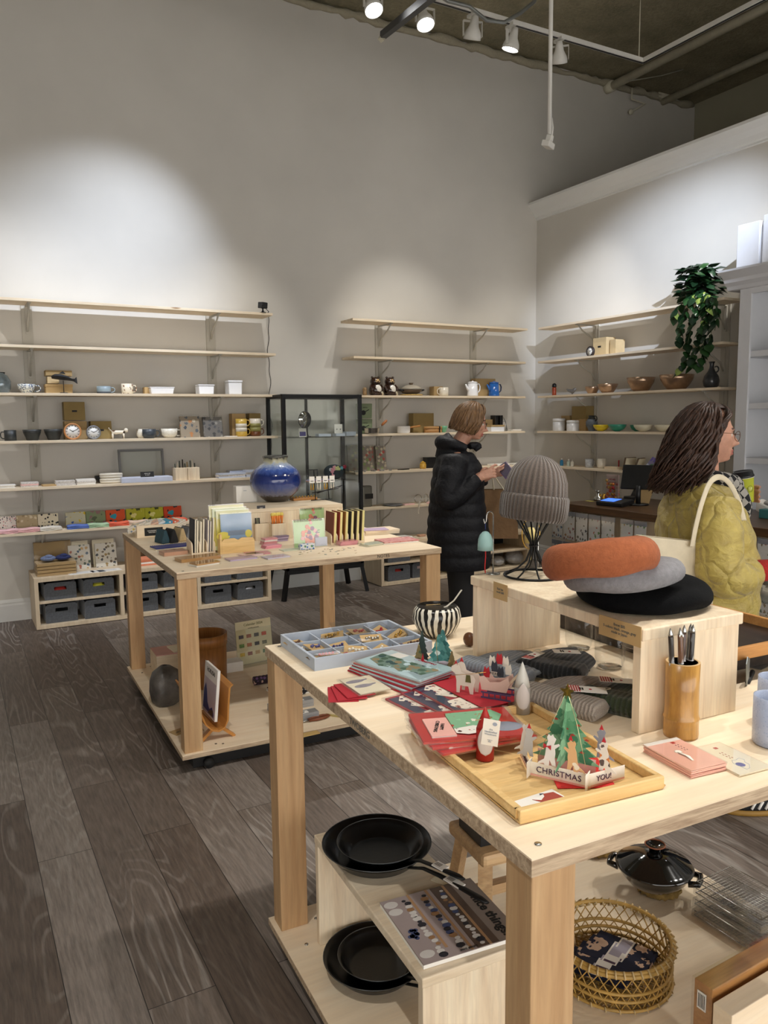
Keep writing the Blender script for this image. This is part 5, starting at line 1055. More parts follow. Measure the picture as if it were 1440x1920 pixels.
# green calendars
def calendar(label,px,py,w_,h,front):
    p=F(px,py); t=thing('desk_calendar',label,'calendar',p.loc,RZF,rot=(-.14,0,RZF)); part('page',mat('pale_green_page','b3cf94',.6,var=.04),t,lambda q:q.box(-w_/2,w_/2,0,.004,0,h)); part('clear_sleeve',CLEAR,t,lambda q:q.box(-w_/2-.004,w_/2+.004,-.002,.006,0,h+.004))
    part('spiral',mat('brown_spiral','5c3c34',.5),t,lambda q:[q.tube(arc((-w_/2+.008+k*.0085,.002,h-.002),.007,0,2*PI,6,'yz')[:-1],.0014,4,closed=True) for k in range(int((w_-.01)/.0085))])
    random.seed(3)
    fl=[mat('coral_flower','e08a6a',.6),mat('pink_flower','e2a8a4',.6),mat('plum_flower','8a5a7a',.6)]
    part('flower_print',fl,t,lambda q:[q.ball((random.gauss(.0,.022),-.001,h*.5+random.gauss(0,.022)),random.uniform(.006,.013),6,m=k%3,sy=.05) for k in range(26)])
    part('vase_print',fl[0],t,lambda q:q.prism([(-.025,h*.12),(.025,h*.12),(.03,h*.35),(-.03,h*.35)],-.0008,0,plane='xz')); part('leaf_print',mat('dark_leaf_print','24401e',.6),t,lambda q:[q.prism([(w_*.3,h*.5+.012*k),(w_*.36,h*.52+.012*k),(w_*.3,h*.53+.012*k),(w_*.25,h*.51+.012*k)],-.0008,0,plane='xz') for k in range(2)])
calendar('pale green spiral calendar with flower drawing, front one',582,1026,.175,.145,1); calendar('pale green spiral calendar standing behind the front one',588,1005,.15,.16,0)
flatstack('red spiral cards packed upright behind the calendar',P(F(556,1003).loc,RZF),16,.03,46,[mat('maroon_spine','7a2f3a',.6),CREAM],n=6,name='spiral_card_pack',cat='cards')
fbox('small_gift_box','small white box with blue flower print before the calendar','box',575,1030,26,.03,11,spots('blue_flower_box','cfd3d6',['3f6fb0','5a8a5a'],60,.35))
t=fbox('white_name_card','small white card standing before the calendar','card',602,1024,22,.008,17,mat('lilac_white','c9cede'))
p,_=rack('birch file rack with five thick notebooks, right side of the far table',645,1016,.20,.11,.055,6)
nb=[(-.095,'7a3d2c','russet notebook with white spots'),(-.060,'8c2f26','brick red notebook'),(-.026,'8a5a24','brown and yellow notebook'),(.008,'1e1c1e','black notebook'),(.042,'3a2a22','dark brown notebook'),(.074,'4a3a2c','dark notebook at the right end')]
for i,(x,c_,lab) in enumerate(nb):
    t=thing('thick_notebook',lab+' with yellow page edges in the right file rack','notebook',tuple(p.loc+Vector((x+.01,-.006,.0085))),RZF,'thick notebooks in the right file rack'); hh=.165
    part('pages',mat('yellow_pages','e0d590',.7,var=.05),t,lambda q:q.at((0,0,0),(0,.06,0)).box(-.0035,.010,-.05,.055,.001,hh-.001)); part('cover',mat('cover_'+c_,c_,.6),t,lambda q:q.at((0,0,0),(0,.06,0)).box(-.009,-.004,-.052,.057,0,hh))
# flat packs and pads
PK=mat('rose_pack','d98a96',.5,var=.1); LI=mat('lilac_pack','b9a6c8',.5,var=.1); PP=mat('pink_pad','e39aa6',.6)
flat('memo_pad','stack of pink memo pads beside the lilac boxes','memo pads',503,1020,.075,.055,.034,[PP,PK,mat('white_paper','ece9e2'),PP],.05,n=4,film=True)
flat('memo_pad','lilac boxed memo set left of the calendar','memo pads',524,1014,.08,.05,.03,[LI,mat('dark_lilac','7d6a90',.5)],.05,n=4,film=True)
flat('memo_pad','wide pink pad pile in front of the wooden pencil boxes','memo pads',508,1027,.09,.06,.016,[PP,PK],.1,n=3)
for i,(px,py,w_,m_,rz) in enumerate(((452,1048,.14,LI,.1),(482,1038,.12,PK,-.1),(517,1045,.12,mat('pale_lilac_card','cdc6d8',.5),.12),(470,1041,.1,mat('pale_pink_card','e8c9cb'),.3))):
    flat('flat_card_pack','flat %s card pack lying near the far table front edge, %s'%(['lilac','rose red','pale lilac','pale pink'][i],['leftmost','in the middle','rightmost','under the others'][i]),'card pack',px,py,w_,.075,.006,m_,rz,z=TH+(.0 if i!=3 else .0),film=True,group='flat card packs by the front edge')
flat('pale_sheet','pale grey-green translucent sheet on the far table','sheet',546,1031,.11,.07,.003,mat('pale_sage','c9cdb8',.5),.05)
random.seed(9)
for k in range(34):
    px=random.uniform(552,668); py=1041-(px-552)*.06+random.uniform(-8,3); q0=onz(px,py,TH)
    c_=['6a6a5c','b8967a','8a9a9c','c2a878'][k%4]; t=thing('paper_tag','tiny paper sticker scattered on the far table','sticker',(q0.x,q0.y,TH+.0003),random.uniform(0,3),'tiny stickers scattered on the far table'); part('tag',mat('tiny_tag_'+c_,c_,.7),t,lambda q:q.prism([(.008*math.cos(a*1.05),.005*math.sin(a*1.05)) for a in range(6)],0,.0006))
flat('memo_pad','pink memo block in film before the notebook rack','memo pads',650,1021,.10,.055,.022,[PK,PP],.02,n=3,film=True)
flat('card_bundle','greenish printed card bundle near the front right of the far table','cards',698,1022,.13,.07,.010,[mat('pale_sage','c9cdb8'),CREAM],.25,n=3,film=True)
flat('pink_book','flat rose patterned hardback at the right end of the far table','book',743,1016,.21,.13,.014,[PAPER,spots('rose_pattern','c98a86',['b05a5a','d8a8a0'],40,.4)],-.06,n=2)
flat('wood_board_stack','pale wooden boards stacked behind the rose book','boards',708,999,.22,.14,.024,[PINE,BIRCH],-.05,n=2)
flat('lilac_paper_sheet','lilac paper lying on the stacked wooden boards','paper',702,993,.15,.10,.004,mat('lilac_paper_sheet','b9a3c0',.7),-.2,z=TH+.0246)
o=text('edge_writing','NOTES',.022,INK,farT,(1.03,-.0008,TH-.015),(PI/2,0,0)); 
o=text('edge_writing','TWOBERG',.022,mat('pencil_grey','6a655c',.8),nearT,(-.0008,.62,TH-.015),(PI/2,0,-PI/2))
# ================================================================ FAR TABLE LOWER SHELF
def FL(px,py): return P(onz(px,py,ZF)+Vector((0,0,.0004)),RZF)
p=FL(330,1262); t=thing('pink_top_box','pale wooden box with pink top and papers behind the stone vase','box',p.loc+Vector((.04,.09,0)),RZF); part('box_body',PINE,t,lambda q:q.box(-.15,.12,-.1,.1,0,.12),bevel=.002); part('pink_cover',mat('pink_cover','d8a69a',.7),t,lambda q:q.box(-.148,.118,-.098,.098,.1205,.124)); part('papers',CREAM,t,lambda q:q.at((0,0,0),(0,0,.1)).box(-.05,.11,-.08,.06,.1245,.132))
p=FL(312,1318); STN=mat('dark_stone','524d48',.42,var=.55,vs=14,bmp=.6,bs=20,bd=.01)
t=thing('stone_vase','dark mottled faceted stone-like vase by the table leg','vase',p.loc,RZF); part('vase_wall',STN,t,lambda q:q.lathe([(.06,0),(.074,.01),(.088,.07),(.086,.13),(.07,.175),(.03,.205),(.012,.21),(.009,.2)],22,fn=lambda a,z:1+.07*math.sin(3*a+1+z*9)+.03*math.sin(5*a)))
p=FL(392,1285); t=thing('wooden_bin','tall round oak veneer waste bin with a double rim','bin',p.loc+Vector((0,.04,0)),0)
BW=wood('bin_veneer',(.50,.32,.15),(.62,.41,.21),'z',1.2,.4); part('bin_wall',BW,t,lambda q:q.shell([(.115,0),(.118,.24)],.006,48)); part('rim_band',BW,t,lambda q:q.lathe([(.1195,.235),(.123,.235),(.124,.30),(.118,.30),(.1182,.2405)],48))
p=FL(430,1262); fp=p
t=thing('white_carton','low white carton behind the oak bin','box',p.loc+Vector((.03,.05,0)),RZF); part('box_body',PAPER,t,lambda q:q.box(-.08,.06,-.05,.05,0,.06),bevel=.002)
# magazine rack with book
a=onz(372,1397,ZF); b_=onz(441,1384,ZF); c_=(a+b_)/2
t=thing('magazine_rack','bent oak plywood magazine rack on splayed legs','magazine rack',(c_.x,c_.y,ZF+.0004),0.0)
V_=.30; HY_=mat('rack_ply','c08440',.4,var=.1,vs=8)
def rackw(q):
    prof=[(-.105,.235),(-.075,.17),(-.045,.09),(-.02,.062),(.012,.052),(.04,.062),(.052,.09),(.058,.17),(.066,.25),(.082,.262)]
    off=[(x+.0,z-.009 if i in(3,4,5) else z) for i,(x,z) in enumerate(prof)]
    outer=[(x-.009*(1 if i<3 else 0)+.009*(1 if i>5 else 0),z-(.009 if 2<i<6 else 0)) for i,(x,z) in enumerate(prof)]
    q.prism(prof+outer[::-1],0,V_,plane='xz')
part('sling',HY_,t,rackw,bevel=.001)
for y in (.02,V_-.05):
    for s in (-1,1): part('leg',HY_,t,lambda q:(q.bar((.01+s*.018,y+.015,.058),(.01+s*.085,y+.015,.0),.03,.014),))
t=thing('art_book','white paperback with a blue wave picture standing in the magazine rack','book',(c_.x+.008,c_.y+.03,ZF+.085),0)
part('pages',PAPER,t,lambda q:q.at((0,0,0),(0,.10,0)).box(-.006,.006,0,.20,0,.245)); part('cover',mat('book_cover_white','e9e7e4',.4),t,lambda q:q.at((0,0,0),(0,.10,0)).box(-.0078,-.0062,-.001,.202,0,.247))
# picture on the cover (faces the left side of the rack)
def pic(q):
    q.at((0,0,0),(0,.10,0)); q.box(-.0086,-.0079,.005,.195,.005,.175)
part('cover_picture',mat('lilac_sky','b9b0bc',.5),t,pic)
def waves(q):
    q.at((0,0,0),(0,.10,0)); q.prism([(.19,.02),(.19,.11),(.165,.145),(.145,.115),(.125,.06),(.09,.035),(.05,.055),(.02,.03),(.02,.012)],-.0092,-.0087,plane='yz')
part('wave_print',mat('deep_blue_print','2c3a78',.5),t,waves)
part('brown_print',mat('brown_print','4a3c38',.5),t,lambda q:(q.at((0,0,0),(0,.10,0)),q.prism([(.11,.012),(.08,.035),(.03,.045),(.03,.012)],-.0095,-.0093,plane='yz')))
M_=Matrix.Rotation(.10,4,'Y')
o=text('title','HOKUSAI',.030,INK,t,tuple(M_@Vector((-.0082,.10,.215))),(0,0,0)); o.rotation_euler=(M_@Matrix.Rotation(-PI/2,4,'Z')@Matrix.Rotation(PI/2,4,'X')).to_euler()
for i,(px,py,rz) in enumerate(((337,1372,.35),(364,1368,.0))):
    p=FL(px,py); t=thing('kraft_label','handwritten kraft label lying %s the front table leg'%['left of','right of'][i],'label',p.loc,RZF+rz,'handwritten kraft labels'); part('card',KRAFT,t,lambda q:q.box(-.04,.04,-.035,.035,0,.0015)); text('handwriting','oak rack\nmade in japan',.009,INK,t,(0,0,.0018))
# calendar in acrylic stand
a=onz(446,1250,ZF); b_=onz(514,1236,ZF); t=thing('calendar_stand','calendar sheet in a clear acrylic stand on the lower shelf','sign',((a.x+b_.x)/2,(a.y+b_.y)/2,ZF+.0004),math.atan2(b_.y-a.y,b_.x-a.x)); w_=(b_-a).length
part('acrylic_holder',ACRY,t,lambda q:(q.at((0,0,0),(-.12,0,0)).box(-w_/2,w_/2,-.004,0,0,.22),q.box(-w_/2,w_/2,.003,.006,.0,.26),q.at().box(-w_/2,w_/2,-.06,.03,0,.003)))
part('calendar_sheet',mat('beige_sheet','cfc5a2',.7),t,lambda q:q.at((0,0,0),(-.12,0,0)).box(-w_/2+.004,w_/2-.004,.0004,.0016,.004,.27))
text('title','Calendar 2024',.022,mat('olive_print','5c5a2c',.6),t,(0,.029,.245),(PI/2-.12,0,0)); text('subtitle','monthly postcards',.010,INK,t,(0,.026,.222),(PI/2-.12,0,0))
mc=['3a3a4c','8a4a2c','4a4a4a','b0523c','4a7a3a','a05a2a','2a2a2e','6a6a58','c0a030','6a2a22','9a7a4a','3a6a4a']
for k in range(12):
    part('month_picture',mat('month_'+mc[k],mc[k],.6,var=.3,vs=90),t,lambda q:q.at((0,0,0),(-.12,0,0)).box(-w_/2+.022+(k%4)*.052,-w_/2+.022+(k%4)*.052+.032,-.0006,.0003,.165-.055*(k//4),.187-.055*(k//4)))
# cloths, boxes, shears
p=FL(547,1300)
for k in range(6):
    t=thing('folded_tee','black and white printed cotton cloth, %s from the bottom of the pile'%['first','second','third','fourth','fifth','top one, sixth'][k],'cloth',p.loc+Vector((.0,.03,.011*k)),RZF,'black and white cloth pile')
    part('cloth',spots('bw_cloth_%d'%(k%2),['d9d6d0','1c1b20'][k%2],['1c1b20','e5e2dc'],14,.45,.9),t,lambda q:q.box(-.11+.004*k,.11-.003*k,-.08,.08,0,.0105),bevel=.003)
p=FL(533,1285); t=thing('purple_cloth','plum patterned rolled cloth left of the black and white pile','cloth',p.loc+Vector((-.09,.09,0)),RZF); part('roll',spots('plum_cloth','2c2030',['7a5a8a','d0b0a0'],50,.4),t,lambda q:q.tube([(-.06,0,.025),(.06,0,.025)],.025,14))
for i,(px,py) in enumerate(((548,1330),(556,1354))):
    p=FL(px,py); 
    for k in range(2):
        t=thing('silver_box','silver boxed knife, %s of the %s pair'%(['lower','upper'][k],['rear','front'][i]),'box',p.loc+Vector((0,.02,.019*k)),RZF,'silver knife boxes'); part('box_body',mat('silver_card','a5a6a8',.35,metal=.5),t,lambda q:q.box(-.12,.12,-.028,.028,0,.0185),bevel=.001)
        if k: part('label',PAPER,t,lambda q:q.box(-.10,.07,-.018,.016,.0185,.0192)); part('brush_characters',INK,t,lambda q:[(q.box(-.085+.03*j,-.070+.03*j,-.010,-.006,.0193,.0198),q.box(-.08+.03*j,-.076+.03*j,-.012,.010,.0193,.0198),q.box(-.086+.03*j,-.066+.03*j,.003,.006,.0193,.0198)) for j in range(5)])
p=FL(585,1352); t=thing('hand_shears','steel pruning shears with brown leather grips','shears',p.loc,RZF+.12)
part('blades',STEEL,t,lambda q:q.tube([(-.085,0,.008),(-.05,0,.009),(-.02,0,.009)],[.002,.008,.009],8,flat=.5)); 
for s in (-1,1): part('grip',mat('brown_leather','7a4226',.6),t,lambda q:q.tube([(-.02,s*.006,.009),(.02,s*.017,.009),(.07,s*.016,.009),(.10,s*.005,.009)],[.006,.007,.007,.005],8))
p=FL(578,1377); t=thing('kraft_label','blank-looking kraft label in front of the shears','label',p.loc,RZF+.05); part('card',mat('tan_label','c4a468',.7),t,lambda q:q.box(-.055,.055,-.022,.022,0,.0015))
p=FL(640,1345); t=thing('brass_rule','thin brass-coloured strip lying on the lower shelf','strip',p.loc,-.9); part('strip',mat('pale_brass','b9a86a',.5),t,lambda q:q.box(-.09,.09,-.008,.008,0,.006))
# ================================================================ NEAR TABLE TOP
def N(px,py,z=TH): q=onz(px,py,z); return P((q.x,q.y,z+.0004),RZN)
def wp(v,z=None): return Vector((v[0],v[1],v[2] if z is None else z))
# --- riser with berets
t=thing('wood_riser','pale pine riser bench on the near table carrying berets and a knit hat','riser',(1.228,1.126,TH+.0004),-.045)
RZT=1.168; rh=RZT-TH
part('top_board',PINEZ,t,lambda q:q.box(-.004,.295,-.008,.645,rh-.026,rh),bevel=.003)
part('side_board',PINEZ,t,lambda q:q.box(.0,.291,.0,.022,0,rh-.0265),bevel=.001)
part('side_board',PINEZ,t,lambda q:q.box(.0,.291,.615,.637,0,rh-.0265),bevel=.001)
for px0,py0,txt,rot_,lab in ((943,1103,'Knit hat\nwool $48',.0,'left'),(1168,1178,'Beret $85\n5 colors: black, orange, grey\nmade in Japan',.0,'right')):
    X=1.225
    q0=onx(px0,py0,1.232 if px0>1000 else 1.250) ; t=thing('price_label','handwritten kraft price label clipped to the riser edge, %s one'%lab,'label',(1.222+.045*(q0.y-1.126),q0.y,RZT-.016),-PI/2-.045)
    w_=.062 if lab=='left' else .125; part('card',KRAFT,t,lambda q:q.box(-w_/2,w_/2,-.003,-.0015,-.022,.022)); text('handwriting',txt,.0085,mat('pencil_grey','6a655c',.8),t,(0,-.0034,.002),(PI/2,0,0))
def felt(name,c,sh=1.0):
    return mat(name,c,.95,var=.12,vs=90,bmp=.6,bs=260,bd=.003,sheen=.12*sh,spec=.15)
def beret(label,c,px,py,z,R,th,tx,ty,m,sx=1.0,seed=1):
    q0=onz(px,py,z); t=thing('beret',label,'beret',(q0.x,q0.y,z),0,'felt berets',rot=(tx,ty,0))
    def f(q):
        prof=[(0,th*.30),(R*.40,th*.18),(R*.62,th*.02),(R*.80,0),(R*.93,th*.12),(R,th*.40),(R*.97,th*.70),(R*.88,th*.92),(R*.70,th*1.0),(R*.45,th*.93),(R*.2,th*.88),(0,th*.87)]
        q.lathe(prof,48,sy=sx,fn=lambda a,z_:1+.03*math.sin(2*a+seed)+.018*math.sin(3*a+seed*2))
    o=part('felt_body',m,t,f,sub=1)
    for v in o.data.vertices:
        n=noise.noise(v.co*9+Vector((seed,0,0))); v.co.z+=n*.010; v.co.x+=noise.noise(v.co*7)*.006
    part('stem',m,t,lambda q:q.tube([(0,0,th*.85),(0,0,th*.98)],.003,6)); return t
beret('black felt beret at the bottom of the beret pile',0,1205,1128,RZT+.001,.158,.056,.0,.0,felt('black_felt','07080a',.05),1.05,1)
beret('heathered grey felt beret in the middle of the pile',0,1168,1100,1.215,.136,.064,-.13,.0,felt('grey_felt_wool','807f82',.7),1.02,2)
beret('rust orange felt beret on top of the pile',0,1126,1078,1.258,.128,.078,-.20,.0,felt('rust_felt','99593a',.5),1.05,5)
# --- knit hat on wire stand
hc=onz(1000,1080,RZT); t=thing('hat_stand','black wire hat stand on the far end of the riser','stand',(hc.x,hc.y,RZT+.0004))
def ws(q):
    R=.080; q.tube([(R*math.cos(a*PI/20),R*math.sin(a*PI/20),.0035) for a in range(40)],.0032,8,closed=True)
    for k in range(8):
        a=k*PI/4+.3; c_,s_=math.cos(a),math.sin(a); q.tube([(R*c_,R*s_,.0035),(.052*c_,.052*s_,.016),(.022*c_,.022*s_,.042),(.009*c_,.009*s_,.075),(.010*c_,.010*s_,.095),(.03*c_,.03*s_,.13),(.058*c_,.058*s_,.175),(.07*c_,.07*s_,.22),(.055*c_,.055*s_,.28),(.0,.0,.32)],.0024,6)
    q.tube([(.0105*math.cos(a*PI/8),.0105*math.sin(a*PI/8),.086) for a in range(16)],.003,6,closed=True)
part('wire',BLKM,t,ws)
KN=ribbed('taupe_rib_knit','2f2823','675b52',34)
t=thing('knit_hat','taupe rib-knit beanie with folded cuff on the black wire stand','hat',(hc.x-.004,hc.y,1.335),0,None,rot=(.0,.12,-.2)); t.scale=(.94,.94,.94); 
part('crown',KN,t,lambda q:q.lathe([(.080,.0),(.088,.03),(.091,.07),(.087,.105),(.076,.135),(.057,.158),(.032,.173),(.012,.179),(0,.180)],72,fn=lambda a,z:1+.012*math.sin(34*a)),fixn=True)
KC=ribbed('taupe_cuff_knit','2c2520','5f544b',52)
part('cuff',KC,t,lambda q:q.lathe([(.080,-.006),(.092,-.010),(.0985,.0),(.1005,.03),(.0995,.058),(.094,.066),(.088,.060),(.084,.03)],96,fn=lambda a,z:1+.010*math.sin(52*a)+.01*math.sin(2*a)))
# hook and bells
def bell(label,x,y,h,bx,m,base=RZT,flip=-1):
    t=thing('wind_bell',label,'bell',(x,y,base+.0004))
    part('hook_rod',STEEL,t,lambda q:(q.tube([(0,0,.0)]+[(0,0,h-.03)]+arc((flip*.0115,0,h-.03),.0115,0 if flip<0 else PI,PI if flip<0 else 0,10)+[(flip*.024,0,h-.045),(flip*.03,0,h-.05),(flip*.033,0,h-.038)],.0019,8),q.cyl((0,0,0),.02,.003,20)))
    part('cord',mat('navy_cord','1a2450',.8),t,lambda q:q.tube([(flip*.027,0,h-.05),(flip*.027,0,h-.068)],.0018,6))
    part('bell_body',m,t,lambda q:q.shell([(.0215,h-.125),(.0212,h-.110),(.020,h-.095),(.0155,h-.082),(.008,h-.074),(.002,h-.072)][::1],.002,28,c=(flip*.027,0,0)))
    part('clapper_cord',mat('red_cord','c22a2a',.8),t,lambda q:q.tube([(flip*.027,0,h-.10),(flip*.026,.0,h-.145),(flip*.0285,0,h-.175),(flip*.0265,0,h-.19)],.0016,6))
bell('pale blue cast iron wind bell hanging from a steel hook','',0,0,0,0) if False else None
hk=ony(925,1072,1.775); bell('pale blue wind bell hanging from a steel hook behind the riser',1.318,1.752,.196,0,mat('pale_blue_iron','8fb3b0',.5,var=.08),RZT)
t=thing('brass_bell','brass bell inside a thin wire hoop behind the wire hat stand','bell',(1.60,1.93,TH+.0004)); part('wire_hoop',GOLD,t,lambda q:q.tube([(.036*math.cos(a*PI/20),0,.30+.05*math.sin(a*PI/20)) for a in range(40)],.0014,6,closed=True)); part('stand_rod',STEEL,t,lambda q:(q.tube([(.03,0,.0),(.03,0,.42)],.002,6),q.cyl((.03,0,0),.025,.004,20))); part('bell_body',mat('pale_brass','b9a86a'),t,lambda q:q.shell([(.02,.27),(.019,.30),(.01,.318),(.003,.32)],.002,24)); part('clapper_strip',mat('pale_brass','b9a86a'),t,lambda q:q.box(-.004,.004,-.001,.001,.215,.27))
# --- beanies lying under the riser
def beanie(label,pc,pk,m1,m2,w_=.19,z=.0,L=.20,th=.034):
    a=onz(*pc,TH+.015); b_=onz(*pk,TH+.015); d=(b_-a); ang=math.atan2(d.y,d.x)
    t=thing('folded_beanie',label,'hat',(a.x,a.y,TH+.0008+z),ang,'folded rib-knit beanies')
    def cr(u,v,s):
        x=u*L; hw=w_/2*(1-max(0,(u-.45)/.55)**2.4*.85); y=(v-.5)*2*hw; e=(1-abs(v-.5)*2)**.45*(1-max(0,(u-.75)/.25)**2)**.5 if u<1 else 0
        return (x,y,th/2+s*th/2*e*(1+.08*math.sin(v*70)))
    def f(q): q.grid(lambda u,v:cr(u,v,1),22,56); q.grid(lambda u,v:cr(u,v,-1),22,56)
    part('crown',m1,t,f)
    def cf(q):
        for s in (1,-1): q.grid(lambda u,v:(-.035+u*.075,(v-.5)*(w_+.012),th*.56+s*th*.60*min(1,(1-abs(v-.5)*2)*9)**.5*(1-(abs(u-.5)*2)**6)**.5),8,60)
    part('cuff',m2,t,cf); return t
gk=ribbed('grey_rib_knit','5d6269','8c9299',520,direction='y',bd=.005); gk2=ribbed('grey_cuff_knit','5a6068','868d95',620,direction='y',bd=.004)
bk=ribbed('black_rib_knit','0b0c0e','17191c',520,direction='y'); tk=ribbed('oat_rib_knit','6e6259','9a8e84',520,direction='y',bd=.005); tk2=ribbed('oat_cuff_knit','85796f','b0a599',680,direction='y',bd=.004); dg=ribbed('forest_rib_knit','20281a','3a4529',520,direction='y')
beanie('black rib-knit beanie lying behind the grey one under the riser',(1032,1258),(1078,1222),bk,bk,.17)
beanie('grey rib-knit beanie lying at the left under the riser',(925,1262),(1010,1222),gk,gk2,.20)
beanie('dark green rib-knit beanie half hidden by the riser leg',(1150,1320),(1190,1290),dg,dg,.15,L=.16)
beanie('oatmeal rib-knit beanie lying in front of the riser',(1050,1318),(1120,1282),tk,tk2,.20)
def hangtag(label,px,py,z,w_,h,rz,stripes=True,rx=.0):
    q0=onz(px,py,z); t=thing('hang_tag',label,'tag',(q0.x,q0.y,z),rz,rot=(rx,.05,rz))
    part('card',PAPER,t,lambda q:q.box(-w_/2,w_/2,-h/2,h/2,0,.0012)); 
    if stripes: part('red_stripes',RED,t,lambda q:[q.box(-w_/2+.003+.0055*k,-w_/2+.006+.0055*k,-h/2,h/2,.0012,.0016) for k in range(5)])
    part('red_dot',RED,t,lambda q:q.cyl((.008,0,.0012),.0035,.0005,16)); text('lettering','HAND\nMADE',.0055,INK,t,(-.012,0,.0016),(0,0,PI/2)); part('string',CREAM,t,lambda q:q.tube([(w_/2-.004,0,.002),(w_/2+.01,.006,.004),(w_/2+.012,.018,.002),(w_/2,.02,.0)],.0008,5))
hangtag('white tag with red stripes and dot on the oatmeal beanie',1100,1293,.985,.088,.040,-.62)
hangtag('white tag with red stripes lying on the grey beanie',1000,1229,.985,.085,.026,.42)
hangtag('beige back side of a tag resting on the black beanie',1062,1222,.99,.07,.03,-.5,False)
hangtag('beige tag lying over the dark green beanie',1158,1276,.985,.085,.035,-.65,True)
# --- glasses and dark slab behind the riser
for i,(px,py) in enumerate(((1143,1252),(1085,1216),(1196,1296))):
    q0=onz(px,py,TH); t=thing('drinking_glass','thin clear drinking glass under the riser, %s'%['middle of three','farthest left','mostly hidden by the riser end'][i],'glass',(q0.x,q0.y,TH+.0006),0,'thin drinking glasses')
    part('glass_wall',glassy('tumbler_glass',(.985,.99,.985),.02,.01),t,lambda q:q.lathe([(0,.001),(.026,.001),(.034,.007),(.0385,.025),(.040,.06),(.041,.115)],40)); part('glass_base',realglass('clear_glass'),t,lambda q:q.lathe([(0,.0),(.025,.0),(.031,.0045),(.02,.006),(0,.0065)],30)); part('glass_rim',glassy('rim_glass',(.9,.9,.9),.4,.02),t,lambda q:q.tube([(.041*math.cos(a*PI/18),.041*math.sin(a*PI/18),.115) for a in range(36)],.0009,6,closed=True))
t=thing('dark_wood_slab','thick dark wooden slab lying on the near table behind the riser','slab',(1.64,1.30,TH+.0004),RZN); part('slab',wood('black_walnut',(.10,.07,.055),(.20,.15,.12),'y',1,.4),t,lambda q:q.box(0,.40,0,.66,0,.058),bevel=.003)
t=thing('oak_tray','open oak tray sitting on the dark slab behind the riser','tray',(1.70,1.225,TH+.06),RZN)
part('tray_walls',OAK,t,lambda q:(q.box(-.1,.30,0,.012,0,.032),q.box(.288,.30,.0121,.4,0,.032),q.box(-.1,-.088,.0121,.4,0,.032),q.box(-.0879,.2879,.388,.4,0,.032)),bevel=.002); part('tray_floor',wood('black_walnut',(.10,.07,.055),(.20,.15,.12)),t,lambda q:q.box(-.0879,.2879,.0121,.3879,.001,.006))
q0=onz(1412,1292,TH); t=thing('palette_knife','grey blade leaning behind the pale blue mugs','knife',(q0.x+.02,q0.y+.03,TH+.0005),.5); part('blade',mat('dull_blade','8d9597',.35,metal=.8),t,lambda q:q.prism([(-.02,0),(.02,0),(.018,.06),(-.02,.075),(-.035,.06)],-.001,.001,plane='xz')); part('handle',INK,t,lambda q:q.tube([(0,0,.004),(.09,.0,.006)],.006,8))
q0=onz(1415,1235,TH); t=thing('steel_spatula','flat steel spatula lying on the table by the oak tray','spatula',(q0.x-.08,q0.y-.06,TH+.0005),.2); part('blade',STEEL,t,lambda q:q.box(0,.12,-.015,.015,0,.002)); part('handle',INK,t,lambda q:q.box(.121,.2,-.008,.008,0,.01),bevel=.003)
# --- striped bowl
q0=onz(829,1196,TH); t=thing('striped_bowl','round black bowl with white zebra stripes outside, holding a kraft card','bowl',(q0.x,q0.y+.03,TH+.0004))
def zebra():
    m,t_,bs=nt('zebra_glaze'); tc=node(t_,'ShaderNodeTexCoord'); sp=node(t_,'ShaderNodeSeparateXYZ'); t_.links.new(tc.outputs['Object'],sp.inputs[0]); at=node(t_,'ShaderNodeMath',operation='ARCTAN2'); t_.links.new(sp.outputs[1],at.inputs[0]); t_.links.new(sp.outputs[0],at.inputs[1])
    n=noisen(t_,tc.outputs['Object'],14,2); ma=node(t_,'ShaderNodeMath',operation='MULTIPLY_ADD'); t_.links.new(n.outputs[0],ma.inputs[0]); ma.inputs[1].default_value=.5; t_.links.new(at.outputs[0],ma.inputs[2])
    mu=node(t_,'ShaderNodeMath',operation='MULTIPLY'); mu.inputs[1].default_value=22; t_.links.new(ma.outputs[0],mu.inputs[0]); si=node(t_,'ShaderNodeMath',operation='SINE'); t_.links.new(mu.outputs[0],si.inputs[0])
    r=node(t_,'ShaderNodeValToRGB'); r.color_ramp.interpolation='CONSTANT'; r.color_ramp.elements[0].color=srgb('1d1b19'); r.color_ramp.elements[1].position=.5; r.color_ramp.elements[1].color=srgb('e4dfcf'); 
    a2=node(t_,'ShaderNodeMath',operation='MULTIPLY_ADD'); t_.links.new(si.outputs[0],a2.inputs[0]); a2.inputs[1].default_value=.5; a2.inputs[2].default_value=.5; t_.links.new(a2.outputs[0],r.inputs[0]); t_.links.new(r.outputs[0],bs.inputs['Base Color']); bs.inputs['Roughness'].default_value=.25; return m
part('bowl_wall',zebra(),t,lambda q:q.lathe([(.0,.001),(.035,.0),(.058,.018),(.072,.045),(.075,.062),(.070,.085),(.062,.094)],56)); part('bowl_inside',mat('black_lining','16130f',.3),t,lambda q:q.lathe([(.062,.0942),(.060,.095),(.057,.093),(.066,.07),(.066,.05),(.05,.02),(0,.012)],56))
bp=Vector((q0.x,q0.y+.03,TH)); t=thing('kraft_card','kraft card tucked upright in the striped bowl','card',tuple(bp+Vector((-.012,-.01,.04))),-.35,rot=(-.45,0,-.35)); part('card',mat('tan_label','c4a468'),t,lambda q:q.prism([(-.028,0),(.028,0),(.028,.055),(.022,.062),(-.022,.062),(-.028,.055)],0,.001,plane='xz'))
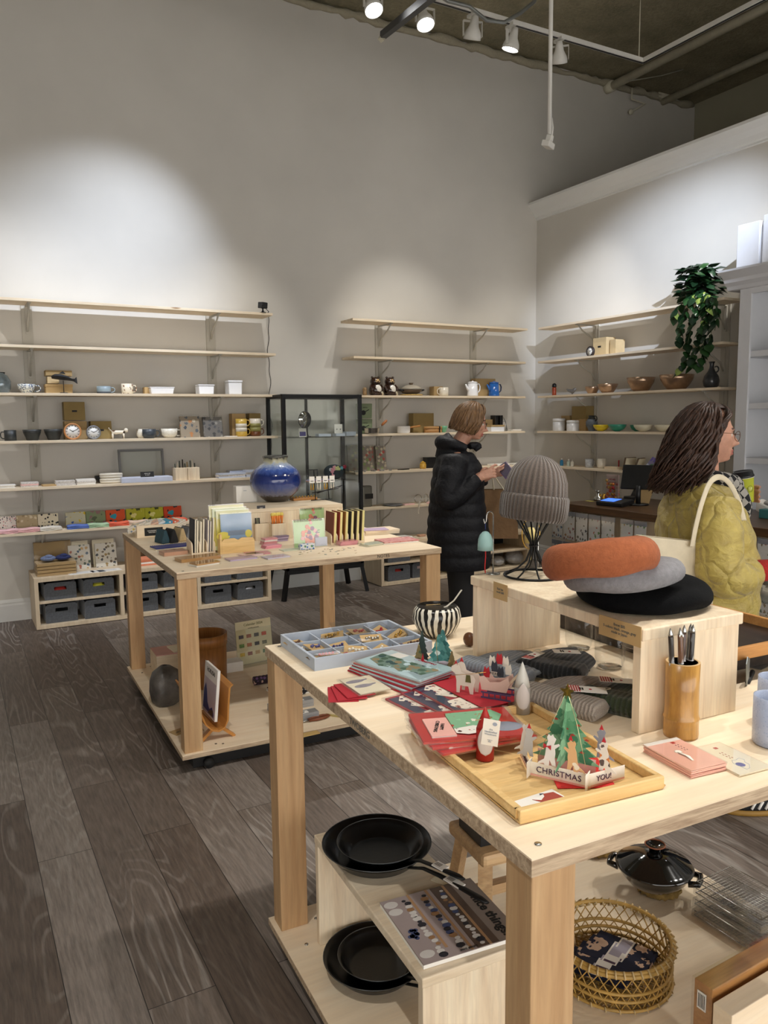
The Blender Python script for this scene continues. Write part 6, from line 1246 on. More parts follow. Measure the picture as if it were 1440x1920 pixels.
t=thing('horn_spoon','pale horn spoon resting across the striped bowl','spoon',tuple(bp)); part('spoon',mat('pale_horn','b9b4a6',.35),t,lambda q:q.tube([(-.01,-.03,.086),(.02,-.025,.094),(.05,-.02,.108),(.085,-.01,.135)],[.011,.006,.004,.004],8,flat=.5))
q0=onz(880,1212,TH); t=thing('wood_charm','small brown round wooden charm by the riser foot','charm',(q0.x,q0.y,TH+.0004)); part('charm',mat('dark_wood_bead','6a4326',.4),t,lambda q:q.ball((0,0,.021),.021,10,sx=.8))
# --- grey felt jewellery tray
A=onz(527,1211,TH); B=onz(590,1259,TH); ang=math.atan2((A-B).y,(A-B).x)-PI/2
t=thing('jewellery_tray','pale blue-grey compartment tray of carded earrings at the far left table corner','tray',(B.x,B.y,TH+.0004),ang)
FG=mat('blue_grey_felt','aeb7c4',.9,var=.04,sheen=.3); TW,TD,TZ_=.36,.275,.034
def tr(q):
    q.box(0,TW,0,TD,0,.004); q.box(0,TW,0,.008,.004,TZ_); q.box(0,TW,TD-.008,TD,.004,TZ_); q.box(0,.008,.008,TD-.008,.004,TZ_); q.box(TW-.008,TW,.008,TD-.008,.004,TZ_)
    for k in (1,2): q.box(.008,TW-.008,TD*k/3-.002,TD*k/3+.002,.004,TZ_-.006)
    for k in (1,2,3): q.box(TW*k/4-.002,TW*k/4+.002,.008,TD-.008,.004,TZ_-.006)
part('felt_tray',FG,t,tr)
rm=Matrix.Translation((B.x,B.y,TH))@Matrix.Rotation(ang,4,'Z'); random.seed(21)
ec=[GOLD,RED,mat('pearl','e8e2d4',.2),mat('violet_bead','4a4878',.3),mat('brown_bead','5a3a24',.4),STEEL]
pn=['front row','middle row','back row']; cn=['first','second','third','fourth']
for r in range(3):
    for c_ in range(4):
        for k in range(1 if (r+c_)%3==2 else 2):
            x=TW*(c_+.5)/4+(k-.5)*.022+random.uniform(-.006,.006); y=TD*(r+.5)/3+random.uniform(-.008,.008); v=rm@Vector((x,y,.014+.008*k))
            t=thing('carded_earrings','carded earrings in the grey tray, %s, %s compartment%s'%(pn[r],cn[c_],[', under',', on top'][k]),'earrings',tuple(v),0,'carded earrings in the grey tray',rot=(random.uniform(.15,.5)*random.choice((1,1,-1)),random.uniform(-.25,.25),ang+random.uniform(-.5,.6)))
            part('kraft_backing',KRAFT if (r+c_+k)%3 else mat('dark_kraft_backing','6b5436',.7),t,lambda q:q.box(-.034,.034,-.02,.02,0,.001)); part('jewel',ec[(r*2+c_+k)%6],t,lambda q:([q.ball((-.018+.009*j,.004*math.sin(j*2),.004),.0042,6) for j in range(5)],q.tube([(-.02,-.006,.002),(0,.006,.003),(.02,-.004,.002)],.0012,5)))
            if (r+c_+k)%2: part('clear_bag',CLEAR,t,lambda q:q.box(-.045,.042,-.026,.026,-.0008,.0095))
t=thing('clear_bag','empty clear plastic sleeve lying over the grey tray','bag',tuple(rm@Vector((.20,.19,.045))),ang,rot=(.5,.1,ang)); part('sleeve',CLEAR,t,lambda q:q.box(-.07,.05,-.03,.03,0,.0012))
q0=onz(868,1182,TH); t=thing('carded_earrings','gold bead earrings on white card right of the grey tray','earrings',(1.215,2.02,TH+.0005),.3); part('card',PAPER,t,lambda q:q.box(-.04,.04,-.025,.025,0,.0012)); part('jewel',GOLD,t,lambda q:[q.ball((.014*math.cos(j),.012*math.sin(j*1.7),.004),.004,6) for j in range(8)])
# --- Christmas cards
CR=mat('crimson_card','a81d2c',.6); CRB=mat('bright_red_card','c8231f',.6); ICE=mat('ice_blue_card','b5cbd0',.6); DP=mat('dark_plum_card','3a3850',.6)
def sheet(name,label,cat,cx,cy,z,w_,d,rz,m,h=.0012,group=None,film=False,tilt=0):
    t=thing(name,label,cat,(cx,cy,z),rz,group,rot=(tilt,0,rz)); part('card',m,t,lambda q:q.box(-w_/2,w_/2,-d/2,d/2,0,h))
    if film: part('clear_sleeve',CLEAR,t,lambda q:q.box(-w_/2-.008,w_/2+.008,-d/2-.006,d/2+.006,-.0004,h+.001))
    return t
P3=['e9dfc8','8a8a94']
for i,(cx,cy,rz) in enumerate(((.800,1.662,-.42),(.815,1.660,-.28),(.832,1.664,-.12))):
    sheet('red_envelope','red envelope in the fan left of the partridge card, %s'%['leftmost','middle','rightmost'][i],'envelope',cx,cy,TH+.0006+.0028*i,.072,.105,rz,CR,.0018,'red envelope fan')
    if i<2: pass
t=sheet('partridge_card','cream card with two grey partridges on top of the red envelope fan','card',.866,1.672,TH+.010,.082,.118,-.02,CREAM,.0018,film=True)
for s,(x,y) in enumerate(((-.014,.030),(-.008,-.008))):
    part('bird_print',mat('partridge_grey','8d8792',.7,var=.2,vs=200),t,lambda q:q.prism([(x+.024*math.cos(a*PI/9),y+.011*math.sin(a*PI/9)) for a in range(18)],.0018,.0022)); part('tail_print',mat('partridge_grey','8d8792'),t,lambda q:q.prism([(x+.016,y-.006),(x+.036,y+.002),(x+.036,y+.008),(x+.016,y+.006)],.0018,.0021))
random.seed(4)
for k in range(8):
    t=sheet('popup_card_pack','folded tree pop-up card pack, %s from the bottom'%['first','second','third','fourth','fifth','sixth','seventh','topmost, eighth'][k],'card pack',.975+.003*k,1.712-.002*k,TH+.0006+.0042*k,.135,.235,.16+.035*k*.5-.02*math.sin(k*2),(CR if k%2==0 else ICE),.0036,'tree pop-up card packs',film=(k==7))
    if k==7:
        t['label']='pale blue folded tree pop-up card, topmost of its pack'
        part('card_face',ICE,t,lambda q:q.box(-.065,.02,-.112,.112,.0037,.0046))
        part('tree_print',spots('fir_print','6a8276',['3e5a48','8a7a5a','b5cbd0','2c4a4a'],45,.5),t,lambda q:q.prism([(.025,-.10),(-.035,-.09),(-.03,-.06),(-.052,-.03),(-.04,.0),(-.055,.04),(-.045,.06),(-.03,.10),(.025,.11)],.0047,.0051))
        part('label',PAPER,t,lambda q:q.box(.028,.062,.045,.085,.0037,.0045)); text('lettering','CHRISTMAS',.012,CR,t,(.052,-.03,.0046),(0,0,-PI/2))
sheet('red_envelope','large red envelope lying under the standing tree pop-up card','envelope',1.105,1.690,TH+.0006,.15,.21,.05,CRB,.0012)
sheet('red_envelope','red envelope under the sleigh pop-up card','envelope',1.073,1.478,TH+.0175,.130,.205,.02,CR,.0012)
for i,(cx,cy,rz,z) in enumerate(((.945,1.478,.10,.0006),(.985,1.478,.06,.0055),(1.015,1.482,.02,.0105))):
    t=sheet('sleigh_card_pack','flat sleigh pop-up card in clear sleeve on red, %s'%['leftmost','middle','rightmost, under the red envelope'][i],'card pack',cx,cy,TH+z,.13,.21,rz,CR,.004,'flat sleigh card packs',film=True)
    part('plum_edge',DP,t,lambda q:q.box(-.062,-.035,-.1,.095,.0041,.0047)); part('reindeer_print',spots('reindeer_print','ddd2c2',['8a4a42','b8a89a','3a3850'],70,.35),t,lambda q:(q.prism([(-.03+.0,.095),(.02,.09),(.03,.06),(.015,.03),(.02,.0),(-.015,-.01),(-.045,.03),(-.03,.05),(-.05,.07)],.0048,.0054),q.prism([(-.045,-.02),(.02,-.012),(.025,-.05),(.0,-.09),(-.04,-.085),(-.055,-.05)],.0048,.0054)))
    part('gold_cord',GOLD,t,lambda q:q.tube([(.01,.06,.006),(-.01,.0,.006),(.01,-.06,.006)],.0008,5))
    if i==0: part('barcode_label',mat('lilac_white','c9cede'),t,lambda q:q.box(.03,.055,.045,.09,.0041,.005))
# packs overlapping the bamboo tray
for i,(cx,cy,rz,z) in enumerate(((.895,1.262,-.26,.024),(.89,1.268,-.30,.031),(.885,1.272,-.34,.038))):
    t=sheet('cat_card_pack','flat Christmas tree pop-up card pack on red, %s over the tray corner'%['lowest','middle','topmost'][i],'card pack',cx+.005,cy,TH+z,.21,.15,rz+.18*(2-i)*.4,CRB,.005,'tree and cat card packs',film=True)
    part('folded_cards',[mat('coral_edge','e9b0a4',.6),PAPER],t,lambda q:[q.box(-.085,-.035,-.062,.03,.0051+.0015*k,.0062+.0015*k,k%2) for k in range(3)])
    if i==2:
        part('tree_print',spots('green_tree_print','7fb08a',['5a9068','b04a3a','e8e0d0','8abf96'],60,.3),t,lambda q:q.prism([(-.032,.055),(.07,.06),(.085,.03),(.07,.0),(.03,-.03),(-.032,-.035)],.0052,.0075)); part('cat_print',spots('white_cat_print','e9e4da',['a8483a','4a3028'],70,.3),t,lambda q:q.prism([(-.033,-.03),(.01,-.02),(.04,-.035),(.03,-.055),(-.01,-.06),(-.033,-.05)],.0076,.0086))
        text('lettering','HAPPY\nCHRISTMAS',.011,INK,t,(-.06,-.016,.0096),(0,0,-1.9)); part('round_label',mat('lilac_white','c9cede'),t,lambda q:q.lathe([(0,.0055),(.034,.0055),(.034,.006),(0,.006)],28,c=(.075,-.03,.0),sy=.7))
# --- bamboo tray
A=onz(975,1548,TH); t=thing('bamboo_tray','rectangular bamboo tray at the near table corner holding pop-up cards','tray',(A.x,A.y,TH+.0004),math.radians(-5.5)); LX,LY=.305,.415
def bt(q):
    z1=.024; q.box(0,LX,0,LY,0,.006)
    for (x0,x1,y0,y1) in ((0,LX,0,.012),(0,LX,LY-.012,LY),(0,.012,.012,LY-.012),(LX-.012,LX,.012,LY-.012)): q.box(x0,x1,y0,y1,.006,z1)
part('tray',BAMB,t,bt,bevel=.0025)
TFZ=TH+.0068
q0=onz(1008,1507,TFZ); t=sheet('fabric_card','white card with blue and red fabric shapes in the bamboo tray','card',q0.x,q0.y,TFZ,.112,.052,.02,PAPER)
part('blue_shape',mat('indigo_cloth','33363f'),t,lambda q:q.prism([(-.05,-.012),(-.02,-.004),(.012,.0),(-.005,-.022),(-.028,-.024),(-.03,-.018)],.0012,.0017)); part('red_shape',mat('brick_print','a3402f',.7),t,lambda q:q.prism([(-.0,.014),(.012,.004),(.026,.012),(.03,.02),(.05,.016),(.053,-.012),(.03,-.012),(.01,-.006)],.0012,.0017)); part('blue_dot',mat('indigo_cloth','33363f'),t,lambda q:q.prism([(.025,.024),(.032,.020),(.022,.019)],.0012,.0017))
sheet('red_envelope','red envelope lying under the cat pop-up card in the bamboo tray','envelope',.985,1.045,TFZ,.105,.125,-.5,CRB,.001)
# --- standing pop-up: fir forest
def standcard(name,label,c,z,rz): return thing(name,label,'pop-up card',(c[0],c[1],z),rz)
t=standcard('popup_card','standing pop-up card with blue-green firs and foxes before the striped bowl',(1.078,1.672),TH+.0022,-.87)
FIRB=spots('fir_blue','4f8a84',['2f6a68','7ab0ac','cfe0dc','3a7a78'],55,.4,.6); FIRB2=spots('fir_brown','7a6a40',['5a4a2a','9a8a5a','4a5a3a'],60,.4,.6)
def fir(cx,w_,h,n=6,z0=0):
    L_=[];R_2=[]
    for k in range(n):
        z=z0+h*k/n; ww=w_/2*(1-k/n); L_.append((cx-ww,z)); L_.append((cx-ww*.62,z+h/n*.75)); R_2.append((cx+ww,z)); R_2.append((cx+ww*.62,z+h/n*.75))
    return R_2+[(cx,z0+h)]+L_[::-1]
part('base_strip',mat('lilac_snow','cfc9d6',.6),t,lambda q:(q.prism([(-.062,0),(.062,0),(.062,.03),(.02,.037),(-.02,.03),(-.062,.036)],0,.0008,plane='xz'),q.prism([(-.062,0),(-.04,0),(-.03,.03),(-.062,.034)],0,.05,plane='yz') if False else q.box(.0612,.062,.0009,.05,0,.03)))
part('fir_front',FIRB,t,lambda q:q.prism(fir(.006,.07,.075,5,.032),.0009,.0017,plane='xz')); part('fir_middle',FIRB,t,lambda q:q.prism(fir(.01,.075,.085,6,.03),.02,.0208,plane='xz')); part('fir_left',mat('dark_fir','2f3f3c',.7),t,lambda q:q.prism(fir(-.05,.045,.085,6,.02),.03,.0308,plane='xz'))
part('fir_right',FIRB2,t,lambda q:q.prism(fir(.042,.034,.05,5,.018),-.006,-.0052,plane='xz')); part('fir_left_low',FIRB2,t,lambda q:q.prism(fir(-.05,.03,.045,5,.03),.0011,.0018,plane='xz'))
FOX=mat('fox_orange','c96a3a',.6); part('fox',FOX,t,lambda q:[q.prism([(x-.006,.014),(x+.006,.014),(x+.005,.026),(x+.004,.032),(x,.028),(x-.004,.032),(x-.005,.026)],-.0052,-.0044,plane='xz') for x in (-.008,.006)]); part('elf',RED,t,lambda q:q.prism([(-.044,.03),(-.034,.03),(-.038,.052)],-.001,-.0002,plane='xz'))
part('gold_cord',GOLD,t,lambda q:q.tube([(-.002,-.001,.118),(.0,-.001,.06),(.004,-.001,.03)],.0006,5)); text('lettering','CHRISTMAS',.013,mat('plum_ink','4a3048',.7),t,(-.018,-.0008,.013),(PI/2,0,0))
# --- sleigh pop-up
t=standcard('popup_card','standing pop-up card of a pink sleigh pulled by white reindeer',(1.048,1.435),TH+.0192,-.98)
PK2=mat('blush_card','dfc0b2',.6); LBK=mat('oat_white_card','e2d8ca',.6)
def animal(q,cx,z0,s,y0):
    q.prism([(cx+s*a,z0+s*b_) for a,b_ in ((-.030,0),(-.022,0),(-.02,.018),(.0,.018),(.004,.0),(.012,0),(.014,.02),(.018,.035),(.012,.045),(-.005,.046),(-.018,.05),(-.022,.064),(-.03,.07),(-.042,.062),(-.044,.052),(-.034,.046),(-.03,.03))],y0,y0+.0008,plane='xz')
part('reindeer',LBK,t,lambda q:(animal(q,-.035,.0,1.0,.006),animal(q,-.028,.002,1.0,.022))); part('sleigh_side',PK2,t,lambda q:[q.prism([(0,.018),(.06,.018),(.068,.04),(.064,.055),(.045,.042),(.02,.038),(.006,.052),(-.006,.048)],y,y+.0008,plane='xz') for y in (0,.034)])
part('runner',mat('plum_runner','54466a',.6),t,lambda q:[(q.box(.0,.072,y,y+.0008,.0,.004),q.box(.0,.072,y,y+.0008,.012,.016),[q.box(.004+.014*k,.007+.014*k,y,y+.0008,.004,.012) for k in range(5)]) for y in (-.004,.038)])
part('passengers',[LBK,RED,mat('indigo_cloth','33363f')],t,lambda q:[q.prism([(x-.007,z),(x+.007,z),(x+.008,z+.012),(x+.005,z+.026),(x,z+.02),(x-.005,z+.026),(x-.008,z+.012)],y,y+.0008,m=m_,plane='xz') for x,z,y,m_ in ((.008,.045,.012,1),(.025,.05,.016,0),(.042,.05,.012,2),(.058,.055,.02,0),(.018,.07,.022,0),(.036,.078,.02,1),(.028,.062,.009,2),(.05,.072,.024,0))])
part('party_hats',RED,t,lambda q:[q.prism([(x-.005,z),(x+.005,z),(x,z+.012)],y,y+.0009,plane='xz') for x,z,y in ((-.066,.066,.006),(-.058,.070,.022))]); part('saddle_cloth',mat('olive_print','5c5a2c'),t,lambda q:q.prism([(-.042,.028),(-.028,.028),(-.030,.046),(-.040,.046)],.0048,.0055,plane='xz'))
part('gold_cord',GOLD,t,lambda q:q.tube([(-.075,.005,.04),(-.03,.002,.05),(.01,.003,.06)],.0005,5)); text('lettering','MERRY',.009,INK,t,(.034,-.0006,.060),(PI/2,0,0))
# --- big tree and cats pop-up
cc_=Vector((.966,1.056)); t=standcard('popup_card','large standing pop-up card of a green Christmas tree with dancing cats and gold star',cc_,TFZ+.0015,-1.05)
WC=mat('ivory_card','e9e2d4',.6); CO=mat('coral_edge','e9b0a4'); PNK=mat('pink_panel','e8b8b0',.6); GT=spots('painted_tree','6f9f7a',['4f8a62','8fbf96','5a9068','3f7a58'],34,.5,.7); GT2=spots('painted_tree','6f9f7a',[])if False else GT
def strip(q,x0,x1,y,h=.026,m=0): q.box(x0,x1,y,y+.0009,.004,h,m); q.box(x0,x1,y,y+.0009,0,.0038,1)
part('front_strip',[WC,CO],t,lambda q:strip(q,-.058,.058,-.045)); part('right_strip',[WC,CO],t,lambda q:(q.at((.054,-.046,0),(0,0,1.0)),strip(q,0,.085,0))); part('left_strip',[WC,CO],t,lambda q:(q.at((-.054,-.046,0),(0,0,PI-1.0)),strip(q,0,.085,0)))
part('end_tab',WC,t,lambda q:(q.box(-.0545,-.0536,-.062,-.036,0,.03),q.box(.0536,.0545,-.062,-.036,0,.03)))
part('tree_front',GT,t,lambda q:q.prism(fir(0,.132,.125,7,.024),-.004,-.003,plane='xz')); part('tree_cross',GT,t,lambda q:q.prism(fir(0,.132,.125,7,.024),-.0005,.0005,plane='yz'))
part('tree_foot',PNK,t,lambda q:q.box(-.055,.055,-.0028,-.002,.0,.036)); part('ornaments',mat('brick_print','a3402f'),t,lambda q:[q.prism([(x-.005,z),(x,z-.002),(x+.005,z),(x,z+.003)],-.0048,-.0042,plane='xz') for x,z in ((-.02,.10),(.022,.095),(.0,.085),(-.035,.066),(.038,.07),(.03,.045),(-.04,.045),(.012,.075))])
STAR=[(.015*(1 if k%2==0 else .42)*math.sin(k*PI/5),.155+.015*(1 if k%2==0 else .42)*math.cos(k*PI/5)) for k in range(10)]
part('gold_star',mat('gold_foil','9a8640',.25,metal=.9),t,lambda q:(q.prism(STAR,-.004,-.003,plane='xz'),q.prism(STAR,-.0005,.0005,plane='yz')))
part('gold_string',mat('pale_gold','d8cfa0',.3,metal=.6),t,lambda q:[q.tube([(s*.004,-.006,.148),(s*.022,-.012,.10),(s*.045,-.03,.03)],.0006,5) for s in (-1,1)])
CAT=[(-.012,0),(-.004,0),(-.003,.012),(.002,.002),(.009,.002),(.007,.016),(.008,.026),(.007,.034),(.016,.042),(.014,.045),(.005,.041),(.007,.047),(.009,.053),(.005,.056),(.003,.061),(-.001,.057),(-.005,.060),(-.008,.054),(-.006,.047),(-.009,.038),(-.011,.022),(-.013,.012),(-.024,.004),(-.026,.0),(-.014,.004)]
def cat(x,y,m_,flip=1,s=1,z=.026): part('paper_cat',m_,t,lambda q:q.prism([(x+flip*a*s,z+b_*s) for a,b_ in CAT][::flip],y,y+.0008,plane='xz'))
cat(-.014,-.047,mat('white_cat_card','e4dfd8',.6)); cat(.024,-.047,spots('ginger_cat','d9ab78',['c08a54','e9dcc4'],70,.35),-1,.95); cat(-.066,-.02,mat('grey_cat_card','b9b6b2',.6),1,.95,.022); cat(.072,-.015,spots('calico_cat','e0d6c8',['c9743a','5a4a44'],60,.35),-1,.95,.022); cat(.058,.02,mat('slate_cat_card','8f8f98',.6),-1,.95,.03); cat(-.08,.0,mat('white_cat_card','e4dfd8'),1,.9,.022)
part('red_bow',RED,t,lambda q:q.prism([(-.028,.058),(-.021,.062),(-.014,.057),(-.014,.066),(-.021,.063),(-.028,.068)],-.0484,-.0477,plane='xz')); part('party_hat',RED,t,lambda q:[q.prism([(x-.004,z),(x+.004,z),(x,z+.010)],y,y+.0009,plane='xz') for x,y,z in ((.022,-.048,.083),(-.066,-.0205,.078),(.072,-.0155,.078),(.058,.0195,.086))])
text('lettering','CHRISTMAS',.0155,mat('plum_ink','4a3048'),t,(0,-.0462,.014),(PI/2,0,0),space=1.05)
def flipt(o,loc,ang): o.location=loc; o.rotation_euler=(PI/2,0,ang)
text('lettering','YOU!',.0145,mat('plum_ink','4a3048'),t,(.054+.036*math.cos(1.0)+.001,-.046+.036*math.sin(1.0)-.001,.014),(PI/2,0,1.0)); text('lettering','MERRY',.0145,mat('plum_ink','4a3048'),t,(-.054-.036*math.cos(1.0)-.001,-.046+.036*math.sin(1.0)-.001,.014),(PI/2,0,-1.0))
# --- wooden santas
for nm_,px,py,c_,lab,s in (('red',910,1432,'a8231c','small red pointed wooden Santa figure with tag and white beard',.105),('grey',980,1345,'a5a29c','pale grey pointed wooden Santa figure with white beard',.118)):
    q0=onz(px,py-4,TH+.006); t=thing('wooden_santa',lab,'figurine',(q0.x+.008,q0.y+.012,TFZ+(.0 if nm_=='red' else 0)),-2.5)
    m_=mat('santa_'+nm_,c_,.5,var=.05); r=.0175
    part('body',m_,t,lambda q:q.lathe([(r,0),(r,.052),(r*.98,.060)],32)); part('pointed_hat',m_ if nm_=='red' else mat('pale_hat','c9c8c0',.5),t,lambda q:q.lathe([(r*.97,.0605),(r*.8,s*.66),(r*.5,s*.8),(r*.2,s*.93),(0,s)],32))
    part('beard',mat('beard_white','cfc8c4',.6),t,lambda q:q.grid(lambda u,v:(r*1.05*math.cos((u-.5)*1.9*math.sin(PI*v**.75)**.8+.35),r*1.05*math.sin((u-.5)*1.9*math.sin(PI*v**.75)**.8+.35),.012+.062*v),10,14),thick=.001)
    if nm_=='red':
        part('tag_string',KRAFT,t,lambda q:q.tube([(-.006,0,.085),(.0,-.012,.088),(.012,-.016,.078),(.0,.014,.084)],.0009,5,closed=True))
        t2=thing('hang_tag','ivory hang tag tied around the red wooden Santa','tag',(q0.x+.000,q0.y-.012,TFZ+.036),-.75,rot=(-.12,.1,-.75)); part('card',WC,t2,lambda q:q.box(-.016,.016,0,.0008,0,.05)); text('lettering','the\nHandcrafted\nWoodwork',.0048,mat('grey_print','9aa0ab'),t2,(0,-.0006,.026),(PI/2,0,0)); text('lettering_small','made in\njapan',.003,mat('grey_print','9aa0ab'),t2,(0,-.0006,.009),(PI/2,0,0)); part('tree_logo',mat('grey_print','9aa0ab'),t2,lambda q:(q.prism([(.006+.0045*math.cos(a*PI/6),.042+.0035*math.sin(a*PI/6)) for a in range(12)],-.0007,0,plane='xz')))
    else: part('wood_strip',PINEZ,t,lambda q:q.bar((-.012,-.012,.082),(-.05,-.055,.030),.002,.006))
# --- bamboo pen vase
q0=onz(1276,1378,TH); t=thing('bamboo_vase','thick bamboo culm section used as a pen holder','pen holder',(q0.x,q0.y,TH+.0004))
def bam():
    m,t_,bs=nt('aged_bamboo'); v=coords(t_,(1,1,.25)); n=noisen(t_,v,22,5,.65); n2=noisen(t_,coords(t_,(30,30,1.5)),3,4)
    c=ramp(t_,n.outputs[0],[(.30,srgb('8a5f2a')),(.50,srgb('b98a44')),(.70,srgb('c99a55'))]); c=mix(t_,.6,c,ramp(t_,n2.outputs[0],[(.3,(.6,.52,.42)),(.6,(1,1,1))]),'MULTIPLY'); 
    t_.links.new(c,bs.inputs['Base Color']); bs.inputs['Roughness'].default_value=.32; bs.inputs['Coat Weight'].default_value=.3; return m
part('culm',bam(),t,lambda q:q.lathe([(0,.0),(.0345,0),(.0355,.006),(.0348,.028),(.0352,.0375),(.0368,.040),(.0352,.0425),(.0340,.05),(.0335,.10),(.0342,.158),(.0292,.158),(.0288,.03),(0,.028)],48)); part('cut_rim',mat('bamboo_rim','c8a878',.6),t,lambda q:q.lathe([(.0342,.1582),(.0341,.1588),(.0293,.1588),(.0292,.1582)],48))
vc=Vector((q0.x,q0.y,TH)); 
for i,(dx,dy,tx,c_,lab) in enumerate(((-.018,.006,-.10,'2a2320','dark'),(-.010,-.010,-.05,'6b4427','light brown'),(.004,.004,.0,'4a2a1c','chestnut'),(.016,-.004,.05,'241c1a','black-brown'),(.018,.008,.05,'5a5a58','silver'))):
    t=thing('ballpoint_pen','%s wooden pen with silver tip standing in the bamboo vase'%lab,'pen',tuple(vc+Vector((dx*.8,dy,.03))),0,'wooden pens in the bamboo vase',rot=(dy*2,tx*1.1,0))
    part('barrel',mat('pen_'+c_,c_,.3,coat=.5),t,lambda q:q.lathe([(.0048,.13),(.0052,.135),(.0054,.185),(.0048,.188)],14)); part('sleeve_strip',mat('frosted_sleeve','b9bcc0',.5),t,lambda q:q.lathe([(.0058,.0),(.0058,.1295)],14)); part('tip',STEEL,t,lambda q:q.lathe([(.005,.1885),(.005,.192),(.003,.198),(.0008,.204),(0,.205)],14)); part('clear_sleeve',CLEAR,t,lambda q:q.lathe([(.0062,.0),(.0062,.19)],14))
# --- mugs and cards at the right
MB_=spots('pale_blue_speckle','a3adc4',['93a0bb','b4bccf'],220,.3,.25)
for i,(px,py) in enumerate(((1455,1398),(1461,1356))):
    q0=onz(px,py,TH); t=thing('tall_cup','tall pale blue speckled cup at the right table edge, %s'%['front one','back one'][i],'cup',(q0.x+.002,q0.y+.01,TH+.0004),0,'pale blue cups'); part('cup_wall',MB_,t,lambda q:q.shell([(.034,0),(.038,.004),(.0385,.03),(.0385,.100)],.0035,44)); 
flatstack('stack of pink cat greeting cards beside the bamboo vase',P((1.175,.972,TH+.0004),-.70),1,1,1,PNK) if False else None
def cardstack(label,pts,n,m,z0=TH,h=.0016,film=True):
    c0=sum((onz(x,y,z0) for x,y in pts),Vector())/4; a=onz(*pts[0],z0); b_=onz(*pts[1],z0); c2=onz(*pts[2],z0); L1=(b_-a).length; L2=(c2-b_).length; ang=math.atan2((b_-a).y,(b_-a).x)
    out=[]
    for k in range(n):
        t=thing('greeting_card',label%(['lowest','second','third','fourth','fifth','sixth','seventh','eighth'][k] if k<n-1 else 'topmost'),'card',(c0.x+.001*math.sin(k*3),c0.y+.001*math.cos(k*2),z0+.0006+h*1.5*k),ang+.015*math.sin(k*2.2)); part('card',m,t,lambda q:q.box(-L1/2,L1/2,-L2/2,L2/2,0,h)); out.append(t)
    if film: part('clear_sleeve',CLEAR,t,lambda q:q.box(-L1/2-.002,L1/2+.002,-L2/2-.002,L2/2+.002,-.0004,h+.0008))
    return t,L1,L2,h
for t_,L1,L2,h in [cardstack('pink greeting card with a sleeping cat, %s in its stack',[(1213,1412),(1303,1462),(1355,1440),(1262,1399)],7,mat('salmon_card','eab3a2',.6))]:
    for c in range(7): pass
    t_['group']='pink cat greeting cards'; part('cat_drawing',mat('ivory_card','e9e2d4'),t_,lambda q:(q.tube([(-.005,-.006,.0018),(.015,-.002,.0018),(.034,-.008,.0018)],[.006,.008,.004],8,flat=.15),q.ball((-.008,-.005,.0018),.008,6,sz=.12))); part('small_prints',mat('plum_ink','4a3048'),t_,lambda q:[q.box(-.035+.008*(k%4),-.032+.008*(k%4),.012+.006*(k//4),.0135+.006*(k//4),h,h+.0004) for k in range(8)]); part('red_seal',RED,t_,lambda q:q.box(-.048,-.041,.012,.02,h,h+.0005)); part('white_strip',PAPER,t_,lambda q:q.box(-L1/2,-L1/2+.012,-L2/2,L2/2,h,h+.0003))
for t_,L1,L2,h in [cardstack('cream greeting card with a purple cat drawing, %s of two',[(1297,1410),(1392,1458),(1438,1437),(1345,1400)],2,CREAM)]:
    part('cat_drawing',mat('violet_print','4a4486'),t_,lambda q:(q.ball((.03,-.004,h),.009,8,sz=.06),)); part('cat_outline',mat('grey_print','9aa0ab'),t_,lambda q:(q.tube([(.012,.004,h),(.008,.016,h),(.018,.02,h),(.026,.012,h),(.036,.012,h),(.048,.0,h),(.05,-.01,h),(.02,-.012,h),(.01,-.004,h)],.0005,4,closed=True))); part('red_seal',RED,t_,lambda q:q.box(-.048,-.041,.008,.016,h,h+.0005)); part('small_prints',mat('brick_print','a3402f'),t_,lambda q:[q.box(-.025+.008*(k%4),-.021+.008*(k%4),.0+.006*(k//4),.0015+.006*(k//4),h,h+.0004) for k in range(8)])
# ================================================================ NEAR TABLE LOWER SHELF
R2Z=.405; AN=math.radians(-3.5)
t=thing('wood_riser','pine riser bench on the lower shelf carrying frying pans and a book','riser',(.818,1.330,ZN+.0004),AN); L2_=.665; W2=.25; hh=R2Z-ZN
part('top_board',PINE,t,lambda q:q.box(0,W2,0,L2_,hh-.024,hh),bevel=.003)
for y in (.002,L2_-.024): part('side_board',PINEZ,t,lambda q:q.box(.002,W2-.002,y,y+.022,0,hh-.0245),bevel=.001)
IRON=mat('black_iron','0e1012',.28,metal=.4,var=.3,vs=30,bmp=.25,bs=60,spec=.5)
def pan(label,x,y,z,R,hgt,ang,L,tilt=0):
    t=thing('frying_pan',label,'frying pan',(x,y,z),ang,'black iron frying pans')
    part('pan_body',IRON,t,lambda q:q.shell([(R*.68,0),(R*.74,.003),(R*.93,hgt*.75),(R,hgt)],.0022,56)); part('rim',mat('worn_rim','5a5d5f',.3,metal=.8),t,lambda q:q.tube([(R*math.cos(a*PI/28),R*math.sin(a*PI/28),hgt) for a in range(56)],.0011,6,closed=True))
    part('handle',BLKM,t,lambda q:(q.tube([(R*.9,0,hgt*.62),(R+.04,0,hgt+.006),(R+.10,0,hgt+.014),(R+L*.9,0,hgt+.02),(R+L,0,hgt+.02)],[.009,.010,.0115,.0135,.008],12,flat=.42)))
    part('price_sticker',PAPER,t,lambda q:q.box(R+L*.48,R+L*.68,-.0125,.0125,hgt+.0195,hgt+.0225)); part('barcode',INK,t,lambda q:[q.box(R+L*.5+.004*k,R+L*.5+.0015+.004*k,-.006,.008,hgt+.0226,hgt+.0229) for k in range(5)]); return t
z=R2Z+.001; pc=(.962,1.80)
aH=math.atan2(1.385-1.80,1.035-.955)
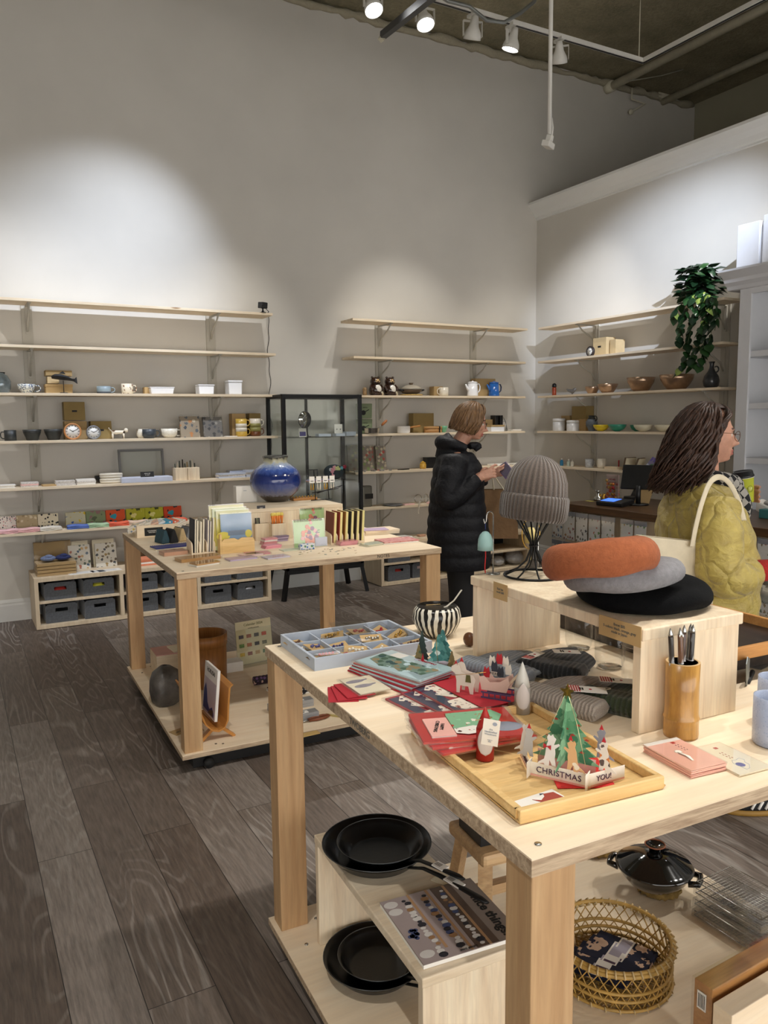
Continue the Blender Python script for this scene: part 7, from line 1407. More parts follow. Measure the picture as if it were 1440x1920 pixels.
pan('large black iron frying pan on the lower riser','' or pc[0],pc[1],z,.150,.045,aH,.26)
pan('smaller black iron frying pan nested inside the large one on the riser',pc[0]+.004,pc[1]-.012,z+.013,.118,.040,aH+.05,.185)
z2=ZN+.001; 
t_=pan('large black iron frying pan on the lower shelf under the riser',.955,1.685+.12,z2,.145,.045,aH+.03,.24); 
pan('smaller black iron pan nested in the large one under the riser',.962,1.795,z2+.013,.115,.040,aH+.03,.19)
# book
t=thing('picture_book','large softcover book titled nice things on the lower riser','book',(.975,1.462,R2Z+.0008),AN-.04); bw,bd=.255,.245
part('pages',PAPER,t,lambda q:q.box(-bw/2,bw/2-.002,-bd/2,bd/2,0.0006,.0105)); part('cover',mat('mauve_cover','8d8078',.35,coat=.3),t,lambda q:q.box(-bw/2-.001,bw/2,-bd/2-.001,bd/2+.001,.0106,.0116))
part('photo_wall',mat('photo_mauve','a89a98',.4),t,lambda q:q.box(-bw/2,bw/2-.062,-bd/2,bd/2,.0117,.0121)); part('photo_bench',mat('photo_brown','5c4a40',.4,var=.3,vs=12),t,lambda q:q.box(.008,bw/2-.062,-bd/2,bd/2,.0122,.0124))
part('photo_shelf',mat('photo_wood','b08a64',.4),t,lambda q:[q.box(x,x+.007,-bd/2+(.0 if k else .03),bd/2-.0,.0125,.0128) for k,x in enumerate((-.058,-.008,.040))])
random.seed(8); pm=[mat('photo_white','d8d4d0',.4),mat('photo_dark','2c2c34',.4),mat('photo_tan','a07a54',.4),mat('photo_blue','46527a',.4)]
part('photo_crockery',pm,t,lambda q:[q.prism([(cx+rr*1.3*math.cos(a*PI/5),cy+rr*math.sin(a*PI/5)) for a in range(10)],.0125,.01285,m=random.choice((0,0,0,1,2,3))) for cx,cy,rr in [(x0+random.uniform(-.006,.002),-bd/2+.012+.0125*j,random.uniform(.004,.009)) for x0 in (-.068,-.018,.030) for j in range(18)]])
part('photo_bowls',pm[0],t,lambda q:[q.prism([(cx+.018*math.cos(a*PI/8),cy+.013*math.sin(a*PI/8)) for a in range(16)],.0125,.0128) for cx,cy in ((-.108,.10),(-.108,.07),(-.105,-.095))])
part('photo_basket',pm[3],t,lambda q:[q.prism([(cx+.006*math.cos(a*PI/4),cy+.006*math.sin(a*PI/4)) for a in range(8)],.0125,.0128) for cx,cy in [(-.105+random.uniform(-.012,.012),-.02+random.uniform(-.02,.02)) for _ in range(14)]])
text('title','nice things.',.036,INK,t,(bw/2-.030,-.03,.0121),(0,0,-PI/2),bold=.0009); text('subtitle','mini album',.010,INK,t,(-.05+.04,-bd/2+.008,.0131),(0,0,0))
q0=onz(866,1632,R2Z); t=thing('folded_paper','cream paper slip tucked under the pan handles','paper',(1.075,1.60,R2Z+.0008),.4); part('slip',CREAM,t,lambda q:q.box(-.03,.03,-.045,.045,0,.002))
# stool and black box
ST=wood('stool_wood',(.72,.58,.42),(.82,.69,.52),'x',.8); sx,sy_=1.215,1.835
t=thing('wooden_stool','low pale wooden stool on the lower shelf with rounded thick seat','stool',(1.225,1.845,ZN+.0004),-.12)
part('seat',ST,t,lambda q:q.box(0,.30,-.215,0,.31,.35),bevel=.012)
for x in (.03,.25):
    for s,y in ((1,-.04),(-1,-.175)): part('leg',ST,t,lambda q:q.bar((x,y,.309),(x+(.03 if x>.1 else -.03),y+s*.05,0),.04,.028))
part('stretcher',ST,t,lambda q:q.box(.02,.28,-.12,-.09,.16,.19)); 
t=thing('black_box','black box standing on the wooden stool under the tabletop','box',(1.235,1.80,ZN+.3515),-.12); part('box_body',BLACK,t,lambda q:q.box(0,.16,-.13,0,0,.125),bevel=.002)
# basket
bc=(1.520,1.468)
t=thing('bamboo_basket','round open hexagonal-weave bamboo basket on the lower shelf','basket',(bc[0],bc[1],ZN+.0005))
BK=mat('basket_cane','b08c48',.5,var=.25,vs=30); BK2=mat('basket_binding','c2a878',.55,var=.15); R=.162; H=.108
part('rim',BK,t,lambda q:[q.tube([(r*math.cos(a*PI/30),r*math.sin(a*PI/30),z) for a in range(60)],.006,8,closed=True,flat=1) for r,z in ((R,H-.004),(R-.006,H+.001))])
part('hoop',BK,t,lambda q:[q.tube([(r*math.cos(a*PI/30),r*math.sin(a*PI/30),z) for a in range(60)],.0045,6,closed=True) for r,z in ((R-.004,.052),(R-.002,.008),(R-.006,.03))])
part('binding',BK2,t,lambda q:[q.tube([(( R-.015)*math.cos(a),(R-.015)*math.sin(a),H-.004),((R-.003)*math.cos(a+.01),(R-.003)*math.sin(a+.01),H+.009),((R+.008)*math.cos(a+.02),(R+.008)*math.sin(a+.02),H-.003),((R-.003)*math.cos(a+.03),(R-.003)*math.sin(a+.03),H-.013)],.0028,5,closed=True) for a in [k*2*PI/46 for k in range(46)]])
def weave(q):
    n=34
    for k in range(n):
        for s in (1,-1):
            a0=k*2*PI/n; q.tube([((R-.006)*math.cos(a0+s*u*.42),(R-.006)*math.sin(a0+s*u*.42),.006+u*(H-.01)) for u in (0,.25,.5,.75,1)],.0030,5,flat=.5)
part('side_weave',BK,t,weave)
def base(q):
    for k in range(-8,9):
        d=k*.017; l=math.sqrt(max(0,(R-.008)**2-d*d))
        for a in (0,PI/3,2*PI/3):
            c_,s_=math.cos(a),math.sin(a); q.tube([(-l*c_-d*s_,-l*s_+d*c_,.007+a*.0006),(l*c_-d*s_,l*s_+d*c_,.007+a*.0006)],.0030,5,flat=.4)
part('base_weave',BK,t,base)
part('foot_binding',BK2,t,lambda q:[q.tube([((R-.008)*math.cos(a),(R-.008)*math.sin(a),.002),((R+.002)*math.cos(a+.015),(R+.002)*math.sin(a+.015),.014),((R+.003)*math.cos(a+.03),(R+.003)*math.sin(a+.03),.003)],.0022,5) for a in [k*2*PI/28 for k in range(28)]])
NV=spots('navy_cat_cloth','161b33',['c7a992','c7a992','161b33'],16,.34,.9)
for k,(x,y,rz) in enumerate(((-.045,.0,.55),(-.01,.008,.50),(.03,.016,.45),(.06,.02,.42))):
    t=thing('folded_tenugui','navy cotton towel with pale cat prints and paper band, %s in the basket fan'%['leftmost','second','third','rightmost'][k],'towel',(bc[0]+x,bc[1]+y,ZN+.016+.002*(3-k)),rz,'navy towels in the basket',rot=(0,.12-.02*k,rz))
    part('cloth',NV,t,lambda q:[q.box(-.055,.055,-.085,.085,.005*j,.005*j+.0045) for j in range(3)],bevel=.002); part('paper_band',PAPER,t,lambda q:q.box(-.0565,.0565,-.02,.02,.0148,.0156)); part('band_print',mat('lilac_grey_print','a9a4b4',.7),t,lambda q:q.box(-.015,.05,-.015,.015,.0157,.016)); part('band_label',mat('plum_ink','4a3048'),t,lambda q:q.box(-.054,-.044,-.016,.016,.0157,.0161))
# donabe
ROPE=mat('woven_rope','9a8048',.9,var=.4,vs=60,bmp=1,bs=60,bd=.006)
def trivet(label,x,y,R):
    t=thing('straw_trivet',label,'trivet',(x,y,ZN+.0005),0); 
    def f(q):
        for r in (R,R*.7,R*.4): q.tube([((r+.004*math.sin(a*2.4))*math.cos(a*PI/24),(r+.004*math.sin(a*2.4))*math.sin(a*PI/24),.014+.003*math.cos(a*3)) for a in range(48)],R*.19 if r==R else R*.2,8,closed=True,flat=.8)
    part('rope_coil',ROPE,t,f)
trivet('woven straw trivet under the black lidded pot',1.935,1.675,.062); trivet('woven straw trivet lying behind the table leg edge',1.93,1.96,.062)
DG=mat('black_glaze','08090b',.08,coat=1,var=.2); px_,py_=1.915,1.675
t=thing('black_donabe','glossy black lidded clay pot on a straw trivet','pot',(px_,py_,ZN+.028))
part('pot_body',DG,t,lambda q:q.lathe([(0,0),(.055,0),(.085,.012),(.108,.04),(.114,.055),(.119,.06)],56)); part('lid',DG,t,lambda q:q.lathe([(.121,.0605),(.122,.065),(.116,.070),(.105,.074),(.07,.095),(.035,.108),(.022,.110)],56)); part('lid_knob',DG,t,lambda q:q.lathe([(.018,.110),(.019,.118),(.026,.128),(.031,.133),(.027,.131),(.012,.122),(0,.121)],36)); part('knob_rim',mat('bare_clay','8a5234',.7),t,lambda q:q.tube([(.031*math.cos(a*PI/16),.031*math.sin(a*PI/16),.1335) for a in range(32)],.0022,6,closed=True))
for s in (0,1): part('side_handle',DG,t,lambda q:q.tube([(.112*math.cos(a),.112*math.sin(a),.045) for a in (-.30-1.0+PI*s,)]+[(.140*math.cos(a),.140*math.sin(a),.048) for a in (-.2-1.0+PI*s,-1.0+PI*s,.2-1.0+PI*s)]+[(.112*math.cos(a),.112*math.sin(a),.045) for a in (.30-1.0+PI*s,)],.010,10))
# wire grills
MESH=mat('chrome_wire','b4b2ac',.25,metal=.9)
for k in range(4):
    t=thing('wire_grill','square wire mesh grill, %s from the bottom of the pile'%['first','second','third','topmost, fourth'][k],'grill',(1.925+.012*k,1.30+.008*k,ZN+.006+.028*k),.02,'wire grills on the lower shelf'); S=.22
    part('frame',MESH,t,lambda q:q.tube([(0,0,0),(S*.75,0,0),(S*.75,S,0),(0,S,0)],.0022,6,closed=True)); part('wire_mesh',MESH,t,lambda q:([q.tube([(S*.75*j/16,0,.001),(S*.75*j/16,S,.001)],.0007,4) for j in range(1,16)],[q.tube([(0,S*j/20,.0015),(S*.75,S*j/20,.0015)],.0007,4) for j in range(1,20)])); part('side_wire',MESH,t,lambda q:([q.tube([(0,S*j/14,0),(0,S*j/14,.014)],.0007,4) for j in range(15)],q.tube([(0,0,.014),(0,S,.014)],.0012,5),q.tube([(0,0,0),(.0,0,.014)],.0015,5)))
    if k<3: part('clear_wrap',CLEAR,t,lambda q:q.box(-.006,S*.76,-.006,S+.006,-.004,.018))
# upright boards at the right
for k,(y,h_) in enumerate(((1.15,.185),(1.085,.17))):
    t=thing('wooden_panel_box','flat pale wooden box standing on edge at the lower right, %s'%['behind, wrapped in clear film','in front'][k],'box',(1.495-.015*k,y,ZN+.0005),.03); part('box_body',OAK if k==0 else BIRCH,t,lambda q:q.box(0,.46,-.025,.025,0,h_),bevel=.002)
    if k==0: part('clear_wrap',CLEAR,t,lambda q:q.box(-.004,.47,-.029,.029,0,h_+.004)); part('barcode_label',PAPER,t,lambda q:q.box(-.0055,-.0042,-.012,.012,.12,.165)); part('barcode',INK,t,lambda q:[q.box(-.0062,-.0056,-.009+.004*j,-.0075+.004*j,.125,.16) for j in range(5)])
q0=onz(790,1740,ZN)
# ================================================================ PEOPLE
def skinmat(name,c):
    m,t_,b_=nt(name); n=noisen(t_,coords(t_),40,4); cc=srgb(c); t_.links.new(ramp(t_,n.outputs[0],[(.3,tuple(x*.88 for x in cc[:3])),(.7,tuple(min(1,x*1.08) for x in cc[:3]))]),b_.inputs['Base Color']); b_.inputs['Roughness'].default_value=.5
    b_.inputs['Subsurface Weight'].default_value=.15; b_.inputs['Subsurface Radius'].default_value=(.01,.004,.002); return m
SKIN=skinmat('skin','c08f78'); LIP=mat('lip_skin','9c5a50',.5); EYEW=mat('eye_white','ddd8d0',.25); IRIS=mat('iris','33261c',.2); BROW=mat('brow_hair','4a352a',.8)
def bx(v,s): return math.exp(-(v/s)**2)
def head(q,c,pitch=0,s=1.0):
    """head centred mid-skull, +x is forward; features pushed out of an ellipsoid"""
    R_=Matrix.Translation(c)@Matrix.Rotation(pitch,4,'Y')
    def f(u,v):
        a=2*PI*u; ph=-PI/2+PI*v; x=math.cos(ph)*math.cos(a); y=math.cos(ph)*math.sin(a); z=math.sin(ph)
        X=.094*x; Y=.075*y; Z=.114*z
        if Z<0: Y*=1-.30*min(1,-Z/.114)**1.3; 
        if x<0 and Z<-.03: X*=1-.45*min(1,(-Z-.03)/.08)
        if x>0 and Z<-.04: X+=.036*min(1,(-Z-.04)/.06)*x
        if x>.15:
            if Z>.03: X-=.004*bx(Z-.05,.02)
            X+=.034*bx(Y,.0115)*(bx(Z+.030,.013)+ .5*bx(Z+.010,.016)) ; X+=.004*bx(abs(Y)-.012,.006)*bx(Z+.036,.007)
            X-=.012*bx(abs(Y)-.031,.015)*bx(Z-.006,.012); X+=.007*bx(Z-.026,.008)*bx(abs(Y)-.03,.02)
            X+=.017*bx(Y,.022)*(bx(Z+.057,.006)+bx(Z+.070,.0065)); X-=.006*bx(Y,.022)*bx(Z+.0635,.0025)
            X+=.020*bx(Y,.026)*bx(Z+.094,.016); X-=.003*bx(Z+.080,.006)*bx(Y,.03)
            X+=.005*bx(abs(Y)-.042,.016)*bx(Z+.028,.02)
        return tuple(R_@(Vector((X,Y,Z))*s))
    q.grid(f,96,72)
    for sd in (-1,1):
        q.lathe([(0,-.0115),(.007,-.009),(.0115,0),(.007,.009),(0,.0115)],12,c=tuple(R_@(Vector((.072,sd*.031,.004))*s)))
        q.tube([tuple(R_@(Vector(p)*s)) for p in ((.004,sd*.072,.018),(-.006,sd*.082,.02),(-.012,sd*.082,0),(-.004,sd*.077,-.022),(.002,sd*.070,-.028))],[.006,.008,.007,.007,.004],8)
    return R_
def hand(q,w,fx,th,curl=.9,s=1.0,spread=.0,rf=.0078):
    """palm and five fingers. w wrist, fx finger direction, th thumb-side direction; fingers curl to the palm side"""
    w=Vector(w); X=Vector(fx).normalized(); Y=(Vector(th)-X*Vector(th).dot(X)).normalized(); Z=X.cross(Y)
    P_=lambda a,b_,c_: w+(X*a+Y*b_+Z*c_)*s
    for b_ in (-.022,-.007,.008,.022): q.tube([P_(-.02,b_*.6,0),P_(.03,b_,0),P_(.078,b_*1.1,-.002)],[.014*s,.0135*s,.0105*s],10)
    for k,(b_,L) in enumerate(((.031,.070),(.0105,.078),(-.0105,.073),(-.031,.058))):
        pts=[P_(.072,b_,0)]; a=curl*.35; x=.072;z=0
        for sg,l in enumerate((.45,.3,.25)):
            x+=L*l*math.cos(a); z-=L*l*math.sin(a); pts.append(P_(x,b_*(1+spread*(sg+1)*.1),z)); a+=curl*(.8+.1*k)
        q.tube(pts,[rf*1.12*s,rf*1.0*s,rf*.9*s,rf*.62*s],10)
    q.tube([P_(.012,.026,-.004),P_(.034,.044,-.016),P_(.056,.046,-.032),P_(.072,.036,-.040)],[.0125*s,.0105*s,.0095*s,.006*s],10)
def remeshed(q,name,mats,parent,vox,smooth=3,paint=None,fac=.5):
    o=q.build(name,mats[0],None,fixn=True); r=o.modifiers.new('r','REMESH'); r.mode='VOXEL'; r.voxel_size=vox; r.use_smooth_shade=True
    if smooth: sm=o.modifiers.new('s','SMOOTH'); sm.iterations=smooth; sm.factor=fac
    me=bake(o); me.materials.clear()
    for m_ in mats: me.materials.append(m_)
    for p_ in me.polygons:
        p_.use_smooth=True; p_.material_index=paint(p_.center) if paint else 0
    me.name=name; o2=bpy.data.objects.new(name,me); C.objects.link(o2); o2.parent=parent; return o2
def loft(q,secs,n=48,fn=None,m=0):
    vs=[];fs=[];K=len(secs)
    for (z,cx,cy,rx,ry) in secs:
        for i in range(n):
            a=2*PI*i/n; k=fn(a,z) if fn else 1
            ca,sa=math.cos(a),math.sin(a); e=.85; vs.append((cx+rx*k*math.copysign(abs(ca)**e,ca),cy+ry*k*math.copysign(abs(sa)**e,sa),z))
    for k in range(K-1):
        for i in range(n): j=(i+1)%n; fs.append((k*n+i,k*n+j,(k+1)*n+j,(k+1)*n+i))
    fs.append(tuple(reversed(range(n)))); fs.append(tuple((K-1)*n+i for i in range(n))); q.add(vs,fs,m,True)
def interp(pts,n):
    """smooth resample of (vector, radius) joints"""
    out=[]
    for i in range(len(pts)-1):
        p0=pts[max(i-1,0)];p1=pts[i];p2=pts[i+1];p3=pts[min(i+2,len(pts)-1)]
        for k in range(n):
            t=k/n; f=lambda a,b_,c_,d:.5*((2*b_)+(-a+c_)*t+(2*a-5*b_+4*c_-d)*t*t+(-a+3*b_-3*c_+d)*t**3)
            out.append([f(*[pp[j] for pp in (p0,p1,p2,p3)]) for j in range(4)])
    out.append(list(pts[-1])); return out
def limb(q,pts,n=12,sides=16,mod=None):
    r=interp(pts,n); P3_=[Vector(a[:3]) for a in r]; R3=[a[3]*(mod(i/len(r)) if mod else 1) for i,a in enumerate(r)]; q.tube(P3_,R3,sides)
def hairmat(name,c1,c2):
    m,t_,b_=nt(name); v=coords(t_,(1,1,.12)); n=noisen(t_,v,140,3); t_.links.new(ramp(t_,n.outputs[0],[(.3,srgb(c1)),(.72,srgb(c2))]),b_.inputs['Base Color']); b_.inputs['Roughness'].default_value=.45; b_.inputs['Specular IOR Level'].default_value=.35; bump(t_,b_,n.outputs[0],.5,.002); return m
def hair(parent,R_,m,n,a0,length,vol,wave,back,seed,fringe=0,rad=.0075,s=1.0,inner=1.03,sweep=0):
    random.seed(seed); q=MB()
    def sk(a,ph,k): return Vector((.100*k*math.cos(ph)*math.cos(a)-.004,.084*k*math.cos(ph)*math.sin(a),.122*k*math.sin(ph)+.004))*s
    # close cap under the strands
    def cap(u,v):
        aa=min(a0*.92,1.42); a=aa+(2*PI-2*aa)*u; ph=PI/2-(PI/2+.55)*v; return tuple(R_@sk(a,ph,inner))
    q.grid(cap,40,20)
    q.grid(lambda u,v:tuple(R_@sk(2*PI*u,PI/2-(.62)*v,inner)),40,8)
    for i in range(n):
        a=a0+(2*PI-2*a0)*(i+random.random())/n; k=random.uniform(*vol); L=length*random.uniform(.86,1.05); w1=random.uniform(0,6); pts=[];rr=[]
        bk_=abs(math.sin(a/2)); fr_=max(0,min(1,(bk_-.50)/.22)); k=1.05+(k-1.05)*fr_ if length>.15 else k
        for j in range(15):
            t=j/14
            if t<.5:
                ph=PI/2*.96-(PI/2*.96)*(t/.5)**.9; kk=1.03+(k-1.03)*(t/.5)**1.2; p=sk(a,ph,kk)
            else:
                d=(t-.5)/.5; p=sk(a,0,k)+Vector((-back*d*bk_-.01*d-(.03*d*(1-fr_) if length>.15 else 0),0,-L*d)); p.x*=1-.12*d if length<.2 else 1; p.y*=1-.10*d
            am=wave*min(1,t*1.4); p+=Vector((math.sin(w1+t*13)*am*.8,math.cos(w1*1.3+t*12)*am,math.sin(w1+t*9)*am*.3))
            pts.append(R_@p); rr.append(rad*(.5+.9*math.sin(PI*min(1,.12+t*.9))) )
        q.tube(pts,rr,5,flat=.55)
    for i in range(sweep):
        sd=-1 if i%2 else 1; u=random.random(); pts=[];rr=[];k=random.uniform(1.05,1.16+.12*u); w1=random.uniform(0,6)
        for j in range(15):
            t=j/14; am=wave*min(1,t*1.3)
            if t<.42: s_=t/.42; a=sd*(.12+(1.38+.25*u)*s_**.8); ph=1.15-.25*u-(1.10-.25*u)*s_**1.25; p=sk(a,ph,1.05+(k-1.05)*s_)
            else: d=(t-.42)/.58; p=sk(sd*(1.50+.25*u),.05*(1-d),k)+Vector((-.045*d,-sd*.006*d,-length*.95*d))
            p+=Vector((math.sin(w1+t*13)*am*.7,math.cos(w1*1.3+t*12)*am*.7,0)); pts.append(R_@p); rr.append(rad*(.5+.9*math.sin(PI*min(1,.12+t*.9))))
        q.tube(pts,rr,5,flat=.55)
    for i in range(fringe):
        sd=-1 if i%2 else 1; u=random.random(); pts=[]
        for j in range(8):
            t=j/7; a=sd*(.15+.75*t+.25*u); ph=1.25-.95*t-.25*u; pts.append(R_@(sk(a,ph,1.06+.05*math.sin(PI*t))))
        q.tube(pts,[rad*x_ for x_ in (.5,.9,1,1,1,.9,.7,.3)],5,flat=.55)
    return q.build('hair',m,parent,fixn=False)
def facepaint(R_,s=1.0):
    I=R_.inverted()
    def f(c):
        p=(I@Vector(c))/s
        if p.x>.05 and abs(p.y)<.05 and abs(p.z)<.12:
            if abs(p.y)<.022 and -.074<p.z<-.052 and p.x>.088: return 1
            for sd in (-1,1):
                d=Vector((0,p.y-sd*.031,(p.z-.004)*1.5)).length
                if d<.0055 and p.x>.075: return 3
                if d<.0125 and p.x>.073: return 2
                if abs(p.z-.027-.004*(1-abs(abs(p.y)-.03)/.02))<.0034 and .012<abs(p.y)<.05: return 4
        return 0
    return f
def glasses(parent,R_,m,s=1.0):
    def f(q):
        for sd in (-1,1):
            q.tube([tuple(R_@(Vector((.105-.004*abs(math.cos(a*PI/12)),sd*.033+.022*math.cos(a*PI/12),.0+.020*math.sin(a*PI/12)))*s)) for a in range(24)],.0012*s,6,closed=True)
            q.tube([tuple(R_@(Vector(p)*s)) for p in ((.100,sd*.055,.006),(.06,sd*.075,.010),(.0,sd*.082,.010),(-.012,sd*.083,-.004))],.0011*s,6)
        q.tube([tuple(R_@(Vector(p)*s)) for p in ((.104,-.011,.004),(.109,0,.008),(.104,.011,.004))],.0012*s,6)
    return part('glasses',m,parent,f)
# ---------------------------------------------------------------- woman in the black coat
pw=ony(861,1000,4.27)
W1=thing('person','woman with brown bob and glasses in a long black puffer coat, looking at her phone','person',(pw.x,4.27,0),-math.radians(31))
hc1=(.075,0,1.59)
q=MB(); R1=head(q,hc1,.30,1.0)
limb(q,[(.04,0,1.51,.052),(.0,0,1.44,.058),(-.03,0,1.36,.08)],6); loft(q,[(.86,0,0,.12,.16),(1.0,-.01,0,.115,.15),(1.2,-.02,0,.12,.165),(1.36,-.03,0,.09,.17),(1.41,-.03,0,.06,.07)])
for s_ in (-1,1): limb(q,[(.0,s_*.085,.92,.09),(.01,s_*.09,.5,.062),(0,s_*.09,.12,.042),(.0,s_*.09,.05,.04)],8)
SH1=[[(-.03,-.17,1.35,.055),(-.075,-.235,1.13,.045),(.10,-.175,1.225,.034),(.13,-.165,1.245,.028)],[(-.02,.17,1.35,.055),(-.03,.235,1.12,.045),(.17,.13,1.21,.033),(.205,.11,1.235,.028)]]
for a_ in SH1: limb(q,a_,8)
hand(q,(.13,-.165,1.245),(.9,.15,.25),(.1,.3,1),1.25,.95)
hand(q,(.205,.11,1.235),(.9,-.25,.25),(.0,-.3,.9),.75,.95)
remeshed(q,'body',[SKIN,LIP,EYEW,IRIS,BROW],W1,.0042,1,facepaint(R1))
# coat
PUFF=mat('black_puffer','101116',.6,var=.15,vs=20,bmp=.6,bs=30,bd=.015,spec=.25)
q=MB(); bf=lambda z:1+.055*abs(math.sin((z-.64)*PI/.085))**.7
zz=[.635+.0106*k for k in range(72)]; key=[(.635,.0,.198,.235),(.75,-.004,.202,.24),(.9,-.010,.195,.238),(1.0,-.014,.182,.228),(1.1,-.016,.172,.218),(1.2,-.012,.166,.212),(1.3,-.012,.150,.205),(1.36,-.020,.122,.185),(1.40,-.018,.095,.14)]
def ki(z):
    for a_,b_ in zip(key[:-1],key[1:]):
        if z<=b_[0]: t=(z-a_[0])/(b_[0]-a_[0]); return [a_[i]+(b_[i]-a_[i])*t for i in (1,2,3)]
    return key[-1][1:]
loft(q,[(z,ki(z)[0],0,ki(z)[1]*bf(z),ki(z)[2]*bf(z)) for z in zz if z<=1.40],56)
mo=lambda t:1+.07*abs(math.sin(t*PI*6.5))
limb(q,[(-.035,-.165,1.345,.085),(-.065,-.215,1.24,.082),(-.09,-.240,1.12,.078),(-.01,-.215,1.145,.068),(.105,-.172,1.225,.050)],14,20,mo)
limb(q,[(-.02,.165,1.345,.085),(-.03,.225,1.22,.082),(-.04,.235,1.11,.078),(.06,.19,1.15,.064),(.175,.128,1.212,.050)],14,20,mo)
limb(q,[(-.05,0,1.36,.11),(-.045,0,1.43,.095),(-.02,0,1.455,.082)],6,24)
# hood lying on the back, stand collar in front
limb(q,[(.04,-.08,1.415,.028),(-.04,-.09,1.445,.036),(-.10,-.05,1.455,.044),(-.115,0,1.455,.048),(-.10,.05,1.455,.044),(-.04,.09,1.445,.036),(.04,.08,1.415,.028)],8,14)
limb(q,[(.06,-.07,1.43,.022),(.11,-.035,1.435,.022),(.125,0,1.43,.022),(.11,.035,1.435,.022),(.06,.07,1.43,.022)],8,12); q.tube([(.10,-.04,1.40),(.145,-.05,1.425)],[.02,.008],8,flat=.5)
remeshed(q,'puffer_coat',[PUFF],W1,.0075,1)
part('coat_zip',INK,W1,lambda q:q.tube([(ki(z)[0]+ki(z)[1]*bf(z)*1.0,0,z) for z in [.66+.04*k for k in range(18)]],.004,6))
TR1=mat('black_trousers','0d0d10',.85)
for s_ in (-1,1):
    q=MB(); limb(q,[(.0,s_*.085,.90,.105),(.005,s_*.09,.62,.088),(.01,s_*.09,.40,.075),(.0,s_*.09,.09,.066)],8,20); q.build('trouser_leg',TR1,W1)
    part('shoe',BLACK,W1,lambda q:q.lathe([(.0,.0),(.05,0),(.055,.03),(.045,.07),(.035,.09)],20,c=(.05,s_*.09,0.0),sx=2.2,sy=.85))
H1=hairmat('brown_bob_hair','4a3524','8a6a48'); hair(W1,R1,H1,170,.95,.085,(1.08,1.20),.003,.012,5,fringe=46,rad=.0085)
glasses(W1,R1,mat('dark_frames','3a2a28',.4))
wm=Matrix.Translation((pw.x,4.27,0))@Matrix.Rotation(-math.radians(31),4,'Z')
ph_=wm@Vector((.315,.075,1.262)); t=thing('smartphone','smartphone in a purple and brown case held by the woman in the black coat','phone',tuple(ph_),-math.radians(31),rot=(.55,-.60,-math.radians(31)))
part('phone_case',mat('purple_case','5a3a6e',.4),t,lambda q:q.box(-.038,.038,-.075,.075,0,.009),bevel=.004); part('screen',mat('phone_glass','4a4452',.1),t,lambda q:q.box(-.034,.034,-.07,.07,.0092,.0098)); part('brown_flap',mat('brown_leather','7a4226'),t,lambda q:q.at((0,-.078,0),(0,0,0)).box(-.038,.038,-.07,0,-.002,.002))
bg_=wm@Vector((.285,.16,.80)); t=thing('paper_bag','brown paper carrier bag hanging at the front of the woman in black','bag',tuple(bg_),-math.radians(31)); KB=mat('brown_bag_paper','6e5233',.8,var=.12,bmp=.4,bs=12,bd=.02)
part('bag_body',KB,t,lambda q:q.add([(-.10,-.055,0),(.12,-.055,0),(.12,.055,0),(-.10,.055,0),(-.11,-.04,.33),(.105,-.04,.33),(.105,.04,.33),(-.11,.04,.33)],[(0,3,2,1),(0,1,5,4),(1,2,6,5),(2,3,7,6),(3,0,4,7)]),thick=.002); part('bag_handle',CREAM,t,lambda q:[q.tube([(-.04,y,.32),(-.05,y*.6,.40),(-.065,0,.425),(-.03,y*.6,.41),(.03,y,.32)],.0028,6) for y in (-.035,.035)])
# ---------------------------------------------------------------- woman in the mustard jacket
pw=onx(1322,1000,2.68)
W2=thing('person','woman with long dark wavy hair in a mustard quilted jacket holding a green cup','person',(pw.x,pw.y,0),-math.radians(29))
hc2=(-.002,0,1.530)
q=MB(); R2=head(q,hc2,.06,1.02)
limb(q,[(-.015,0,1.44,.055),(-.015,0,1.37,.058),(-.03,0,1.30,.08)],6); loft(q,[(.80,0,0,.12,.16),(1.0,-.01,0,.115,.15),(1.15,-.01,0,.12,.16),(1.29,-.02,0,.09,.165),(1.34,-.02,0,.06,.07)])
FX={-1:.135,1:-.02}; FY={-1:-.04,1:0}
for s_ in (-1,1): limb(q,[(.0,s_*.085,.88,.09),(.01+FX[s_]*.6,s_*.09+FY[s_]*.5,.48,.062),(FX[s_],s_*.09+FY[s_],.12,.042),(FX[s_],s_*.09+FY[s_],.05,.04)],8)
for a_ in [[(-.03,-.17,1.27,.055),(-.03,-.24,1.03,.046),(.13,-.205,1.01,.034),(.19,-.192,1.015,.028)],[(-.0,.17,1.27,.055),(.06,.22,1.06,.046),(.13,.16,1.18,.034),(.150,.145,1.235,.028)]]: limb(q,a_,8)
hand(q,(.192,-.192,1.015),(1,.1,.05),(0,.3,1),.9,.95)
hand(q,(.150,.150,1.235),(.25,.05,1),(.2,-.95,.1),.0,.01)
# left hand wrapped round the cup: fingers on the far side, thumb on the near side
CUPC=Vector((.188,.055,1.250)); rc=.040
q.tube([(.150,.145,1.215),(.155,.120,1.245),(.162,.103,1.275)],[.026,.026,.022],12)
for k,z in enumerate((1.313,1.293,1.273,1.254)):
    q.tube([tuple(Vector((CUPC.x,CUPC.y,z))+Vector(((rc+.009)*math.cos(a),(rc+.009)*math.sin(a),0))) for a in (2.1,1.5,.9,.35,-.1,-.4)],[.0095,.0092,.0086,.008,.0072,.0055],10)
q.tube([(.152,.108,1.26)]+[tuple(Vector((CUPC.x,CUPC.y,1.285+.006*i))+Vector(((rc+.010)*math.cos(a),(rc+.010)*math.sin(a),0))) for i,a in enumerate((2.6,3.1,3.6,4.05))],[.012,.0115,.0105,.0095,.0065],10)
remeshed(q,'body',[SKIN,LIP,EYEW,IRIS,BROW],W2,.0040,1,facepaint(R2,1.02))
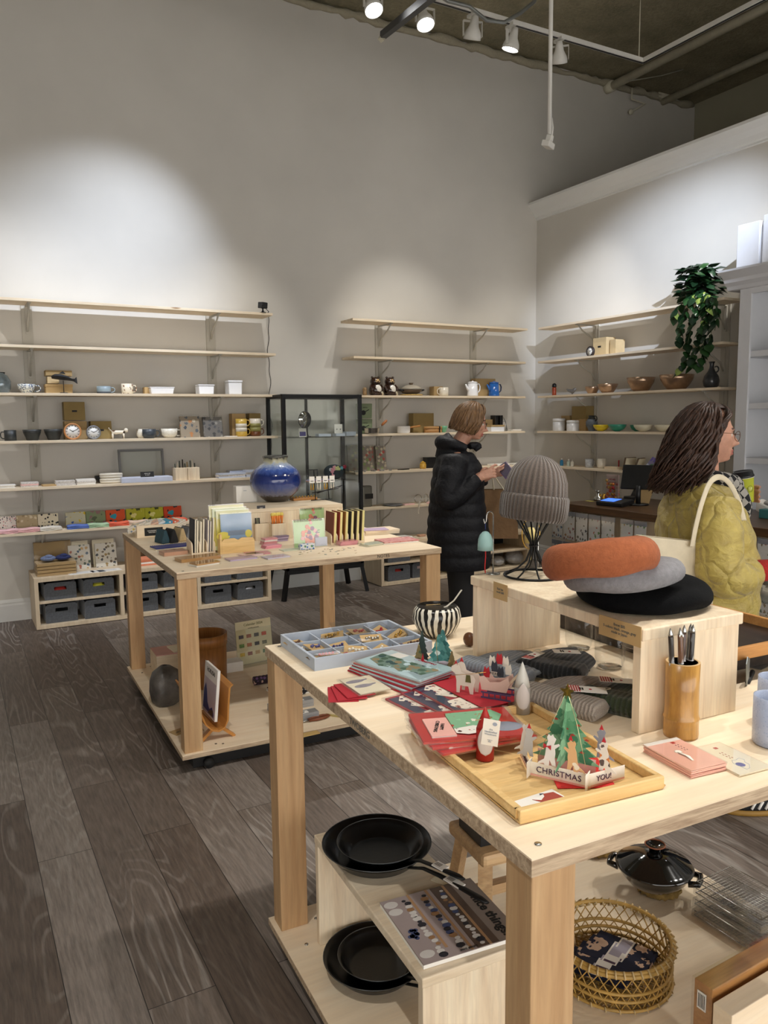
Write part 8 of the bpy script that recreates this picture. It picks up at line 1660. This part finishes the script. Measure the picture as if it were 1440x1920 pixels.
def quilt():
    m,t_,b_=nt('mustard_quilted_nylon'); tc=node(t_,'ShaderNodeTexCoord'); mp=node(t_,'ShaderNodeMapping'); mp.inputs['Scale'].default_value=(9,9,7); t_.links.new(tc.outputs['Object'],mp.inputs[0])
    n=noisen(t_,mp.outputs[0],1.2,2); ad=node(t_,'ShaderNodeVectorMath',operation='MULTIPLY_ADD'); t_.links.new(n.outputs['Color'],ad.inputs[0]); ad.inputs[1].default_value=(.5,.5,.5); t_.links.new(mp.outputs[0],ad.inputs[2])
    vo=node(t_,'ShaderNodeTexVoronoi'); vo.feature='DISTANCE_TO_EDGE'; vo.inputs['Scale'].default_value=.8; t_.links.new(ad.outputs[0],vo.inputs['Vector'])
    r=ramp(t_,vo.outputs['Distance'],[(0,(0,0,0)),(.06,(.5,.5,.5)),(.3,(1,1,1))]); n2=noisen(t_,coords(t_,(1,1,1.6)),16,4,.6,.8)
    a=node(t_,'ShaderNodeMath',operation='MULTIPLY_ADD'); t_.links.new(n2.outputs[0],a.inputs[0]); a.inputs[1].default_value=1.1; t_.links.new(r,a.inputs[2]); bump(t_,b_,a.outputs[0],.9,.012)
    t_.links.new(ramp(t_,n2.outputs[0],[(.3,srgb('a8934a')),(.7,srgb('c4b05c'))]),b_.inputs['Base Color']); b_.inputs['Roughness'].default_value=.5; b_.inputs['Sheen Weight'].default_value=.2; return m
MUS=quilt()
q=MB(); key2=[(.72,.012,.188,.225),(.80,.015,.190,.23),(.90,.012,.186,.232),(1.0,.008,.186,.235),(1.1,.0,.178,.232),(1.18,-.015,.165,.225),(1.25,-.025,.140,.205),(1.31,-.030,.105,.165),(1.345,-.03,.085,.11)]
def pk_(a,z): return 1+.022*math.sin(z*70+3*math.sin(a*2))+.018*math.sin(a*7+z*25)
loft(q,[(.72+.0125*k,)+tuple([None]) for k in ()]) if False else None
def k2(z):
    for a_,b_ in zip(key2[:-1],key2[1:]):
        if z<=b_[0]: t=(z-a_[0])/(b_[0]-a_[0]); return [a_[i]+(b_[i]-a_[i])*t for i in (1,2,3)]
    return key2[-1][1:]
loft(q,[(z,k2(z)[0],0,k2(z)[1],k2(z)[2]) for z in [.72+.0125*k for k in range(51)]],64,pk_)
mo2=lambda t:1+.05*abs(math.sin(t*PI*9))+.03*math.sin(t*37)
limb(q,[(-.035,-.165,1.265,.088),(-.045,-.225,1.16,.088),(-.045,-.262,1.03,.086),(.01,-.25,.99,.074),(.065,-.222,1.0,.064),(.115,-.205,1.010,.052)],14,24,mo2)
limb(q,[(.0,.165,1.265,.085),(.04,.215,1.15,.080),(.07,.225,1.06,.074),(.11,.185,1.12,.058),(.135,.158,1.175,.048)],14,24,mo2)
limb(q,[(-.03,0,1.30,.10),(-.03,0,1.37,.088)],6,24)
o=remeshed(q,'quilted_jacket',[MUS],W2,.008,1)
for s_ in (-1,1):
    q=MB(); limb(q,[(.0,s_*.085,.86,.105),(.005+FX[s_]*.45,s_*.09+FY[s_]*.4,.60,.088),(.01+FX[s_]*.7,s_*.09+FY[s_]*.6,.40,.078),(FX[s_],s_*.09+FY[s_],.09,.066)],8,20); q.build('trouser_leg',mat('dark_denim','1a1c22',.85),W2)
CUFF=ribbed('red_rib_knit','7d0f14','c03028',90,bd=.003)
q=MB(); q.tube([(.105,-.208,1.010),(.13,-.204,1.012),(.185,-.194,1.015),(.193,-.192,1.015)],[.042,.043,.040,.034],24); q.build('red_cuff',mat('red_cuff_knit','a8211f',.9,var=.25,vs=150,bmp=.6,bs=200),W2)
q=MB(); q.tube([(.132,.160,1.165),(.142,.150,1.20),(.150,.138,1.235),(.154,.130,1.25)],[.042,.041,.037,.031],24); q.build('red_cuff',mat('red_cuff_knit','a8211f'),W2)
H2=hairmat('dark_wavy_hair','221713','553d31'); hair(W2,R2,H2,480,1.55,.235,(1.08,1.42),.022,.055,9,fringe=0,rad=.0056,s=1.02,inner=1.04,sweep=110)
glasses(W2,R2,mat('bronze_frames','6a4a38',.3,metal=.6),1.02)
# checked scarf
def check():
    m,t_,b_=nt('checked_wool'); ch=node(t_,'ShaderNodeTexChecker'); ch.inputs['Scale'].default_value=38; ch.inputs['Color1'].default_value=srgb('121317'); ch.inputs['Color2'].default_value=srgb('9a968f'); t_.links.new(coords(t_,rot=(.3,.7,.4)),ch.inputs['Vector']); t_.links.new(ch.outputs[0],b_.inputs['Base Color']); b_.inputs['Roughness'].default_value=.95
    bump(t_,b_,noisen(t_,coords(t_),200,3).outputs[0],.5,.003); return m
q=MB(); limb(q,[(-.06,-.05,1.37,.030),(.01,-.085,1.355,.035),(.075,-.055,1.335,.040),(.10,.0,1.325,.042),(.075,.055,1.335,.040),(.01,.085,1.355,.035),(-.06,.05,1.37,.03)],8,16)
limb(q,[(.085,-.02,1.32,.042),(.115,-.03,1.275,.045),(.130,-.03,1.225,.040),(.128,-.03,1.195,.030)],8,16); q.build('checked_scarf',check(),W2)
# shoes: black canvas sneakers with white stripes and gum soles
for s_ in (-1,1):
    sh=part('sneaker',mat('black_suede','17181b',.8),W2,lambda q:q.lathe([(.044,.022),(.050,.035),(.044,.065),(.036,.10),(.03,.105)],26,c=(.045+FX[s_],s_*.09+FY[s_],0),sx=2.6,sy=.92,fn=lambda a,z:(1-.35*max(0,math.cos(a))*max(0,(z-.035)/.07))))
    part('gum_sole',mat('gum_rubber','a07a35',.6),sh,lambda q:q.lathe([(.046,0),(.051,.005),(.052,.022),(.0,.0225)],26,c=(.045+FX[s_],s_*.09+FY[s_],0),sx=2.65,sy=.95))
    part('laces',PAPER,sh,lambda q:[q.tube([(.075+FX[s_]+.018*k,FY[s_]+s_*.09-.03,.078-.008*k),(.078+FX[s_]+.018*k,FY[s_]+s_*.09,.092-.010*k),(.075+FX[s_]+.018*k,FY[s_]+s_*.09+.03,.078-.008*k)],.0035,6) for k in range(4)])
    part('white_stripe',PAPER,sh,lambda q:[q.tube([(.02+FX[s_]+.028*k,FY[s_]+s_*.09+y_,.032),(.04+FX[s_]+.028*k,FY[s_]+s_*.09+y_*.86,.062)],.006,6) for k in range(3) for y_ in (-.046,.046)])
# tote bag: hangs from the near shoulder
wm2=Matrix.Translation((pw.x,pw.y,0))@Matrix.Rotation(-math.radians(29),4,'Z')
CAN=mat('natural_canvas','d8ccb2',.9,var=.07,vs=20,bmp=.3,bs=300)
tb=wm2@Vector((-.19,-.235,.78)); t=thing('tote_bag','cream canvas tote bag hanging from the shoulder of the mustard jacket','bag',tuple(tb),-math.radians(29)+.25)
part('bag_body',CAN,t,lambda q:(q.add([(-.17,-.03,0),(.13,-.03,0),(.13,.03,0),(-.17,.03,0),(-.17,-.045,.385),(.135,-.02,.345),(.135,.02,.345),(-.17,.03,.385)],[(0,3,2,1),(0,1,5,4),(1,2,6,5),(2,3,7,6),(3,0,4,7)])),thick=.003,bevel=.004)
tm=Matrix.Translation(tb)@Matrix.Rotation(-math.radians(29)+.25,4,'Z')
def lw(v): return tm.inverted()@(wm2@Vector(v))
q=MB(); r=interp([(*lw(v),.012) for v in ((-.16,-.275,1.12),(-.145,-.268,1.20),(-.115,-.245,1.29),(-.070,-.20,1.355),(-.02,-.165,1.372),(.02,-.165,1.345),(.045,-.19,1.28),(.055,-.22,1.21))],8)
q.tube([Vector(a_[:3]) for a_ in r],.0115,10,flat=.3); q.build('strap',CAN,t)
# paper cup
cpw=wm2@CUPC; t=thing('paper_cup','lime green paper coffee cup with black lid in the hand of the mustard-jacket woman','cup',tuple(cpw),-math.radians(29),rot=(-.0,-.16,-math.radians(29)))
CG=mat('lime_paper','a8ae22',.6,var=.03)
part('cup_body',CG,t,lambda q:q.lathe([(0,0),(.0285,0),(.0295,.003),(.0395,.100),(.0405,.103),(.0,.104)],40)); part('lid',mat('black_lid','0f1216',.35),t,lambda q:q.lathe([(.0412,.1042),(.043,.107),(.0425,.113),(.040,.115),(.0385,.128),(.036,.131),(.034,.128),(.0,.128)],40)); part('rolled_rim',PAPER,t,lambda q:q.tube([(.0408*math.cos(a*PI/18),.0408*math.sin(a*PI/18),.1028) for a in range(36)],.0011,6,closed=True))
def logo(q):
    for rr,w_ in ((.0125,.0009),):
        q.tube([(-.0+.0362*math.cos(-1.35+rr*1.0/.036*math.cos(a*PI/12)),.0362*math.sin(-1.35+rr/.036*math.cos(a*PI/12)),.058+rr*math.sin(a*PI/12)) for a in range(24)],.0007,5,closed=True)
part('ring_logo',mat('dark_olive_print','4c5220',.6),t,logo); part('leaf_logo',mat('pale_lime_print','cdd27a',.6),t,lambda q:[q.tube([(.0362*math.cos(-1.35+dx),.0362*math.sin(-1.35+dx),.052),(.0364*math.cos(-1.35+dx*1.4),.0364*math.sin(-1.35+dx*1.4),.065)],[.0018,.0026],6) for dx in (-.14,-.05,.05,.14)])
